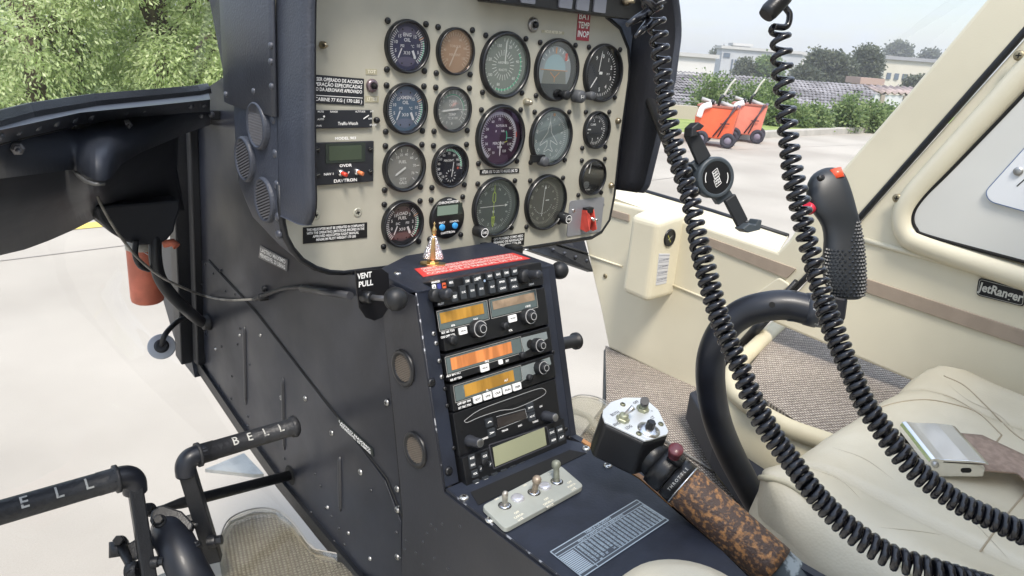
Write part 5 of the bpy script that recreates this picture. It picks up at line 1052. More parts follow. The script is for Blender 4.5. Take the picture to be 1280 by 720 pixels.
# inner raised frame mouldings of the door around the window panel
fr2 = w([(1290, 50), (1085, 277), (1076, 290), (1088, 302), (1290, 372)]); 
b = MB(); rp = [WR.P(u, v, .002) for u, v in w([(1400, -50), (1290, 82), (1178, 205), (1142, 246), (1131, 270), (1136, 292), (1160, 306), (1290, 350), (1450, 402)])]
b.tube(catmull(rp, 6), .020, cream, 18); b.build('window_surround', door)
q_ = catmull([V((a, c_, 0)) for a, c_ in w([(1400, -12), (1290, 110), (1198, 206), (1158, 246), (1145, 268), (1149, 285), (1167, 295), (1290, 328), (1450, 372)])], 6); wp = [(p.x, p.y) for p in q_]
b = MB(); b.tube([WR.P(u, v, .0125) for u, v in wp], .0028, holem, 8); b.build('window_gap', door)
b = MB(); b.prism(WR, wp + [(1.3, .97), (1.3, 1.45)], .001, .0125, mat('window_panel', (.66, .66, .62), .22, coat=.3, var=.02, vscale=4)); b.build('window_panel', door, bevel=.001)  # off-white gloss panel set in the door window
q_ = rounded(w([(1300, 165), (1228, 244), (1240, 256), (1300, 270)]), .006); q_ = rounded(w([(1330, 130), (1231, 240), (1237, 252), (1330, 278)], .018), .008)
b = MB(); b.prism(WR, q_, .0126, .018, mat('placard_white', (.76, .78, .80), .25, coat=.4)); pk = b.build('vent_plate', door, bevel=.001)
b = MB(); b.path(WR, q_, .0012, .0182, mat('blue_edge', (.10, .16, .30), .4), True); u, v = WR.px(1273, 214, .018); b.lathe(WR, u, v, [(.0068, .018), (.0065, .021), (.004, .022)], steel, 20); b.line(WR, WR.px(1271, 233, .018), WR.px(1290, 216, .018), .0018, .0184, blackp); b.build('fittings', pk, root=door)
b = MB(); sp_ = w([(1081, 347), (1300, 419), (1300, 440), (1077, 363)]); b.prism(WR, sp_ + [], 0, .004, taupe); b.build('trim_strip', door, bevel=.001)
b = MB(); b.tube([WR.P(*WR.px(x, y), .0) for x, y in ((1080, 300), (1160, 322), (1300, 362))], .005, cream, 10); b.build('moulding', door)
q_ = rounded(w([(1223, 347), (1282, 362), (1280, 384), (1220, 369)], .004), .006); b = MB(); b.prism(WR, q_, .0, .004, blackp); bd = b.build('nameplate', door, bevel=.0008)
b = MB(); b.path(WR, rounded(w([(1225, 349), (1280, 363.5), (1278, 382), (1222, 368)], .004), .005), .0009, .0043, mat('badge_silver', (.6, .6, .55), .3, metal=.8), True)
u, v = WR.px(1251, 365.5, .004); b.text(WR, u, v, .020, 'JetRanger', mat('badge_silver2', (.72, .72, .66), .3, metal=.5), .0045, rot=-.02, width=.064, bold=.03); b.build('lettering', bd, root=door)
u, v = WR.px(1125, 247); screw_at(WR, u, v, .0078, .004, mat('brass_old', (.30, .26, .17), .45, metal=.7), True, .012, 'screw', door)
u, v = WR.px(1277, 70); screw_at(WR, u, v, .0078, .004, mat('brass_old', (.30, .26, .17), .45, metal=.7), True, .012, 'screw', door)
b = MB(); sl_ = [WR.P(*WR.px(x, y), .002) for x, y in ((1410, -112), (1286, 34), (1078, 269), (1006, 349), (950, 405), (902, 460), (893, 475))]; b.tube(sl_, .0058, black, 8); b.build('door_seal', door)
b = MB(); b.tube([WR.P(*WR.px(x, y), .014) for x, y in ((1000, 350), (902, 458))], .0055, black, 10); b.tube([WR.P(*WR.px(x, y), .014) for x, y in ((962, 396), (936, 425))], .0105, black, 14); b.build('damper', door)
# floor (right) and seat platform
A1 = at(758, 505, Z=.56); fr_ = [(.85, .325), (A1.x, A1.y), (.40, .03), (.138, -.06), (.138, -1.7), (.85, -1.7)]
b = MB(); b.prism(GD, [(.86, -1.7)] + [(.138, -1.7), (.138, -.06), (.40, .03), (A1.x, A1.y)] + [(.86, .34)], .545, .56, carpet); fo = b.build('carpet_floor', None); tag(fo, kind='structure')
b = MB(); b.tube([V((.852, .33, .55)), V((A1.x + .002, A1.y + .004, .55)), V((.40, .034, .55))], .006, black, 8); t = b.build('floor_edge_seal', None); tag(t, 'black rubber seal along the front edge of the carpet floor', 'seal')
b = MB(); b.tube([at(x, y, Z=.565) for x, y in ((815, 540), (850, 563), (885, 584), (912, 600))], .0022, mat('cable_grey', (.22, .21, .19), .45), 8); t = b.build('floor_cable', None); tag(t, 'thin grey cable lying across the carpet', 'cable')
pl_ = thing('seat_platform', 'carpeted ledge with a padded cream rim beside the pilot seat', 'platform', (.6, -.3, .56))
PF = Fr((0, 0, .72), (1, 0, 0), (0, 1, 0)); pp = [PF.px(x, y) for x, y in ((975, 408), (985, 400), (1180, 478), (1056, 560), (1000, 530), (944, 490), (928, 470))]
b = MB(); b.prism(PF, pp + [], -.01, 0, carpet); b.build('carpet', pl_)
rim_ = catmull([PF.P(*PF.px(x, y), .004) for x, y in ((985, 398), (960, 420), (925, 455), (913, 473), (917, 492), (940, 512), (985, 538), (1045, 560), (1100, 590))], 6)
b = MB(); b.tube(rim_, .015, creamd, 16); b.build('padded_rim', pl_)
b = MB(); inner_ = rim_; b.grid([[p + V((0, 0, -.005)) for p in rim_], [V((p.x, p.y, .56)) for p in rim_]], creamd, True); b.build('skirt', pl_, solid=.006)
PD = Fr((0, 0, .70), (1, 0, 0), (0, 1, 0)); b = MB(); b.prism(Fr((0, 0, .640), (1, 0, 0), (0, 1, 0)), [Fr((0, 0, .640), (1, 0, 0), (0, 1, 0)).px(x, y) for x, y in ((862, 490), (885, 480), (960, 520), (1010, 570), (960, 610), (930, 590), (893, 545))], -.06, 0, mat('boot_blue_black', (.018, .022, .034), .6)); b.build('control_boot', pl_, bevel=.004)

# right nose: dark frame below the panel, windshield and chin pane
t = thing('lower_nose_frame', 'black riveted frame beam below the right end of the instrument panel', 'frame', (.6, .5, .8))
P1 = at(740, 330, X=.84); P1b = at(731, 312, X=.84); P2 = at(655, 303, Y=.50); P2b = at(655, 288, Y=.55)
b = MB(); F_ = [P1b, P2b]
b.add([at(742, 340, X=.835), at(735, 316, X=.835), at(650, 290, Y=.50), at(650, 308, Y=.45)] + [p + V((.0, .02, -.006)) for p in (at(742, 340, X=.835), at(735, 316, X=.835), at(650, 290, Y=.50), at(650, 308, Y=.45))], [(0, 1, 2, 3), (7, 6, 5, 4), (0, 4, 5, 1), (1, 5, 6, 2), (2, 6, 7, 3), (3, 7, 4, 0)], black); b.build('beam', t, bevel=.002)
b = MB(); b.add([at(735, 317, X=.84), at(728, 292, X=.84), at(640, 270, Y=.60), at(650, 290, Y=.51)] + [p + V((.0, .02, 0)) for p in (at(735, 317, X=.84), at(728, 292, X=.84), at(640, 270, Y=.60), at(650, 290, Y=.51))], [(0, 1, 2, 3), (7, 6, 5, 4), (0, 4, 5, 1), (1, 5, 6, 2), (2, 6, 7, 3), (3, 7, 4, 0)], mat('nose_wall_black', (.013, .0155, .023), .6)); b.build('back_wall', t)
b = MB(); b.tube([at(735, 317, X=.832), at(650, 290, Y=.495)], .0025, mat('edge_grey', (.03, .032, .036), .5), 8); b.build('edge_lip', t)
for k_ in range(6):
    p = at(738, 327, X=.834).lerp(at(652, 299, Y=.47), k_ / 6 + .05); F = axis_frame(p, (-.3, -1, .2)); b = MB(); b.lathe(F, 0, 0, [(.004, -.002), (.004, .001), (.001, .003)], rv, 10); b.build('rivet', t)
sill = [O2.P(*O2.px(x, y - 2), 0) for x, y in l0]
b = MB(); cA = [V((.07, .62, 1.0)), V((.40, .66, .97)), V((.72, .55, .95)), sill[0], sill[1], sill[2], sill[3] + V((.0, .0, .0))]; cA = resample(cA, 14)
tp = resample([V((.05, .05, 1.72)), V((.40, .05, 1.72)), V((.70, -.05, 1.70)), V((.86, -.25, 1.62)), V((.90, -.45, 1.50)), at(1340, -128, X=.9), at(1250, -20, X=.9)], 14)
b.grid([cA, [a.lerp(c_, .5) + V((.02, .06, .03)) for a, c_ in zip(cA, tp)], tp], pane); t = b.build('windshield', None); tag(t, 'right windshield pane behind the coiled cords', 'windshield')
cB = resample([V((.16, .40, .60)), V((.16, .10, .55)), V((.40, .05, .55)), V((A1.x, A1.y + .01, .55)), V((.85, .33, .56))], 12); cC = resample([V((.12, .60, .84)), V((.4, .62, .84)), V((.7, .50, .80)), at(740, 335, X=.84)], 12)
b = MB(); b.grid([cB, [a.lerp(c_, .5) + V((.0, .10, -.06)) for a, c_ in zip(cB, cC)], cC], pane); t = b.build('chin_window', None); tag(t, 'clear lower nose window on the right, beside the radio stack', 'window')
b = MB(); bl_ = [GD.px(x, y, .60) for x, y in ((700, 507), (722, 494), (748, 497), (770, 512), (790, 540), (770, 570), (715, 550))]; b.prism(GD, bl_, .597, .60, glass('clear_plastic', (.93, .92, .88))); t = b.build('plastic_shield', None); tag(t, 'clear curved plastic shield on the floor by the collective box', 'shield')
b = MB(); b.tube(catmull([GD.P(u, v, .60) for u, v in bl_[:5]], 5), .0014, mat('plastic_edge', (.30, .29, .27), .3), 6); b.tube([GD.P(*GD.px(x, y, .59), .59) for x, y in ((713, 512), (735, 520), (752, 540))], .006, mat('plastic_grey', (.42, .42, .41), .4), 8); b.build('edge', t)  # edge line, and a grey tube lying under the clear shield

# =================================================================== CYCLIC STICK
cy = thing('control_stick', 'curved black control stick with a checkered grip and red trigger button', 'control stick', (.4, -.3, .6))
cpts = [(1014, 388, .855), (985, 381.5, .86), (958, 383, .865), (930, 391, .875), (906, 410, .885), (891, 440, .895), (888, 475, .91), (895, 520, .93), (912, 565, .96), (940, 618, 1.0), (965, 660, 1.04)]
b = MB(); b.tube(catmull([atd(*p) for p in cpts], 7), .0178, tubem, 24); b.build('stick_tube', cy)
a_, c_ = atd(1038, 390, .853), atd(1006, 386, .857)
b = MB(); b.tube([a_, a_.lerp(c_, .55), a_.lerp(c_, .56), c_], [.0195, .0195, .0205, .0188], mat('worn_collar', (.03, .035, .045), .4, col2=(.35, .36, .36), vscale=160, cut=(.62, .66)), 24); b.build('collar', cy)
b = MB()
for (x0, y0, x1, y1, r) in ((992, 364, 992, 374, .0060), (991, 392, 990, 402, .0060)): b.tube([atd(x0, y0, .857), atd(x1, y1, .857)], r, black, 6, smooth=False)
b.tube([atd(965, 381, .848), atd(965, 381, .846)], .0035, holem, 12); b.build('bolt', cy)
lev = [(209, 1034, 1046), (214, 1022, 1054), (222, 1013, 1058), (236, 1008, 1063), (250, 1009, 1067), (262, 1012, 1070), (272, 1021, 1073), (284, 1029, 1075), (300, 1031, 1078), (320, 1029, 1080), (342, 1028, 1081), (358, 1032, 1081), (368, 1038, 1079), (374, 1048, 1074)]
def loftgrip(lv, m, k=24, sq=.75, dep=.87, zs=.58):
    rows = []; 
    for y, x0, x1 in lv:
        c0, c1 = atd(x0, y, dep), atd(x1, y, dep); c_ = (c0 + c1) / 2; u = (c1 - c0) / 2; n = V((u.y, -u.x, 0)).normalized(); n = -n if n.dot(CAM - c_) < 0 else n
        row = []
        for i in range(k):
            a = 2 * PI * i / k; co, si = math.cos(a), math.sin(a); co = math.copysign(abs(co) ** sq, co); si = math.copysign(abs(si) ** sq, si); row.append(c_ + u * co + n * (si * u.length * zs))
        rows.append(row)
    return rows
gm_ = bpy.data.materials.new('checkered_grip'); gm_.use_nodes = True; nt = gm_.node_tree; bs = nt.nodes['Principled BSDF']; bs.inputs['Base Color'].default_value = (.016, .019, .023, 1); bs.inputs['Roughness'].default_value = .42
MATS['checkered_grip'] = gm_
grow = loftgrip([l for l in lev], blackp)
up_ = [l for l in lev if l[0] <= 272]
b = MB(); b.grid(grow, gm_, True, True); o = len(b.v); b.f.append(tuple(range(24))[::-1]); b.m.append(0); b.sm.append(True); n24 = (len(grow) - 1) * 24; b.f.append(tuple(range(n24, n24 + 24))); b.m.append(0); b.sm.append(True)
gr = b.build('hand_grip', cy, subsurf=1)
# raised diamonds on the lower grip
b = MB()
for r_ in range(22):
    y = 276 + r_ * 4.3
    lv = [l for l in lev if l[0] <= y][-1]; ln = [l for l in lev if l[0] > y]; ln = ln[0] if ln else lv; t = (y - lv[0]) / max(1, ln[0] - lv[0]); x0 = lv[1] + (ln[1] - lv[1]) * t; x1 = lv[2] + (ln[2] - lv[2]) * t
    c0, c1 = atd(x0, y, .87), atd(x1, y, .87); cc_ = (c0 + c1) / 2; u = (c1 - c0) / 2; n = V((u.y, -u.x, 0)).normalized(); n = -n if n.dot(CAM - cc_) < 0 else n
    for k_ in range(12):
        a = .15 * PI + PI * .82 * (k_ + .5 * (r_ % 2)) / 12; co, si = math.cos(a), math.sin(a); co = math.copysign(abs(co) ** .75, co); si = abs(si) ** .75
        if y < 310 and co < -.1 + (310 - y) / 45: continue
        p = cc_ + u * co * 1.01 + n * (si * u.length * .58 * 1.01); nn = (u.normalized() * co + n * si).normalized(); F = axis_frame(p, nn); b.lathe(F, 0, 0, [(.0021, -.0006), (.0008, .0012)], gm_, 4, smooth=False)
b.build('checkering', gr, root=cy)
b = MB(); b.tube([atd(1043, 212, .868), atd(1047, 224, .866)], [.0078, .0082], mat('red_button2', (.80, .09, .03), .35, coat=.4), 20)
for k_ in range(10):
    a = k_ * PI / 5; 
b.build('top_button', cy)
F = axis_frame(atd(1026, 222, .845), (-.4, -.7, .5)); b = MB(); b.lathe(F, 0, 0, [(.004, -.002), (.004, .002), (.0025, .0025)], blackp, 14); b.build('screw', cy)
b = MB(); b.tube([atd(1008, 258, .862), atd(1014, 262, .866)], [.0062, .007], mat('red_button3', (.62, .03, .06), .4), 16); b.build('trigger', cy)
b = MB(); p_ = [atd(x, y, .86) for x, y in ((1032, 368), (1060, 372), (1056, 402), (1036, 406))]; n = (CAM - p_[0]).normalized() * -.02; b.add(p_ + [q + n for q in p_], [(0, 1, 2, 3), (7, 6, 5, 4), (0, 4, 5, 1), (1, 5, 6, 2), (2, 6, 7, 3), (3, 7, 4, 0)], tubem); b.build('neck', cy, bevel=.004)

# =================================================================== COLLECTIVE
DC0, DC1 = .80, .74
c0 = atd(822, 578, DC0); c1 = atd(990, 728, DC1); ca_ = (c1 - c0).normalized()
co_ = thing('collective_lever', 'worn brown throttle grip with a black switch box at its head', 'lever', c1)
cl = lambda t: c0.lerp(c1, t); L_ = (c1 - c0).length
plt = [(753, 513), (763, 503), (780, 497.5), (802, 497.5), (810, 502), (823, 513), (830, 528), (836, 540), (834, 544), (812, 551), (806, 552), (755, 528), (752, 520)]
# plate plane: normal from the extrusion direction in the photograph
pc = atd(795, 525, .80); nrm = V((.0, -.22, .97)).normalized(); PL = Fr(pc, (1, 0, 0), nrm.cross(V((1, 0, 0))))
pp = [PL.px(x, y) for x, y in plt]
b = MB(); b.prism(PL, pp, -.0485, -.0012, blackp); b.build('switch_box', co_, bevel=.004, seg=3)
b = MB(); b.prism(PL, [(u * .985, v * .985) for u, v in pp], -.0012, .0012, silverp); pt_ = b.build('top_plate', co_, bevel=.0006)
k = MB()
for t, x, y, r in (('BOTH', 769, 517, .6), ('OFF', 795, 503, .5), ('ENG', 771, 530, .5), ('LDG', 786, 534, .5), ('LT', 816, 522, .5), ('+', 815, 514, 0)): u, v = PL.px(x, y, .0014); k.text(PL, u, v, .0052, t, mat('print_dark', (.08, .08, .09), .5), .0016, rot=.05, bold=.01)
k.build('lettering', pt_, root=co_)
for x, y in ((778, 507), (825.5, 531.5), (798, 543.5)): u, v = PL.px(x, y); screw_at(PL, u, v, .0032, .002, mat('screw_olive', (.20, .20, .13), .4, metal=.6), True, .0012, 'screw', co_)
def hexnut(par, x, y, r, h, m):
    u, v = PL.px(x, y, .001); b = MB(); b.lathe(PL, u, v, [(r, .0012), (r, h), (r * .9, h + .0006)], m, 6, smooth=False); b.lathe(PL, u, v, [(r * .7, h), (r * .66, h + .004), (r * .5, h + .0045)], m, 16); b.build('nut', par, root=co_); return u, v
ol = mat('olive_nut', (.33, .34, .24), .4, metal=.5)
for x, y, tx, ty, r, m_ in ((778, 525, 792, 509, .0075, chrome), (803, 512.5, 806, 501, .0072, blackp)):
    u, v = hexnut(co_, x, y, r, .0045, ol); e = PL.px(tx, ty, .018)
    b = MB(); p, q = PL.P(u, v, .007), PL.P(e[0], e[1], .018); b.tube([p, p.lerp(q, .6), q], [.0022, .0026, .0032] if m_ is chrome else [.0030, .0048, .0050], m_, 14); b.build('toggle', co_)
u, v = PL.px(811, 537, .002); b = MB(); b.lathe(PL, u, v, [(.0125, .0012), (.0125, .0022), (.0085, .0034), (.0060, .0042)], chrome, 28); b.lathe(PL, u, v, [(.0048, .004), (.0048, .012), (.0042, .0132)], blackp, 6, smooth=False); b.build('push_button', co_)
# tube: neck, throttle collar, cork grip, painted shaft
def seg_(name, t0, t1, rs, m, n=32, **kw):
    P_ = [cl(t0 + (t1 - t0) * i / (len(rs) - 1)) for i in range(len(rs))]; b = MB(); b.tube(P_, rs, m, n); return b.build(name, co_, **kw)
seg_('neck', -.14, .02, [.018, .019, .021], blackp); seg_('collar', .0, .115, [.0240, .0246, .0246, .0240], blackp)
seg_('throttle_ring', .12, .20, [.0238, .0245, .0245], blackp)
seg_('ring', .195, .205, [.0247, .0247], chrome)
ck = seg_('cork_grip', .20, .88, [.0238] * 12, corkm, 36)
seg_('shaft', .88, 1.5, [.0225, .0228, .0228], agedp)
FCx = axis_frame(cl(.16), ca_); b = MB(); toC = (CAM - cl(.16)); toC = (toC - ca_ * toC.dot(ca_)).normalized(); side_ = ca_.cross(toC)
for ch, k_ in zip('THROTTLE', range(8)):
    vs, fs, w_ = textmesh(ch, .01); P_ = []
    for x, y in vs:
        ang = -((k_ - 3.2) * .17 + x * .0046 / .0248); ax2 = y * .0046; P_.append(cl(.160) - ca_ * ax2 + (toC * math.cos(ang) + side_ * math.sin(ang)) * .02495)
    b.add(P_, fs, mat('throttle_print', (.42, .42, .40), .6))
b.build('lettering', co_)
p_ = atd(845, 562, .765); F = axis_frame(p_, (toC + V((.25, 0, .6))).normalized()); b = MB(); b.lathe(F, 0, 0, [(.0066, -.012), (.0066, -.004), (.0078, -.003), (.0078, .001), (.0070, .0022)], mat('maroon_button', (.13, .028, .035), .35, coat=.3), 26); b.build('starter_button', co_)
b = MB(); b.tube([cl(.03) + toC * .0235 + side_ * -.014, cl(.12) + toC * .0235 + side_ * -.014], .0042, blackp, 8); b.build('key', co_)

# =================================================================== SEATS
def cushion(x0, x1, y0, y1, zt_, th, rnd=.06, bol=.02, seed=0, nose=.0, nx=64, ny=56):
    rows = []
    cx, cy_ = (x0 + x1) / 2, (y0 + y1) / 2; hx, hy = (x1 - x0) / 2, (y1 - y0) / 2
    top = []
    for j in range(ny + 1):
        r = []
        for i in range(nx + 1):
            a = -1 + 2 * i / nx; c_ = -1 + 2 * j / ny
            # rounded-square mapping for the corners
            ex = abs(a) ** 6 + abs(c_) ** 6; k = 1.0 / max(1, ex ** (1 / 6)) if ex > 1 else 1
            X = cx + hx * a * k; Y = cy_ + hy * c_ * k
            e = min(1, (1 - max(abs(a), abs(c_))) * min(hx, hy) / rnd)
            z = zt_ - rnd * .75 * (1 - math.sqrt(max(0, 1 - (1 - e) ** 2)))
            s_ = max(0, abs(a) - .62) / .38; z += bol * math.sin(min(1, s_ * 1.4) * PI / 2) * min(1, (1 - abs(a)) * 8 + .3)
            z += .010 * max(0, 1 - abs(c_ - .78) / .3)
            for g_, wd in ((abs(abs(a) - .60), .02), (abs(c_ - .30) + (0 if abs(a) < .6 else 9), .02), (abs(c_ + .28) + (0 if abs(a) < .6 else 9), .02)):
                if g_ < wd * 2: z -= .010 * math.exp(-(g_ / wd * 2) ** 2)
            z += noise.noise(V((X * 7 + seed, Y * 7, 0))) * .006 + noise.noise(V((X * 26 + Y * 9 + seed, Y * 10, 3))) * .0026
            r.append(V((X, Y, z)))
        top.append(r)
    b = MB(); b.grid(top, leather)
    ring = [top[0][i] for i in range(nx)] + [top[j][nx] for j in range(ny)] + [top[ny][nx - i] for i in range(nx)] + [top[ny - j][0] for j in range(ny)]
    cen = V((cx, cy_, 0)); m_ = V((0, 0, 0))
    side_rows = [ring]
    for f_, dz in ((1.015, -.010), (1.02, -th * .35), (1.015, -th * .7), (.98, -th)): side_rows.append([V((cx + (p.x - cx) * f_, cy_ + (p.y - cy_) * f_, zt_ - rnd * .75 + dz)) for p in ring])
    b.grid(side_rows, leather, True, True); return b, side_rows[1]
ps = thing('pilot_seat', 'cream leather pilot seat with creased cushion, behind the control stick', 'seat', (.45, -.7, .56))
b, rg = cushion(.185, .80, -1.02, -.385, .800, .075, bol=.016); sc_ = b.build('seat_cushion', ps)
from mathutils.bvhtree import BVHTree
bvh = BVHTree.FromPolygons(b.v, b.f)
def onseat(L, off=.0):
    o = []
    P2 = catmull([V((x, y, 0)) for x, y in L], 10)
    for p in P2:
        h, n, i, d = bvh.ray_cast(CAM, ray(p.x, p.y).normalized())
        if h: o.append(h + (n if n.dot(CAM - h) > 0 else -n) * off)
    return o
seamm = mat('leather_seam', (.42, .34, .23), .7); foldm = mat('leather_fold', (.50, .43, .31), .6)
wl = onseat([(922, 616), (930, 603), (942, 597), (969, 600), (995, 611), (1025, 634), (1062, 658), (1100, 684), (1142, 718), (1180, 750)], .001)
b = MB(); b.tube(wl, .0034, creamd, 10); b.build('piping', sc_, root=ps)
for L in (((1075, 520), (1105, 508), (1130, 502), (1160, 500), (1193, 506), (1223, 517), (1252, 544)), ((1252, 544), (1246, 552), (1240, 560)), ((1180, 470), (1205, 482), (1231, 506), (1265, 540), (1285, 554)), ((1290, 608), (1270, 630), (1250, 655), (1225, 690))):
    q = onseat(L, .0002)
    if len(q) > 3: b = MB(); b.tube(q, .0011, seamm, 6); b.build('seam', sc_, root=ps)
for L, r_ in ((((1098, 659), (1145, 664), (1180, 669)), .0006), (((1040, 559), (1081, 574), (1119, 601)), .0006), (((1150, 486), (1190, 497), (1230, 520)), .0007), (((1182, 478), (1210, 500), (1250, 520), (1275, 548)), .0006), (((1012, 585), (1050, 600), (1078, 626)), .0005), (((1205, 640), (1232, 668), (1262, 700)), .0006)):
    q = onseat(L, .0001); n_q = len(q)
    if n_q > 3: b = MB(); b.tube(q, [r_ * math.sin(PI * (i + .5) / n_q) for i in range(n_q)], foldm, 5); b.build('crease', sc_, root=ps)
b = MB(); b.box(GD, .205, -1.02, .78, -.42, .56, .70, mat('seat_base', (.42, .37, .28), .5, var=.05)); b.build('seat_base', ps, bevel=.01)
b = MB(); b.tube([V((.190, -.40, .700)), V((.190, -1.0, .700))], .006, creamd, 10); b.build('base_rail', ps)
b, rg = cushion(.20, .78, -1.55, -1.00, .0, .10, bol=.02, seed=5)
o = MB(); F_ = Matrix.Rotation(math.radians(78), 4, 'X'); b.v = [V((p.x, -1.07 + p.z * -1.0 - (p.y + 1.0) * -.15, .80 - (p.y + 1.0) * 1.1)) for p in b.v]; b.build('backrest', ps)
ls = thing('copilot_seat', 'cream leather copilot seat, only its rounded front corner in view', 'seat', (-.35, -1.1, .56))
b, rg = cushion(-.60, -.10, -1.45, -.93, .80, .09, seed=9); b.build('seat_cushion', ls)
ar = thing('armrest_cushion', 'rounded cream cushion lying at the rear of the console deck', 'cushion', (.0, -.6, .794))
pcx = at(797, 716, Z=.835)
b = MB(); F = Fr((pcx.x + .005, pcx.y - .052, .796), (1, 0, 0), (0, 1, 0)); b.lathe(F, 0, 0, [(.055, 0), (.066, .012), (.068, .025), (.060, .036), (.04, .044), (.02, .047), (.0001, .048)], leather, 40); b.build('pad', ar)
# seat belt and buckle
bu = thing('seat_belt', 'taupe seat belt with a polished metal lift buckle lying on the pilot seat', 'seat belt', at(1180, 570, Z=.83))
ZB = .826; BK = Fr((0, 0, ZB), (1, 0, 0), (0, 1, 0)); c4 = [BK.px(x, y) for x, y in ((1135, 535), (1203, 542), (1225, 580), (1150, 574))]
q0, q1, q2, q3 = [V(p) for p in c4]
ua = ((q1 - q0) + (q2 - q3)).normalized(); BF2 = Fr(BK.P(*((q0 + q1 + q2 + q3) / 4)), (ua.x, ua.y, .10), (-ua.y, ua.x, .08)); hx_ = ((q1 - q0).length + (q2 - q3).length) / 4; hy_ = ((q3 - q0).length + (q2 - q1).length) / 4
b = MB(); Fy = Fr(BF2.P(0, 0, 0), BF2.u, BF2.n)   # profile in the u-n plane, extruded along v
bkm = mat('buckle_metal', (.80, .80, .79), .15, metal=1, rvar=.05)
prof = [(-hx_, -.004), (-hx_ * 1.0, .004), (-hx_ * .93, .0085), (-hx_ * .82, .0095), (-hx_ * .68, .0085), (-hx_ * .5, .0075), (hx_ * .3, .0065), (hx_ * .85, .004), (hx_, .0015), (hx_ * .98, .0003), (hx_ * .8, .0022), (-hx_ * .5, .0050), (-hx_ * .7, -.004)]
b.prism(Fy, prof, -hy_, hy_, bkm); b.build('lift_cover', bu, bevel=.0010)
b = MB()
for s_ in (-1, 1): b.prism(Fy, [(-hx_ * .95, -.016), (-hx_ * .97, .004), (-hx_ * .6, .004), (hx_ * .80, .0005), (hx_ * .90, -.004), (hx_ * .88, -.016)], s_ * hy_ * .98 - .001, s_ * hy_ * .98 + .001, bkm)
b.prism(Fy, [(-hx_ * .9, -.016), (hx_ * .9, -.016), (hx_ * .9, -.0145), (-hx_ * .9, -.0145)], -hy_ * .97, hy_ * .97, bkm); b.build('buckle_frame', bu, bevel=.0005)
b = MB()
for s_ in (-1, 1):
    FS = Fr(Fy.P(0, 0, s_ * hy_ * 1.0), Fy.u * s_, Fy.v); FS.n = FS.n
    b.lathe(FS, -hx_ * .78 * s_, .001, [(.0042, 0), (.0038, .0022), (.001, .003)], steel, 16); b.prism(FS, rrp(hx_ * .28 * s_ - .006, -.010, hx_ * .28 * s_ + .006, -.004, .0028), .0002, .0010, holem)
b.build('pivot', bu)
be = [BF2.P(hx_ * .55, 0, -.008), BF2.P(hx_ * 1.2, 0, -.010), BF2.P(hx_ * 2.0, 0, -.013)] ; g1, g2 = at(1290, 592, Z=.815), at(1420, 622, Z=.80)
cb_ = be + [g1, g2]; rows = []
for i, p in enumerate(cb_):
    wv = BF2.v * (hy_ * .98) if i < 3 else (V((at(1290, 560, Z=.815) - at(1290, 618, Z=.815)))).normalized() * hy_ * .98
    rows.append([p - wv, p - wv * .5, p + wv * .5, p + wv])
b = MB(); b.grid(rows, belt); b.build('webbing', bu, solid=.0025)

# =================================================================== COILED CORDS
def coil(name, label, path, R, rw, pitch, k0=9):
    """path: (x,y,depth); pitch: function of 0..1 -> metres"""
    P_ = catmull([atd(*p) for p in path], 14); S_ = [0]
    for i in range(1, len(P_)): S_.append(S_[-1] + (P_[i] - P_[i - 1]).length)
    L = S_[-1]; t = thing(name, label, 'cord', P_[0]); pts = []; rws = []; s_ = 0; ph = 0; up = V((1, 0, 0)); idx = 0
    prev = None
    u = None
    while s_ < L:
        while idx < len(S_) - 2 and S_[idx + 1] < s_: idx += 1
        f = (s_ - S_[idx]) / (S_[idx + 1] - S_[idx]); c_ = P_[idx].lerp(P_[idx + 1], f); T_ = (P_[idx + 1] - P_[idx]).normalized()
        if u is None: u = T_.cross(V((0, 0, 1))); u.normalize()
        u = (u - T_ * u.dot(T_)).normalized(); w_ = T_.cross(u); rr_ = R(s_ / L) * .93
        wob = 1 + .06 * noise.noise(V((s_ * 40, 1, 2)))
        pts.append(c_ + (u * math.cos(ph) + w_ * math.sin(ph)) * rr_ * wob + V((noise.noise(V((s_ * 12, 5, 0))), noise.noise(V((s_ * 12, 9, 3))), 0)) * .0008)
        rws.append(rw * (.93 + .14 * s_ / L)); dph = .42; ph += dph; s_ += pitch(s_ / L) * (1 + .10 * noise.noise(V((s_ * 25, 8, 2)))) * dph / (2 * PI)
    b = MB(); b.tube(pts, rws, rubber, k0); b.build('coiled_wire', t); return t, pts
c1 = [(806, -30, .52), (814, 5, .52), (820, 30, .52), (824, 60, .52), (829, 100, .52), (836, 150, .52), (846, 195, .52), (862, 245, .515), (871, 289, .51), (882, 334, .50), (897, 390, .495), (911, 428, .49), (925, 460, .485), (941, 501, .48), (961, 538, .475), (987, 574, .47), (1010, 607, .46), (1035, 636, .455), (1059, 659, .45), (1085, 679, .445), (1115, 696, .44), (1147, 707, .435), (1185, 718, .43), (1240, 735, .43)]
t1, _p = coil('coiled_cord', 'left of the two black coiled cords, hanging before the phone holder', c1, lambda t: .0054 + .0004 * t + .0003 * math.sin(t * 31), .0023, lambda t: (.0088 - .0034 * min(1, t * 1.5)) * (1 + .10 * math.sin(t * 23)))
c2 = [(974, 34, .50), (976, 55, .50), (977, 85, .50), (980, 120, .50), (984, 160, .50), (991, 215, .50), (1000, 255, .50), (1006, 289, .50), (1014, 317, .50), (1023, 349, .495), (1032, 382, .49), (1043, 413, .485), (1054, 441, .48), (1066, 470, .475), (1080, 503, .47), (1100, 533, .465), (1119, 559, .46), (1143, 586, .455), (1171, 609, .45), (1199, 629, .445), (1231, 645, .44), (1263, 660, .435), (1310, 680, .43)]
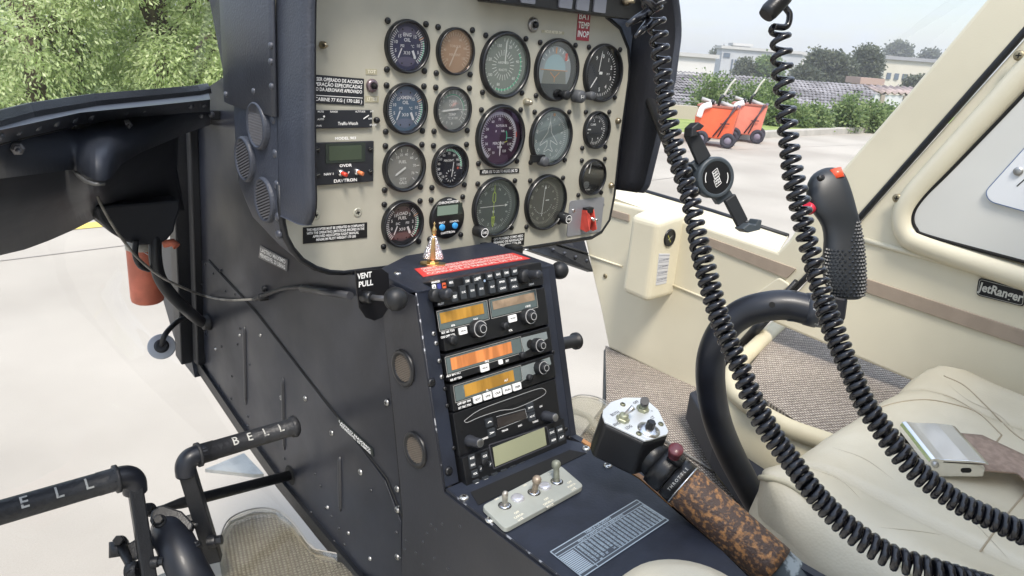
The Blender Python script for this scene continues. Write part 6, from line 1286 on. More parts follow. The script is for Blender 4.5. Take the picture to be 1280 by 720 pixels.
t2, pz2 = coil('coiled_cord', 'right of the two black coiled cords, crossing the control grip', c2, lambda t: .0058 - .0002 * t + .0003 * math.sin(t * 27), .0022, lambda t: (.0100 - .0048 * min(1, t * 1.7)) * (1 + .09 * math.sin(t * 19)))
b = MB(); p_ = pz2[0]; b.tube(catmull([p_, atd(983, 33, .50), atd(987, 18, .50), atd(980, 4, .50), atd(985, -25, .50)], 8), .0022, rubber, 10); b.tube([atd(957, 20, .49), atd(962, 14, .49), atd(980, -4, .49), atd(990, -18, .49)], [.0052, .0062, .0058, .0045], blackp, 16); b.build('plug', t2)
b = MB(); b.tube([atd(784, 31, .51), atd(797, 23, .515), atd(812, 14, .52)], [.0018, .0030, .0032], rubber, 10); b.tube([atd(794, 46, .51), atd(802, 38, .515), atd(812, 26, .52)], [.0012, .0024, .003], rubber, 10); b.tube([atd(800, -8, .50), atd(818, 10, .50), atd(828, 2, .5), atd(822, -16, .5)], .003, rubber, 10); b.build('cord_end', t1)

# =================================================================== PHONE HOLDER
ph = thing('phone_holder', 'black clamp phone holder with a round centre disc, right of the panel hood', 'phone holder', atd(893, 222, .98))
FH0 = axis_frame(atd(893, 222, .98), (-.42, -.88, .16)); hv = (V(FH0.px(862, 160)) - V(FH0.px(940, 288))).normalized(); ang = math.atan2(hv.y, hv.x) - PI / 2; FH = FH0.sub(0, 0, 0, ang)
fx = lambda L, d=0.: [FH.px(x, y, d) for x, y in L]
arm_m = mat('holder_pad', (.016, .018, .021), .55); hg = mat('holder_grey', (.05, .062, .072), .42)
def strip(L, d0, d1, m, bv=.0015): 
    b = MB(); b.prism(FH, fx(L), d0, d1, m); return b
strip([(856, 170), (872, 164), (888, 195), (872, 206)], -.004, .003, arm_m).build('arm', ph, bevel=.0015)
strip([(905, 251), (918, 242), (934, 274), (922, 284)], -.004, .003, arm_m).build('arm', ph, bevel=.0015)
b = MB(); p_ = fx([(856, 172), (857, 160), (865, 153), (873, 158), (868, 163), (863, 164), (865, 170)]); b.prism(FH, p_, -.004, .016, arm_m); b.build('clamp_hook', ph, bevel=.0015)
b = MB(); p_ = fx([(919, 285), (926, 290), (942, 286), (944, 274), (939, 273), (936, 280), (928, 278)]); b.prism(FH, p_, -.004, .016, hg); b.build('clamp_hook', ph, bevel=.0015)
b = MB(); b.prism(FH, fx([(866, 205), (884, 192), (918, 244), (900, 256)]), -.012, -.002, hg); b.lathe(FH, 0, 0, [(.0275, -.010), (.0275, .004), (.0255, .006), (.0215, .006), (.0215, .005)], hg, 48); dh = b.build('hub', ph, bevel=.001)
b = MB(); b.disc(FH, 0, 0, .0215, .0053, blackp, 48); b.ring(FH, 0, 0, .0165, .0175, .0057, W, -55 - 20, -10 - 20, 12); b.ring(FH, 0, 0, .0165, .0175, .0057, W, 125 - 20, 172 - 20, 12)
for s_ in (-1, 1): b.path(FH, [(-.0045 + s_ * .001, s_ * .0005), (.0045 + s_ * .001, s_ * .0005), (.0045 + s_ * .003, s_ * .010), (-.0045 + s_ * .003, s_ * .010)], .0006, .0057, W, True); b.text(FH, s_ * .002, s_ * .0068, .0030, 'PUSH', W, .0057, bold=.03); b.text(FH, s_ * .001, s_ * .0035, .0030, 'OPEN', W, .0057, bold=.03)
b.build('disc', dh, root=ph)
b = MB(); q_ = FH.P(*FH.px(872, 232, -.012), -.012); b.tube(catmull([FH.P(0, 0, -.012), q_ , atd(858, 228, 1.0), PN.P(.445, -.035, -.0), PN.P(.436, -.03, -.03)], 5), .009, blackp, 16); b.tube([atd(866, 212, .985), atd(856, 216, .99)], [.011, .013], blackp, 16); b.build('mount_arm', ph)

# =================================================================== CABIN SHELL behind and above the camera
shell = thing('cabin_shell', 'cream helicopter cabin roof and rear bulkhead above the seats', 'cabin', (.1, -1.6, .56))
b = MB(); RZ = 1.84
b.grid([[V((x, y, RZ - .06 * (abs(x - .12) / .75) ** 3 - dz)) for x in [-.62 + .1 * i for i in range(15)]] for y, dz in ((-1.75, .05), (-1.6, .0), (-1.3, .0), (-1.1, .0), (-.9, .0))], cream); b.build('roof', shell, solid=.02)  # unseen roof, cut short to let skylight in and to give reflections
b = MB(); b.box(Fr((0, -1.72, 0), (1, 0, 0), (0, 0, 1)), -.62, .56, .86, 1.80, -.02, 0, taupe); b.build('bulkhead', shell)
b = MB(); b.tube(catmull([V((-.62, -.10, .58)), V((-.64, -.05, 1.0)), V((-.62, -.12, 1.3)), V((-.58, -.22, 1.55)), V((-.52, -.30, 1.76))], 5), .03, cream, 12); b.build('door_post', shell)

# =================================================================== OUTSIDE
def gmat(name, c1, c2, sc, rough=.9, bump=.3, fine=(60, .12), c3=None):
    m = bpy.data.materials.new(name); m.use_nodes = True; nt = m.node_tree; N = nt.nodes; L = nt.links; b = N['Principled BSDF']
    tc = N.new('ShaderNodeTexCoord'); n = N.new('ShaderNodeTexNoise'); n.inputs['Scale'].default_value = sc; n.inputs['Detail'].default_value = 8; L.new(tc.outputs['Object'], n.inputs['Vector'])
    r = N.new('ShaderNodeValToRGB'); r.color_ramp.elements[0].position = .35; r.color_ramp.elements[1].position = .65; r.color_ramp.elements[0].color = (*c1, 1); r.color_ramp.elements[1].color = (*c2, 1); L.new(n.outputs[0], r.inputs[0])
    f = N.new('ShaderNodeTexNoise'); f.inputs['Scale'].default_value = fine[0]; f.inputs['Detail'].default_value = 4; L.new(tc.outputs['Object'], f.inputs['Vector'])
    mx = N.new('ShaderNodeMix'); mx.data_type = 'RGBA'; mx.blend_type = 'OVERLAY'; mx.inputs[0].default_value = fine[1]; L.new(r.outputs[0], mx.inputs[6]); L.new(f.outputs[0], mx.inputs[7]); L.new(mx.outputs[2], b.inputs['Base Color'])
    b.inputs['Roughness'].default_value = rough; u = N.new('ShaderNodeBump'); u.inputs['Strength'].default_value = bump; u.inputs['Distance'].default_value = .004; L.new(f.outputs[0], u.inputs['Height']); L.new(u.outputs[0], b.inputs['Normal'])
    return m
conc = gmat('apron_concrete', (.325, .295, .25), (.42, .385, .33), .7, fine=(260, .12), bump=.12)
grassm = gmat('grass', (.16, .22, .05), (.28, .33, .10), 3.0, fine=(80, .5))
dirt = gmat('far_ground', (.10, .12, .06), (.20, .18, .12), .05)
def ext(x, y, dep): return atd(x, y, dep)
RT = V((RC[0][0], RC[0][1], 0)).normalized(); FW = V((RC[2][0], RC[2][1], 0)).normalized()
def fromcam(r, f, z): return V((CAM.x, CAM.y, 0)) + RT * r + FW * f + V((0, 0, z))
b = MB(); b.add([fromcam(-300, -100, -3.2), fromcam(500, -100, -3.2), fromcam(500, 640, -3.2), fromcam(-300, 640, -3.2)], [(0, 1, 2, 3)], dirt); tag(b.build('terrain'), kind='structure')
# kerb line on the right: from the photograph, on the ground plane
K = [at(700, 176, Z=0), at(860, 176, Z=0), at(950, 173, Z=0), at(1090, 165.5, Z=0), at(1260, 158, Z=0)]
K0 = K[1] + (K[1] - K[3]) * 1.6
b = MB()
farL = [fromcam(-16, 17, 0), K0 + (K0 - K[3]) * .2]
apr = [V((-30, -25, 0)), V((30, -25, 0)), K[4] + V((3, -12, 0)), K[4], K[3], K[2], K[1], K0]
b.add(apr + [fromcam(-3, 14.5, 0), fromcam(-9, 13.5, 0), fromcam(-18, 12, 0), V((-30, 8, 0))], [tuple(range(12))], conc); tag(b.build('apron', solid=.2), kind='structure')
n_ = (K[3] - K[1]).normalized(); nb = V((-n_.y, n_.x, 0)); nb = nb if nb.dot(FW) > 0 else -nb
b = MB(); kf = Fr((0, 0, 0), (1, 0, 0), (0, 1, 0)); kl = [K0, K[1], K[2], K[3], K[4]]
b.prism(kf, [(p.x, p.y) for p in kl] + [((p + nb * .16).x, (p + nb * .16).y) for p in reversed(kl)], -.05, .12, gmat('kerb_stone', (.36, .34, .30), (.46, .43, .38), 3)); kb_ = b.build('kerb', bevel=.015); tag(kb_, kind='structure')
b = MB(); b.prism(kf, [((p + nb * .16).x, (p + nb * .16).y) for p in kl] + [((p + nb * 2.6).x, (p + nb * 2.6).y) for p in reversed(kl)], -.1, .10, grassm); tag(b.build('verge'), kind='structure')
b = MB(); b.add([(p + nb * 2.5) + V((0, 0, .08)) for p in kl] + [(p + nb * 6) + V((0, 0, -2.8)) for p in kl], [(i, i + 1, i + 6, i + 5) for i in range(4)], grassm); tag(b.build('bank'), kind='structure')
for (x0, y0, x1, y1) in ((-60, 334, 190, 303), (700, 196, 1100, 180)):
    p, q = at(x0, y0, Z=0), at(x1, y1, Z=0); d_ = (q - p).normalized(); nn = V((-d_.y, d_.x, 0)) * .006; p, q = p - d_ * 4, q + d_ * 6
    b = MB(); b.add([p + nn + V((0, 0, .004)), p - nn + V((0, 0, .004)), q - nn + V((0, 0, .004)), q + nn + V((0, 0, .004))], [(0, 1, 2, 3)], mat('joint_grey', (.33, .30, .265), .9)); tag(b.build('pavement_joint'), kind='structure')
# left strip of earth under the hedge and the yellow line
b = MB(); b.prism(kf, [(p.x, p.y) for p in (fromcam(-22, 8.0, 0), fromcam(-9, 8.3, 0), fromcam(-2.6, 9.0, 0), fromcam(-2, 24, 0), fromcam(-24, 24, 0))], -.1, .06, grassm); tag(b.build('verge'), kind='structure')
yl0, yl1 = at(-40, 296, Z=0), at(180, 276, Z=0); b = MB(); d_ = (yl1 - yl0).normalized(); nn = V((-d_.y, d_.x, 0)) * .07; a_, c_ = yl0 - d_ * 3, yl1 + d_ * 4
b.add([a_ + nn + V((0, 0, .004)), a_ - nn + V((0, 0, .004)), c_ - nn + V((0, 0, .004)), c_ + nn + V((0, 0, .004))], [(0, 1, 2, 3)], mat('line_yellow', (.66, .52, .12), .7)); tag(b.build('painted_line'), kind='structure')

# foliage
def leafmat(name, cs, rough=.5):
    m = bpy.data.materials.new(name); m.use_nodes = True; nt = m.node_tree; N = nt.nodes; L = nt.links; b = N['Principled BSDF']
    g = N.new('ShaderNodeNewGeometry'); r = N.new('ShaderNodeValToRGB'); el = r.color_ramp.elements; el[0].color = (*cs[0], 1); el[1].color = (*cs[-1], 1)
    for i, c in enumerate(cs[1:-1]): e = el.new((i + 1) / (len(cs) - 1)); e.color = (*c, 1)
    L.new(g.outputs['Random Per Island'], r.inputs[0]); L.new(r.outputs[0], b.inputs['Base Color']); b.inputs['Roughness'].default_value = rough
    t = N.new('ShaderNodeBsdfTranslucent'); L.new(r.outputs[0], t.inputs[0]); mx = N.new('ShaderNodeMixShader'); mx.inputs[0].default_value = .48
    L.new(b.outputs[0], mx.inputs[1]); L.new(t.outputs[0], mx.inputs[2]); L.new(mx.outputs[0], N['Material Output'].inputs[0]); return m
lf_l = leafmat('leaf_light', [(.30, .38, .17), (.44, .54, .24), (.58, .66, .34), (.76, .80, .52)])
lf_d = leafmat('leaf_hazed', [(.085, .10, .07), (.13, .15, .095), (.20, .215, .13)])  # far leaf colours lightened to stand in for distance haze
lf_g = leafmat('leaf_green', [(.08, .13, .05), (.18, .26, .09), (.34, .42, .17)])
barkm = mat('bark', (.10, .075, .055), .9, var=.3, vscale=8, bump=1, bscale=30)
def leaves(rng, blobs, n, ls, asp, droop, m, cl=6):
    b = MB(); vs = []; fs = []
    tot = sum(r ** 2 for _, r in blobs)
    for c, r in blobs:
        for _ in range(int(n * r * r / tot / cl)):
            d = V((rng.gauss(0, 1), rng.gauss(0, 1), rng.gauss(0, 1) + .25)).normalized(); rad = r * (rng.uniform(.72, 1.05) + .22 * noise.noise(d * 2.2 + c))
            o = c + V((d.x, d.y, d.z * .85)) * rad; cdir = (d + V((rng.gauss(0, .3), rng.gauss(0, .3), -.3 * droop))).normalized()
            for k in range(cl):
                ld = (cdir + V((rng.gauss(0, .7), rng.gauss(0, .7), rng.gauss(0, .5) - droop))).normalized(); s_ = ls * rng.uniform(.6, 1.25)
                sd = ld.cross(V((rng.gauss(0, 1), rng.gauss(0, 1), rng.gauss(0, 1)))).normalized() * s_ * asp; p = o + V((rng.gauss(0, 1), rng.gauss(0, 1), rng.gauss(0, 1))) * ls * .9
                i = len(vs); vs += [p, p + ld * s_ * .5 + sd, p + ld * s_, p + ld * s_ * .5 - sd]; fs.append((i, i + 1, i + 2, i + 3))
    b.v = vs; b.f = fs; b.mats = [m]; b.m = [0] * len(fs); b.sm = [False] * len(fs); return b
def tree(base, h, blobs, n, ls, asp, droop, m, name, label, cat, group=None, seed=1, tr=.12, trunk=True):
    rng = random.Random(seed); t = thing(name, label, cat, base, group)
    b = leaves(rng, [(base + V(c), r) for c, r in blobs], n, ls, asp, droop, m); b.build('crown', t)
    if trunk:
        b = MB(); top = base + V((0.1, 0.1, h * .55)); b.tube([base, base + V((.02, .0, h * .3)), top], [tr, tr * .8, tr * .5], barkm, 8)
        for c, r in blobs[:7]: b.tube([base + V((.02, 0, h * .3)), (top + base + V(c)) / 2 + V((0, 0, -.1)), base + V(c)], [tr * .5, tr * .3, tr * .12], barkm, 6)
        b.build('trunk', t)
    return t
rg_ = random.Random(11)
hedge = [(-7.3, 9.6), (-5.9, 9.2), (-4.7, 9.9), (-3.7, 9.7), (-6.8, 11.6), (-5.2, 11.9), (-2.7, 11.3)]
labs = ['tree at the far left of the hedge, light drooping leaves, cut by the photo edge', 'second tree of the left hedge, pale yellow-green crown low over the nose frame', 'third tree of the left hedge, in front of the windshield centre', 'rightmost front tree of the left hedge, beside the panel hood', 'tree of the left hedge standing behind the second one', 'tree of the left hedge standing behind the third one', 'tree of the left hedge furthest right, showing sky above it']
for i, (r_, f_) in enumerate(hedge):
    bl = [((rg_.uniform(-1.0, 1.0), rg_.uniform(-.9, .9), rg_.uniform(.1, 2.6)), rg_.uniform(.28, .62)) for _ in range(26)]
    tree(fromcam(r_, f_, 0), 3.0, bl, 27000, .062, .20, .8, lf_l, 'hedge_tree', labs[i], 'tree', 'trees of the left hedge', seed=20 + i)
# shrubs on the right behind the kerb
def bush(px, ytop, ybase, dep, wpx, n, m, lab, seed, ls=.075):
    p = atd(px, ybase, dep); top = atd(px, ytop, dep).z; base = V((p.x, p.y, min(.1, p.z))); hh = top - base.z; W_ = wpx / FL * dep / 2
    rng = random.Random(seed); bl = []
    for _ in range(14):
        r = rng.uniform(.16, .30) * max(.8, hh); bl.append(((rng.uniform(-W_, W_) * RT.x, rng.uniform(-W_, W_) * RT.y, rng.uniform(.05, 1) * max(.1, hh - r * 1.1)), r))
    return tree(base, hh, bl, n, ls, .33, .1, m, 'shrub', lab, 'shrub', 'shrubs behind the kerb', seed, tr=.025)
for i, (px, yt, yb, dep, wp_, lab) in enumerate([(884, 84, 158, 17, 34, 'light green shrub showing above the nearer orange cart'), (928, 92, 160, 16.8, 30, 'light green shrub rising behind the farther orange cart'), (966, 112, 165, 15.2, 34, 'shrub just right of the orange carts'), (962, 97, 150, 17.5, 18, 'thin tall shrub behind the right cord, before the tiled roof'), (990, 126, 162, 15.2, 30, 'low shrub below the tiled roof, middle of the row'), (1016, 128, 160, 15.6, 30, 'low shrub fourth from the left behind the kerb'), (1060, 117, 158, 16, 34, 'taller bright shrub near the right end of the row'), (1086, 127, 158, 16.4, 30, 'rightmost shrub of the row, beside the shed'), (1112, 130, 158, 17, 30, 'shrub half hidden by the windshield pillar')]):
    bush(px, yt, yb, dep, wp_, 3000, lf_g, lab, 50 + i)
# long tiled roof, shed , far buildings and trees
tile = mat('roof_tiles', (.28, .27, .28), .8, var=.25, vscale=1.2, stretch=(1, 1, 1))
def roof(name, label, x0, x1, ye_, yr_, de, dr_, m, wallm, catg='building', rowsn=14):
    t = thing(name, label, catg, atd((x0 + x1) / 2, ye_, de))
    e0, e1, r0_, r1_ = atd(x0, ye_[0] if isinstance(ye_, tuple) else ye_, de), atd(x1, ye_[1] if isinstance(ye_, tuple) else ye_, de), atd(x0, yr_[0] if isinstance(yr_, tuple) else yr_, dr_), atd(x1, yr_[1] if isinstance(yr_, tuple) else yr_, dr_)
    return t, e0, e1, r0_, r1_
t = thing('tiled_roof_house', 'long low house with a grey tiled roof beyond the shrubs', 'house', atd(960, 140, 21))
e0, e1, r0_, r1_ = atd(800, 136, 21), atd(1046, 141, 21), atd(800, 93, 27), atd(1120, 104, 27); e0.z = e1.z = (e0.z + e1.z) / 2; r0_.z = r1_.z = (r0_.z + r1_.z) / 2
b = MB(); NR = 13; rr = random.Random(4); tmat = mat('roof_tiles', (.24, .235, .24), .85, col2=(.44, .43, .43), vscale=1.6, cut=(.3, .7), detail=6)
for i in range(NR):
    nseg = 120; lo_, hi_ = [], []
    for k_ in range(nseg + 1):
        t_ = k_ / nseg; wz = .018 * (1 if k_ % 2 else -1) + rr.uniform(-.012, .012)
        lo_.append(e0.lerp(r0_, i / NR).lerp(e1.lerp(r1_, i / NR), t_) + V((0, 0, .10 + wz))); hi_.append(e0.lerp(r0_, (i + 1) / NR).lerp(e1.lerp(r1_, (i + 1) / NR), t_) + V((0, 0, .02 + wz)))
    b.grid([[p - V((0, 0, .05)) for p in lo_], lo_, hi_], tmat, False)
b.add([e0, e1, r1_ - V((0, 0, .06)), r0_ - V((0, 0, .06))], [(0, 1, 2, 3)], mat('roof_under', (.22, .21, .21), .9))
b.build('roof', t)
b = MB(); back = V(FW) * .3; b.add([e0 + back - V((0, 0, .03)), e1 + back - V((0, 0, .03)), e1 + back - V((0, 0, 3)), e0 + back - V((0, 0, 3))], [(0, 1, 2, 3)], mat('house_wall_dark', (.10, .09, .08), .9)); b.build('wall', t, solid=.1)
t = thing('shed', 'small white shed with a corrugated roof at the foot of the pillar', 'shed', atd(1120, 150, 20)); 
s0, s1 = atd(1096, 115, 19), atd(1180, 119, 19); b = MB(); cor = []
for k_ in range(41): p = s0.lerp(s1, k_ / 40) + V((0, 0, .035 * math.sin(k_ * 1.57))); cor.append((p, p + FW * .9 + V((0, 0, .13))))
b.grid([[c[0] for c in cor], [c[1] for c in cor]], mat('corrugated', (.30, .24, .22), .7, var=.3, vscale=3)); b.build('roof', t, solid=.02)
b = MB(); w0, w1 = s0 + FW * .15 - V((0, 0, .06)), s1 + FW * .15 - V((0, 0, .06)); b.add([w0, w1, w1 - V((0, 0, 2.5)), w0 - V((0, 0, 2.5))], [(0, 1, 2, 3)], mat('shed_wall', (.55, .56, .58), .8)); b.build('wall', t, solid=.1)
b = MB(); 
for k_ in (.08, .42, .8): p = w0.lerp(w1, k_) - FW * .1; b.add([p, p + RT * .10, p + RT * .10 - V((0, 0, 2.5)), p - V((0, 0, 2.5))], [(0, 1, 2, 3)], mat('shed_post', (.30, .26, .22), .8))
b.build('post', t, solid=.05)
def bldg(name, label, x0, x1, yt, yb, dep, m, wins=None, roofm=None, depth=3, ox=0):
    a = atd(x0, yt, dep); c = atd(x1, yt, dep); a.z = c.z = (a.z + c.z) / 2; bt = atd((x0 + x1) / 2, yb, dep).z
    t = thing(name, label, 'building', V((a.x, a.y, -3.2)))
    F = Fr(a, (c - a), (0, 0, 1)); L = (c - a).length; b = MB(); b.box(F, 0, -3.2 - a.z, L, 0, -depth, 0, m); b.build('wall', t)
    b = MB(); b.box(F, -.3, -.02, L + .3, .35, -depth - .3, .3, roofm or mat('parapet', (.50, .49, .46), .8)); b.build('roof', t)
    for (u0, v0, u1, v1) in (wins or []):
        b = MB(); b.box(F, L * u0, v0, L * u1, v1, .01, .12, mat('far_window', (.10, .13, .17), .2)); b.build('window', t)
    return t, F, L
hz = lambda x: 57.1 + .0758 * (x - 640)
bw = mat('far_white', (.66, .64, .60), .8, var=.04, vscale=.3); bg = mat('far_grey', (.46, .47, .48), .8, var=.06, vscale=.3)
bldg('warehouse', 'white industrial building at the left, edge on to the panel hood', 842, 895, 71, 98, 75, bw, [(.08, -2.6, .14, -1.7), (.20, -2.6, .34, -1.7)])
bldg('factory', 'large pale factory with narrow vertical windows behind the left cord', 903, 1004, 64, 90, 105, bg, [(.13, -3.4, .15, -1.4), (.17, -3.4, .19, -1.4), (.21, -3.4, .23, -1.4), (.25, -3.4, .27, -1.4), (.02, -1.2, .1, -.6)])
bldg('factory', 'roof plant block rising above the pale factory', 918, 938, 57.5, 66, 108, bg, depth=2)
bldg('warehouse', 'long white hall between the right cord and the big tree', 985, 1050, 70, 95, 115, bw, [(.1 + i * .12, -1.4, .16 + i * .12, -.9) for i in range(7)])
bldg('warehouse', 'white hall to the right of the big tree', 1088, 1112, 72, 98, 100, bw)
bldg('warehouse', 'low cream building with a long flat roof near the pillar', 1108, 1185, 76.5, 98, 85, mat('far_cream', (.60, .56, .46), .8, var=.05, vscale=.3), [(.05 + i * .13, -2.2, .12 + i * .13, -1.5) for i in range(7)], mat('far_roof_grey', (.30, .30, .31), .8))
bldg('house', 'house with a red-brown roof beneath the big tree', 1078, 1096, 105, 114, 45, mat('far_brick', (.42, .33, .27), .8), roofm=mat('far_red_roof', (.42, .30, .25), .8), depth=1.5)
def ftree(px, ytop, wpx, ybase, dep, n, m, lab, seed, name='far_tree', ls=None):
    p = atd(px, ybase, dep); base = V((p.x, p.y, -3.2)); top = atd(px, ytop, dep).z; bz = p.z; W_ = wpx / FL * dep / 2; rng = random.Random(seed); hgt = top - bz
    bl = [((rng.uniform(-W_, W_) * RT.x * .8, rng.uniform(-W_, W_) * RT.y * .8, bz + 3.2 + hgt * rng.uniform(.1, .78)), hgt * rng.uniform(.18, .30)) for _ in range(14)]
    return tree(base, top + 3.2, bl, int(n * 2.2), ls or dep * .0042, .4, .1, m, name, lab, 'tree', 'trees on the horizon', seed, tr=.3)
ftree(1032, 63, 54, 110, 60, 9000, lf_d, 'broad dark tree in the middle distance above the tiled roof', 71)
ftree(1078, 58, 16, 108, 62, 4000, lf_d, 'narrow taller tree joined to the right side of the broad one', 72)
ftree(1004, 82, 30, 112, 58, 4500, lf_d, 'lower spreading tree at the left foot of the broad one', 73)
ftree(957, 76, 40, 106, 66, 3600, lf_g, 'rounded green tree behind the factory front, beside the left cord', 74)
ftree(929, 78, 16, 100, 66, 1800, lf_d, 'small dark round tree before the factory windows', 75)
ftree(1121, 58, 18, 76, 150, 2600, lf_d, 'flat-topped tree on the skyline near the pillar', 76)
ftree(1160, 67, 12, 78, 150, 1300, lf_d, 'tiny skyline tree touching the pillar', 77)
ftree(897, 66, 14, 84, 120, 1200, lf_d, 'small tree on the skyline beside the white hall', 78)
ftree(1145, 100, 30, 114, 60, 2000, lf_d, 'dark bushy tree in front of the low cream building', 79)
b = MB(); hl = [V(fromcam(-300 + i * 40, 420, 2 + 5 * noise.noise(V((i * .4, 0, 0))))) for i in range(30)]; b.grid([[p - V((0, 0, 12)) for p in hl], hl, [p + FW * 200 - V((0, 0, 10)) for p in hl]], dirt); tag(b.build('hills'), kind='structure')
for px, y0, y1, dep in ((1092, 63, 74, 140), (905, 55, 66, 150), (1103, 66, 76, 150)):
    a, c = atd(px, y1, dep), atd(px, y0, dep); b = MB(); b.tube([a - V((0, 0, 4)), c], .12, steel, 6); b.tube([c - V((0, 0, .6)) - RT * .6, c - V((0, 0, .6)) + RT * .6], .06, steel, 5); t = b.build('antenna_mast'); tag(t, {1092: 'thin mast on the skyline just right of the big tree', 905: 'thin mast above the factory at the left', 1103: 'thin mast left of the flat-topped skyline tree'}[px], 'mast', 'masts on the skyline')
# orange carts
#
org = mat('cart_orange', (.78, .13, .05), .45, var=.06, vscale=6); orgd = mat('cart_orange_faded', (.74, .22, .15), .5, var=.08, vscale=6); tyre = mat('tyre', (.035, .033, .045), .8); hubm = mat('wheel_hub', (.20, .17, .22), .6)
def cart(px0, px1, ytop, ybot, ygr, dep, m, label):
    c = atd((px0 + px1) / 2, ygr, dep); s_ = dep / FL; L = (px1 - px0) * s_; h0 = (ygr - ybot) * s_; h1 = (ygr - ytop) * s_; t = thing('service_cart', label, 'cart', V((c.x, c.y, 0)), 'orange service carts')
    U = (RT * .94 - FW * .34).normalized(); F = Fr(V((c.x, c.y, 0)), U, (0, 0, 1)); D = .5
    b = MB(); b.prism(F, [(-L * .50, h0 + .06), (-L * .46, h0), (L * .40, h0), (L * .5, h1), (-L * .46, h1), (-L * .52, h0 + .3)], -D / 2, D / 2, m); b.build('body', t, bevel=.02)
    b = MB(); b.box(F, -L * .5, h1, L * .5, h1 + .025, -D / 2 - .01, D / 2 + .01, mat('cart_rim', (.35, .12, .08), .5)); b.build('rim', t)
    for x, z in ((-L * .30, D / 2 + .03), (L * .36, D / 2 + .03), (-L * .30, -D / 2 - .03), (L * .36, -D / 2 - .03)):
        WF = Fr(F.P(x, .115, z), F.u, F.v); b = MB(); b.lathe(WF, 0, 0, [(.06, -.035), (.10, -.035), (.115, -.02), (.115, .02), (.10, .035), (.06, .035), (.06, .02)], tyre, 24); wh = b.build('wheel', t); b = MB(); b.lathe(WF, 0, 0, [(.06, .02), (.05, .03), (.02, .04)], hubm, 16); b.build('hub', wh, root=t)
    b = MB(); b.tube([F.P(-L * .45, h1 + .10, .05), F.P(-L * .1, h1 + .05, .05)], .030, mat('cylinder_white', (.42, .41, .40), .5), 14); b.tube([F.P(L * .04, h1 + .07, .1), F.P(L * .40, h1 + .01, .12)], .032, mat('cylinder_white', (.42, .41, .40), .5), 14); b.build('cylinder', t)
    b = MB(); b.tube([F.P(L * .42, h1 + .02, .12), F.P(L * .50, h1 + .0, .12)], .05, mat('cap_purple', (.12, .10, .14), .5), 14); b.tube([F.P(L * .0, h1 + .02, .2), F.P(L * .02, h1 + .14, .2), F.P(L * .1, h1 + .18, .18)], .02, blackp, 8); b.tube([F.P(-L * .2, h1, .1), F.P(-L * .15, h1 + .1, .1)], .03, blackp, 8); b.build('valve', t)
    b = MB(); b.tube(catmull([F.P(L * .02, h1 + .14, -.05), F.P(L * .08, h1 + .20, -.05), F.P(L * .18, h1 + .34, -.05), F.P(L * .28, h1 + .43, -.05)], 5), .014, mat('hose_cream', (.60, .60, .52), .5), 10); b.build('hose', t)
    b = MB(); b.tube(catmull([F.P(-L * .16, h1 + .04, D / 2 + .01), F.P(-L * .36, h1 - .02, D / 2 + .03), F.P(-L * .42, h1 - .16, D / 2 + .03)], 5), .045, W, 12); b.build('white_hose', t)
    b = MB()
    for x0, x1 in ((.46, -.02), (.40, .10)): b.tube([F.P(L * x0, h1 + .04, D / 2 + .03), F.P(L * x1, h0 + .03, D / 2 + .03)], .010, mat('strap_dark', (.05, .03, .04), .6), 6)
    b.tube([F.P(L * .12, (h0 + h1) / 2, D / 2 + .03), F.P(L * .34, (h0 + h1) / 2 + .01, D / 2 + .03)], .008, mat('strap_dark', (.05, .03, .04), .6), 6); b.build('handle', t)
    return t
cart(910, 952, 127, 162, 171, 12.6, orgd, 'farther orange cart on black wheels, paler and half hidden by the nearer one')
cart(868, 917, 130, 167, 177, 11.6, org, 'nearer bright orange cart with white cylinders on top')
b = MB(); a, c = atd(838, 160, 15), atd(872, 160, 15); F = Fr(V((a.x, a.y, 0)), (c - a).normalized() * 1, (0, 0, 1)); F = Fr(V((a.x, a.y, 0)), RT, (0, 0, 1)); b.box(F, -1.6, 0, .5, .36, -.2, 0, mat('low_wall', (.42, .37, .30), .8)); t = b.build('low_wall'); tag(t, 'low tan block wall left of the orange carts', 'wall')

hzm = bpy.data.materials.new('haze_air'); hzm.use_nodes = True; nt = hzm.node_tree; nt.nodes.remove(nt.nodes['Principled BSDF']); pv = nt.nodes.new('ShaderNodeVolumePrincipled'); pv.inputs['Color'].default_value = (.93, .95, .98, 1); pv.inputs['Density'].default_value = .0018; nt.links.new(pv.outputs[0], nt.nodes['Material Output'].inputs['Volume'])
b = MB(); zf = Fr(fromcam(0, 0, 0), RT, FW); b.box(zf, -305, -105, 505, 645, -12, 22, hzm); tag(b.build('haze'), kind='stuff')
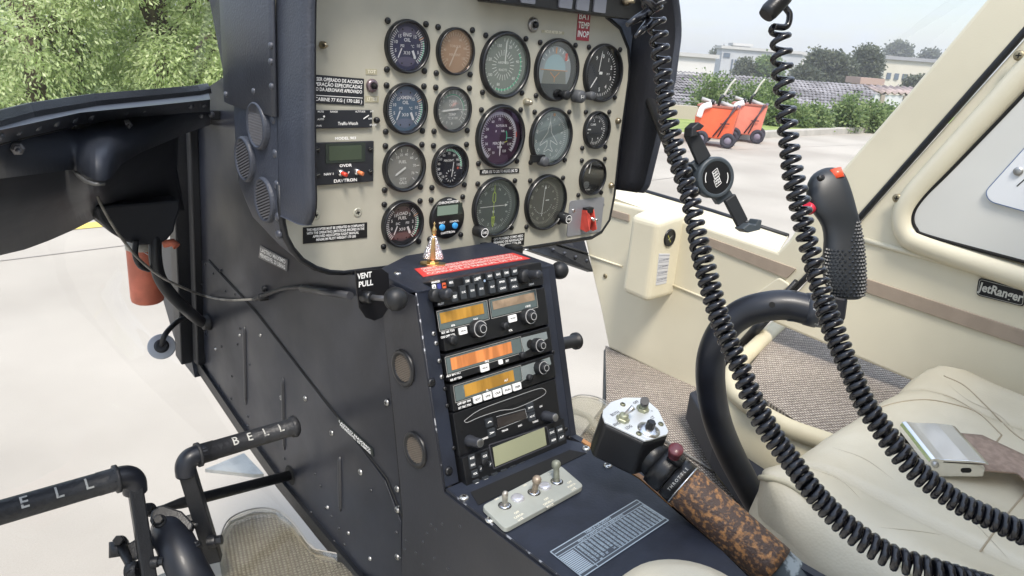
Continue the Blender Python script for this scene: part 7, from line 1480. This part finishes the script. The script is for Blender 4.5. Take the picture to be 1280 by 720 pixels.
# =================================================================== WORLD, SUN, OUTPUT
wd = bpy.data.worlds.new('World'); SC.world = wd; wd.use_nodes = True; nt = wd.node_tree; N = nt.nodes; L = nt.links; bgd = N['Background']
SE, SR = math.radians(58), math.radians(215)
sky = N.new('ShaderNodeTexSky'); sky.sky_type = 'NISHITA'; sky.sun_disc = False; sky.sun_elevation = SE; sky.sun_rotation = SR; sky.air_density = 1.2; sky.dust_density = 1.2
tc = N.new('ShaderNodeTexCoord'); mp = N.new('ShaderNodeMapping'); mp.inputs['Scale'].default_value = (1, 1, 3.2); L.new(tc.outputs['Generated'], mp.inputs[0])
n1 = N.new('ShaderNodeTexNoise'); n1.inputs['Scale'].default_value = 4.2; n1.inputs['Detail'].default_value = 9; n1.inputs['Roughness'].default_value = .55; L.new(mp.outputs[0], n1.inputs['Vector'])
rp_ = N.new('ShaderNodeValToRGB'); rp_.color_ramp.elements[0].position = .46; rp_.color_ramp.elements[1].position = .62; rp_.color_ramp.elements[0].color = (.25, .25, .25, 1); L.new(n1.outputs[0], rp_.inputs[0])
cl_ = N.new('ShaderNodeMix'); cl_.data_type = 'RGBA'; L.new(rp_.outputs[0], cl_.inputs[0]); L.new(sky.outputs[0], cl_.inputs[6]); cl_.inputs[7].default_value = (5.0, 5.4, 6.1, 1)
sx = N.new('ShaderNodeSeparateXYZ'); L.new(tc.outputs['Generated'], sx.inputs[0]); mz = N.new('ShaderNodeMapRange'); L.new(sx.outputs[2], mz.inputs[0]); mz.inputs[1].default_value = .12; mz.inputs[2].default_value = .9; mz.inputs[3].default_value = 1.; mz.inputs[4].default_value = 2.0
vm = N.new('ShaderNodeVectorMath'); vm.operation = 'SCALE'; L.new(cl_.outputs[2], vm.inputs[0]); L.new(mz.outputs[0], vm.inputs[3]); L.new(vm.outputs[0], bgd.inputs[0]); bgd.inputs[1].default_value = .11
sd_ = bpy.data.lights.new('sun', 'SUN'); sd_.energy = 2.5; sd_.angle = math.radians(14); sd_.color = (1, .93, .83); so = bpy.data.objects.new('sun', sd_); COL.objects.link(so)
# Nishita: rotation 0 = +Y, clockwise seen from above
az = SR; sdir = V((math.sin(az) * math.cos(SE), math.cos(az) * math.cos(SE), math.sin(SE)))
so.rotation_euler = (-sdir).to_track_quat('-Z', 'Y').to_euler(); so.location = (0, 0, 10)
vs_ = SC.view_settings; vs_.view_transform = 'Standard'; vs_.look = 'None'; vs_.exposure = .78; vs_.gamma = 1; vs_.use_curve_mapping = False
SC.render.engine = 'CYCLES'; SC.cycles.transparent_max_bounces = 24
SC.render.resolution_x = 1024; SC.render.resolution_y = 576
for o in list(bpy.data.objects):
    if '_o' in o: del o['_o']
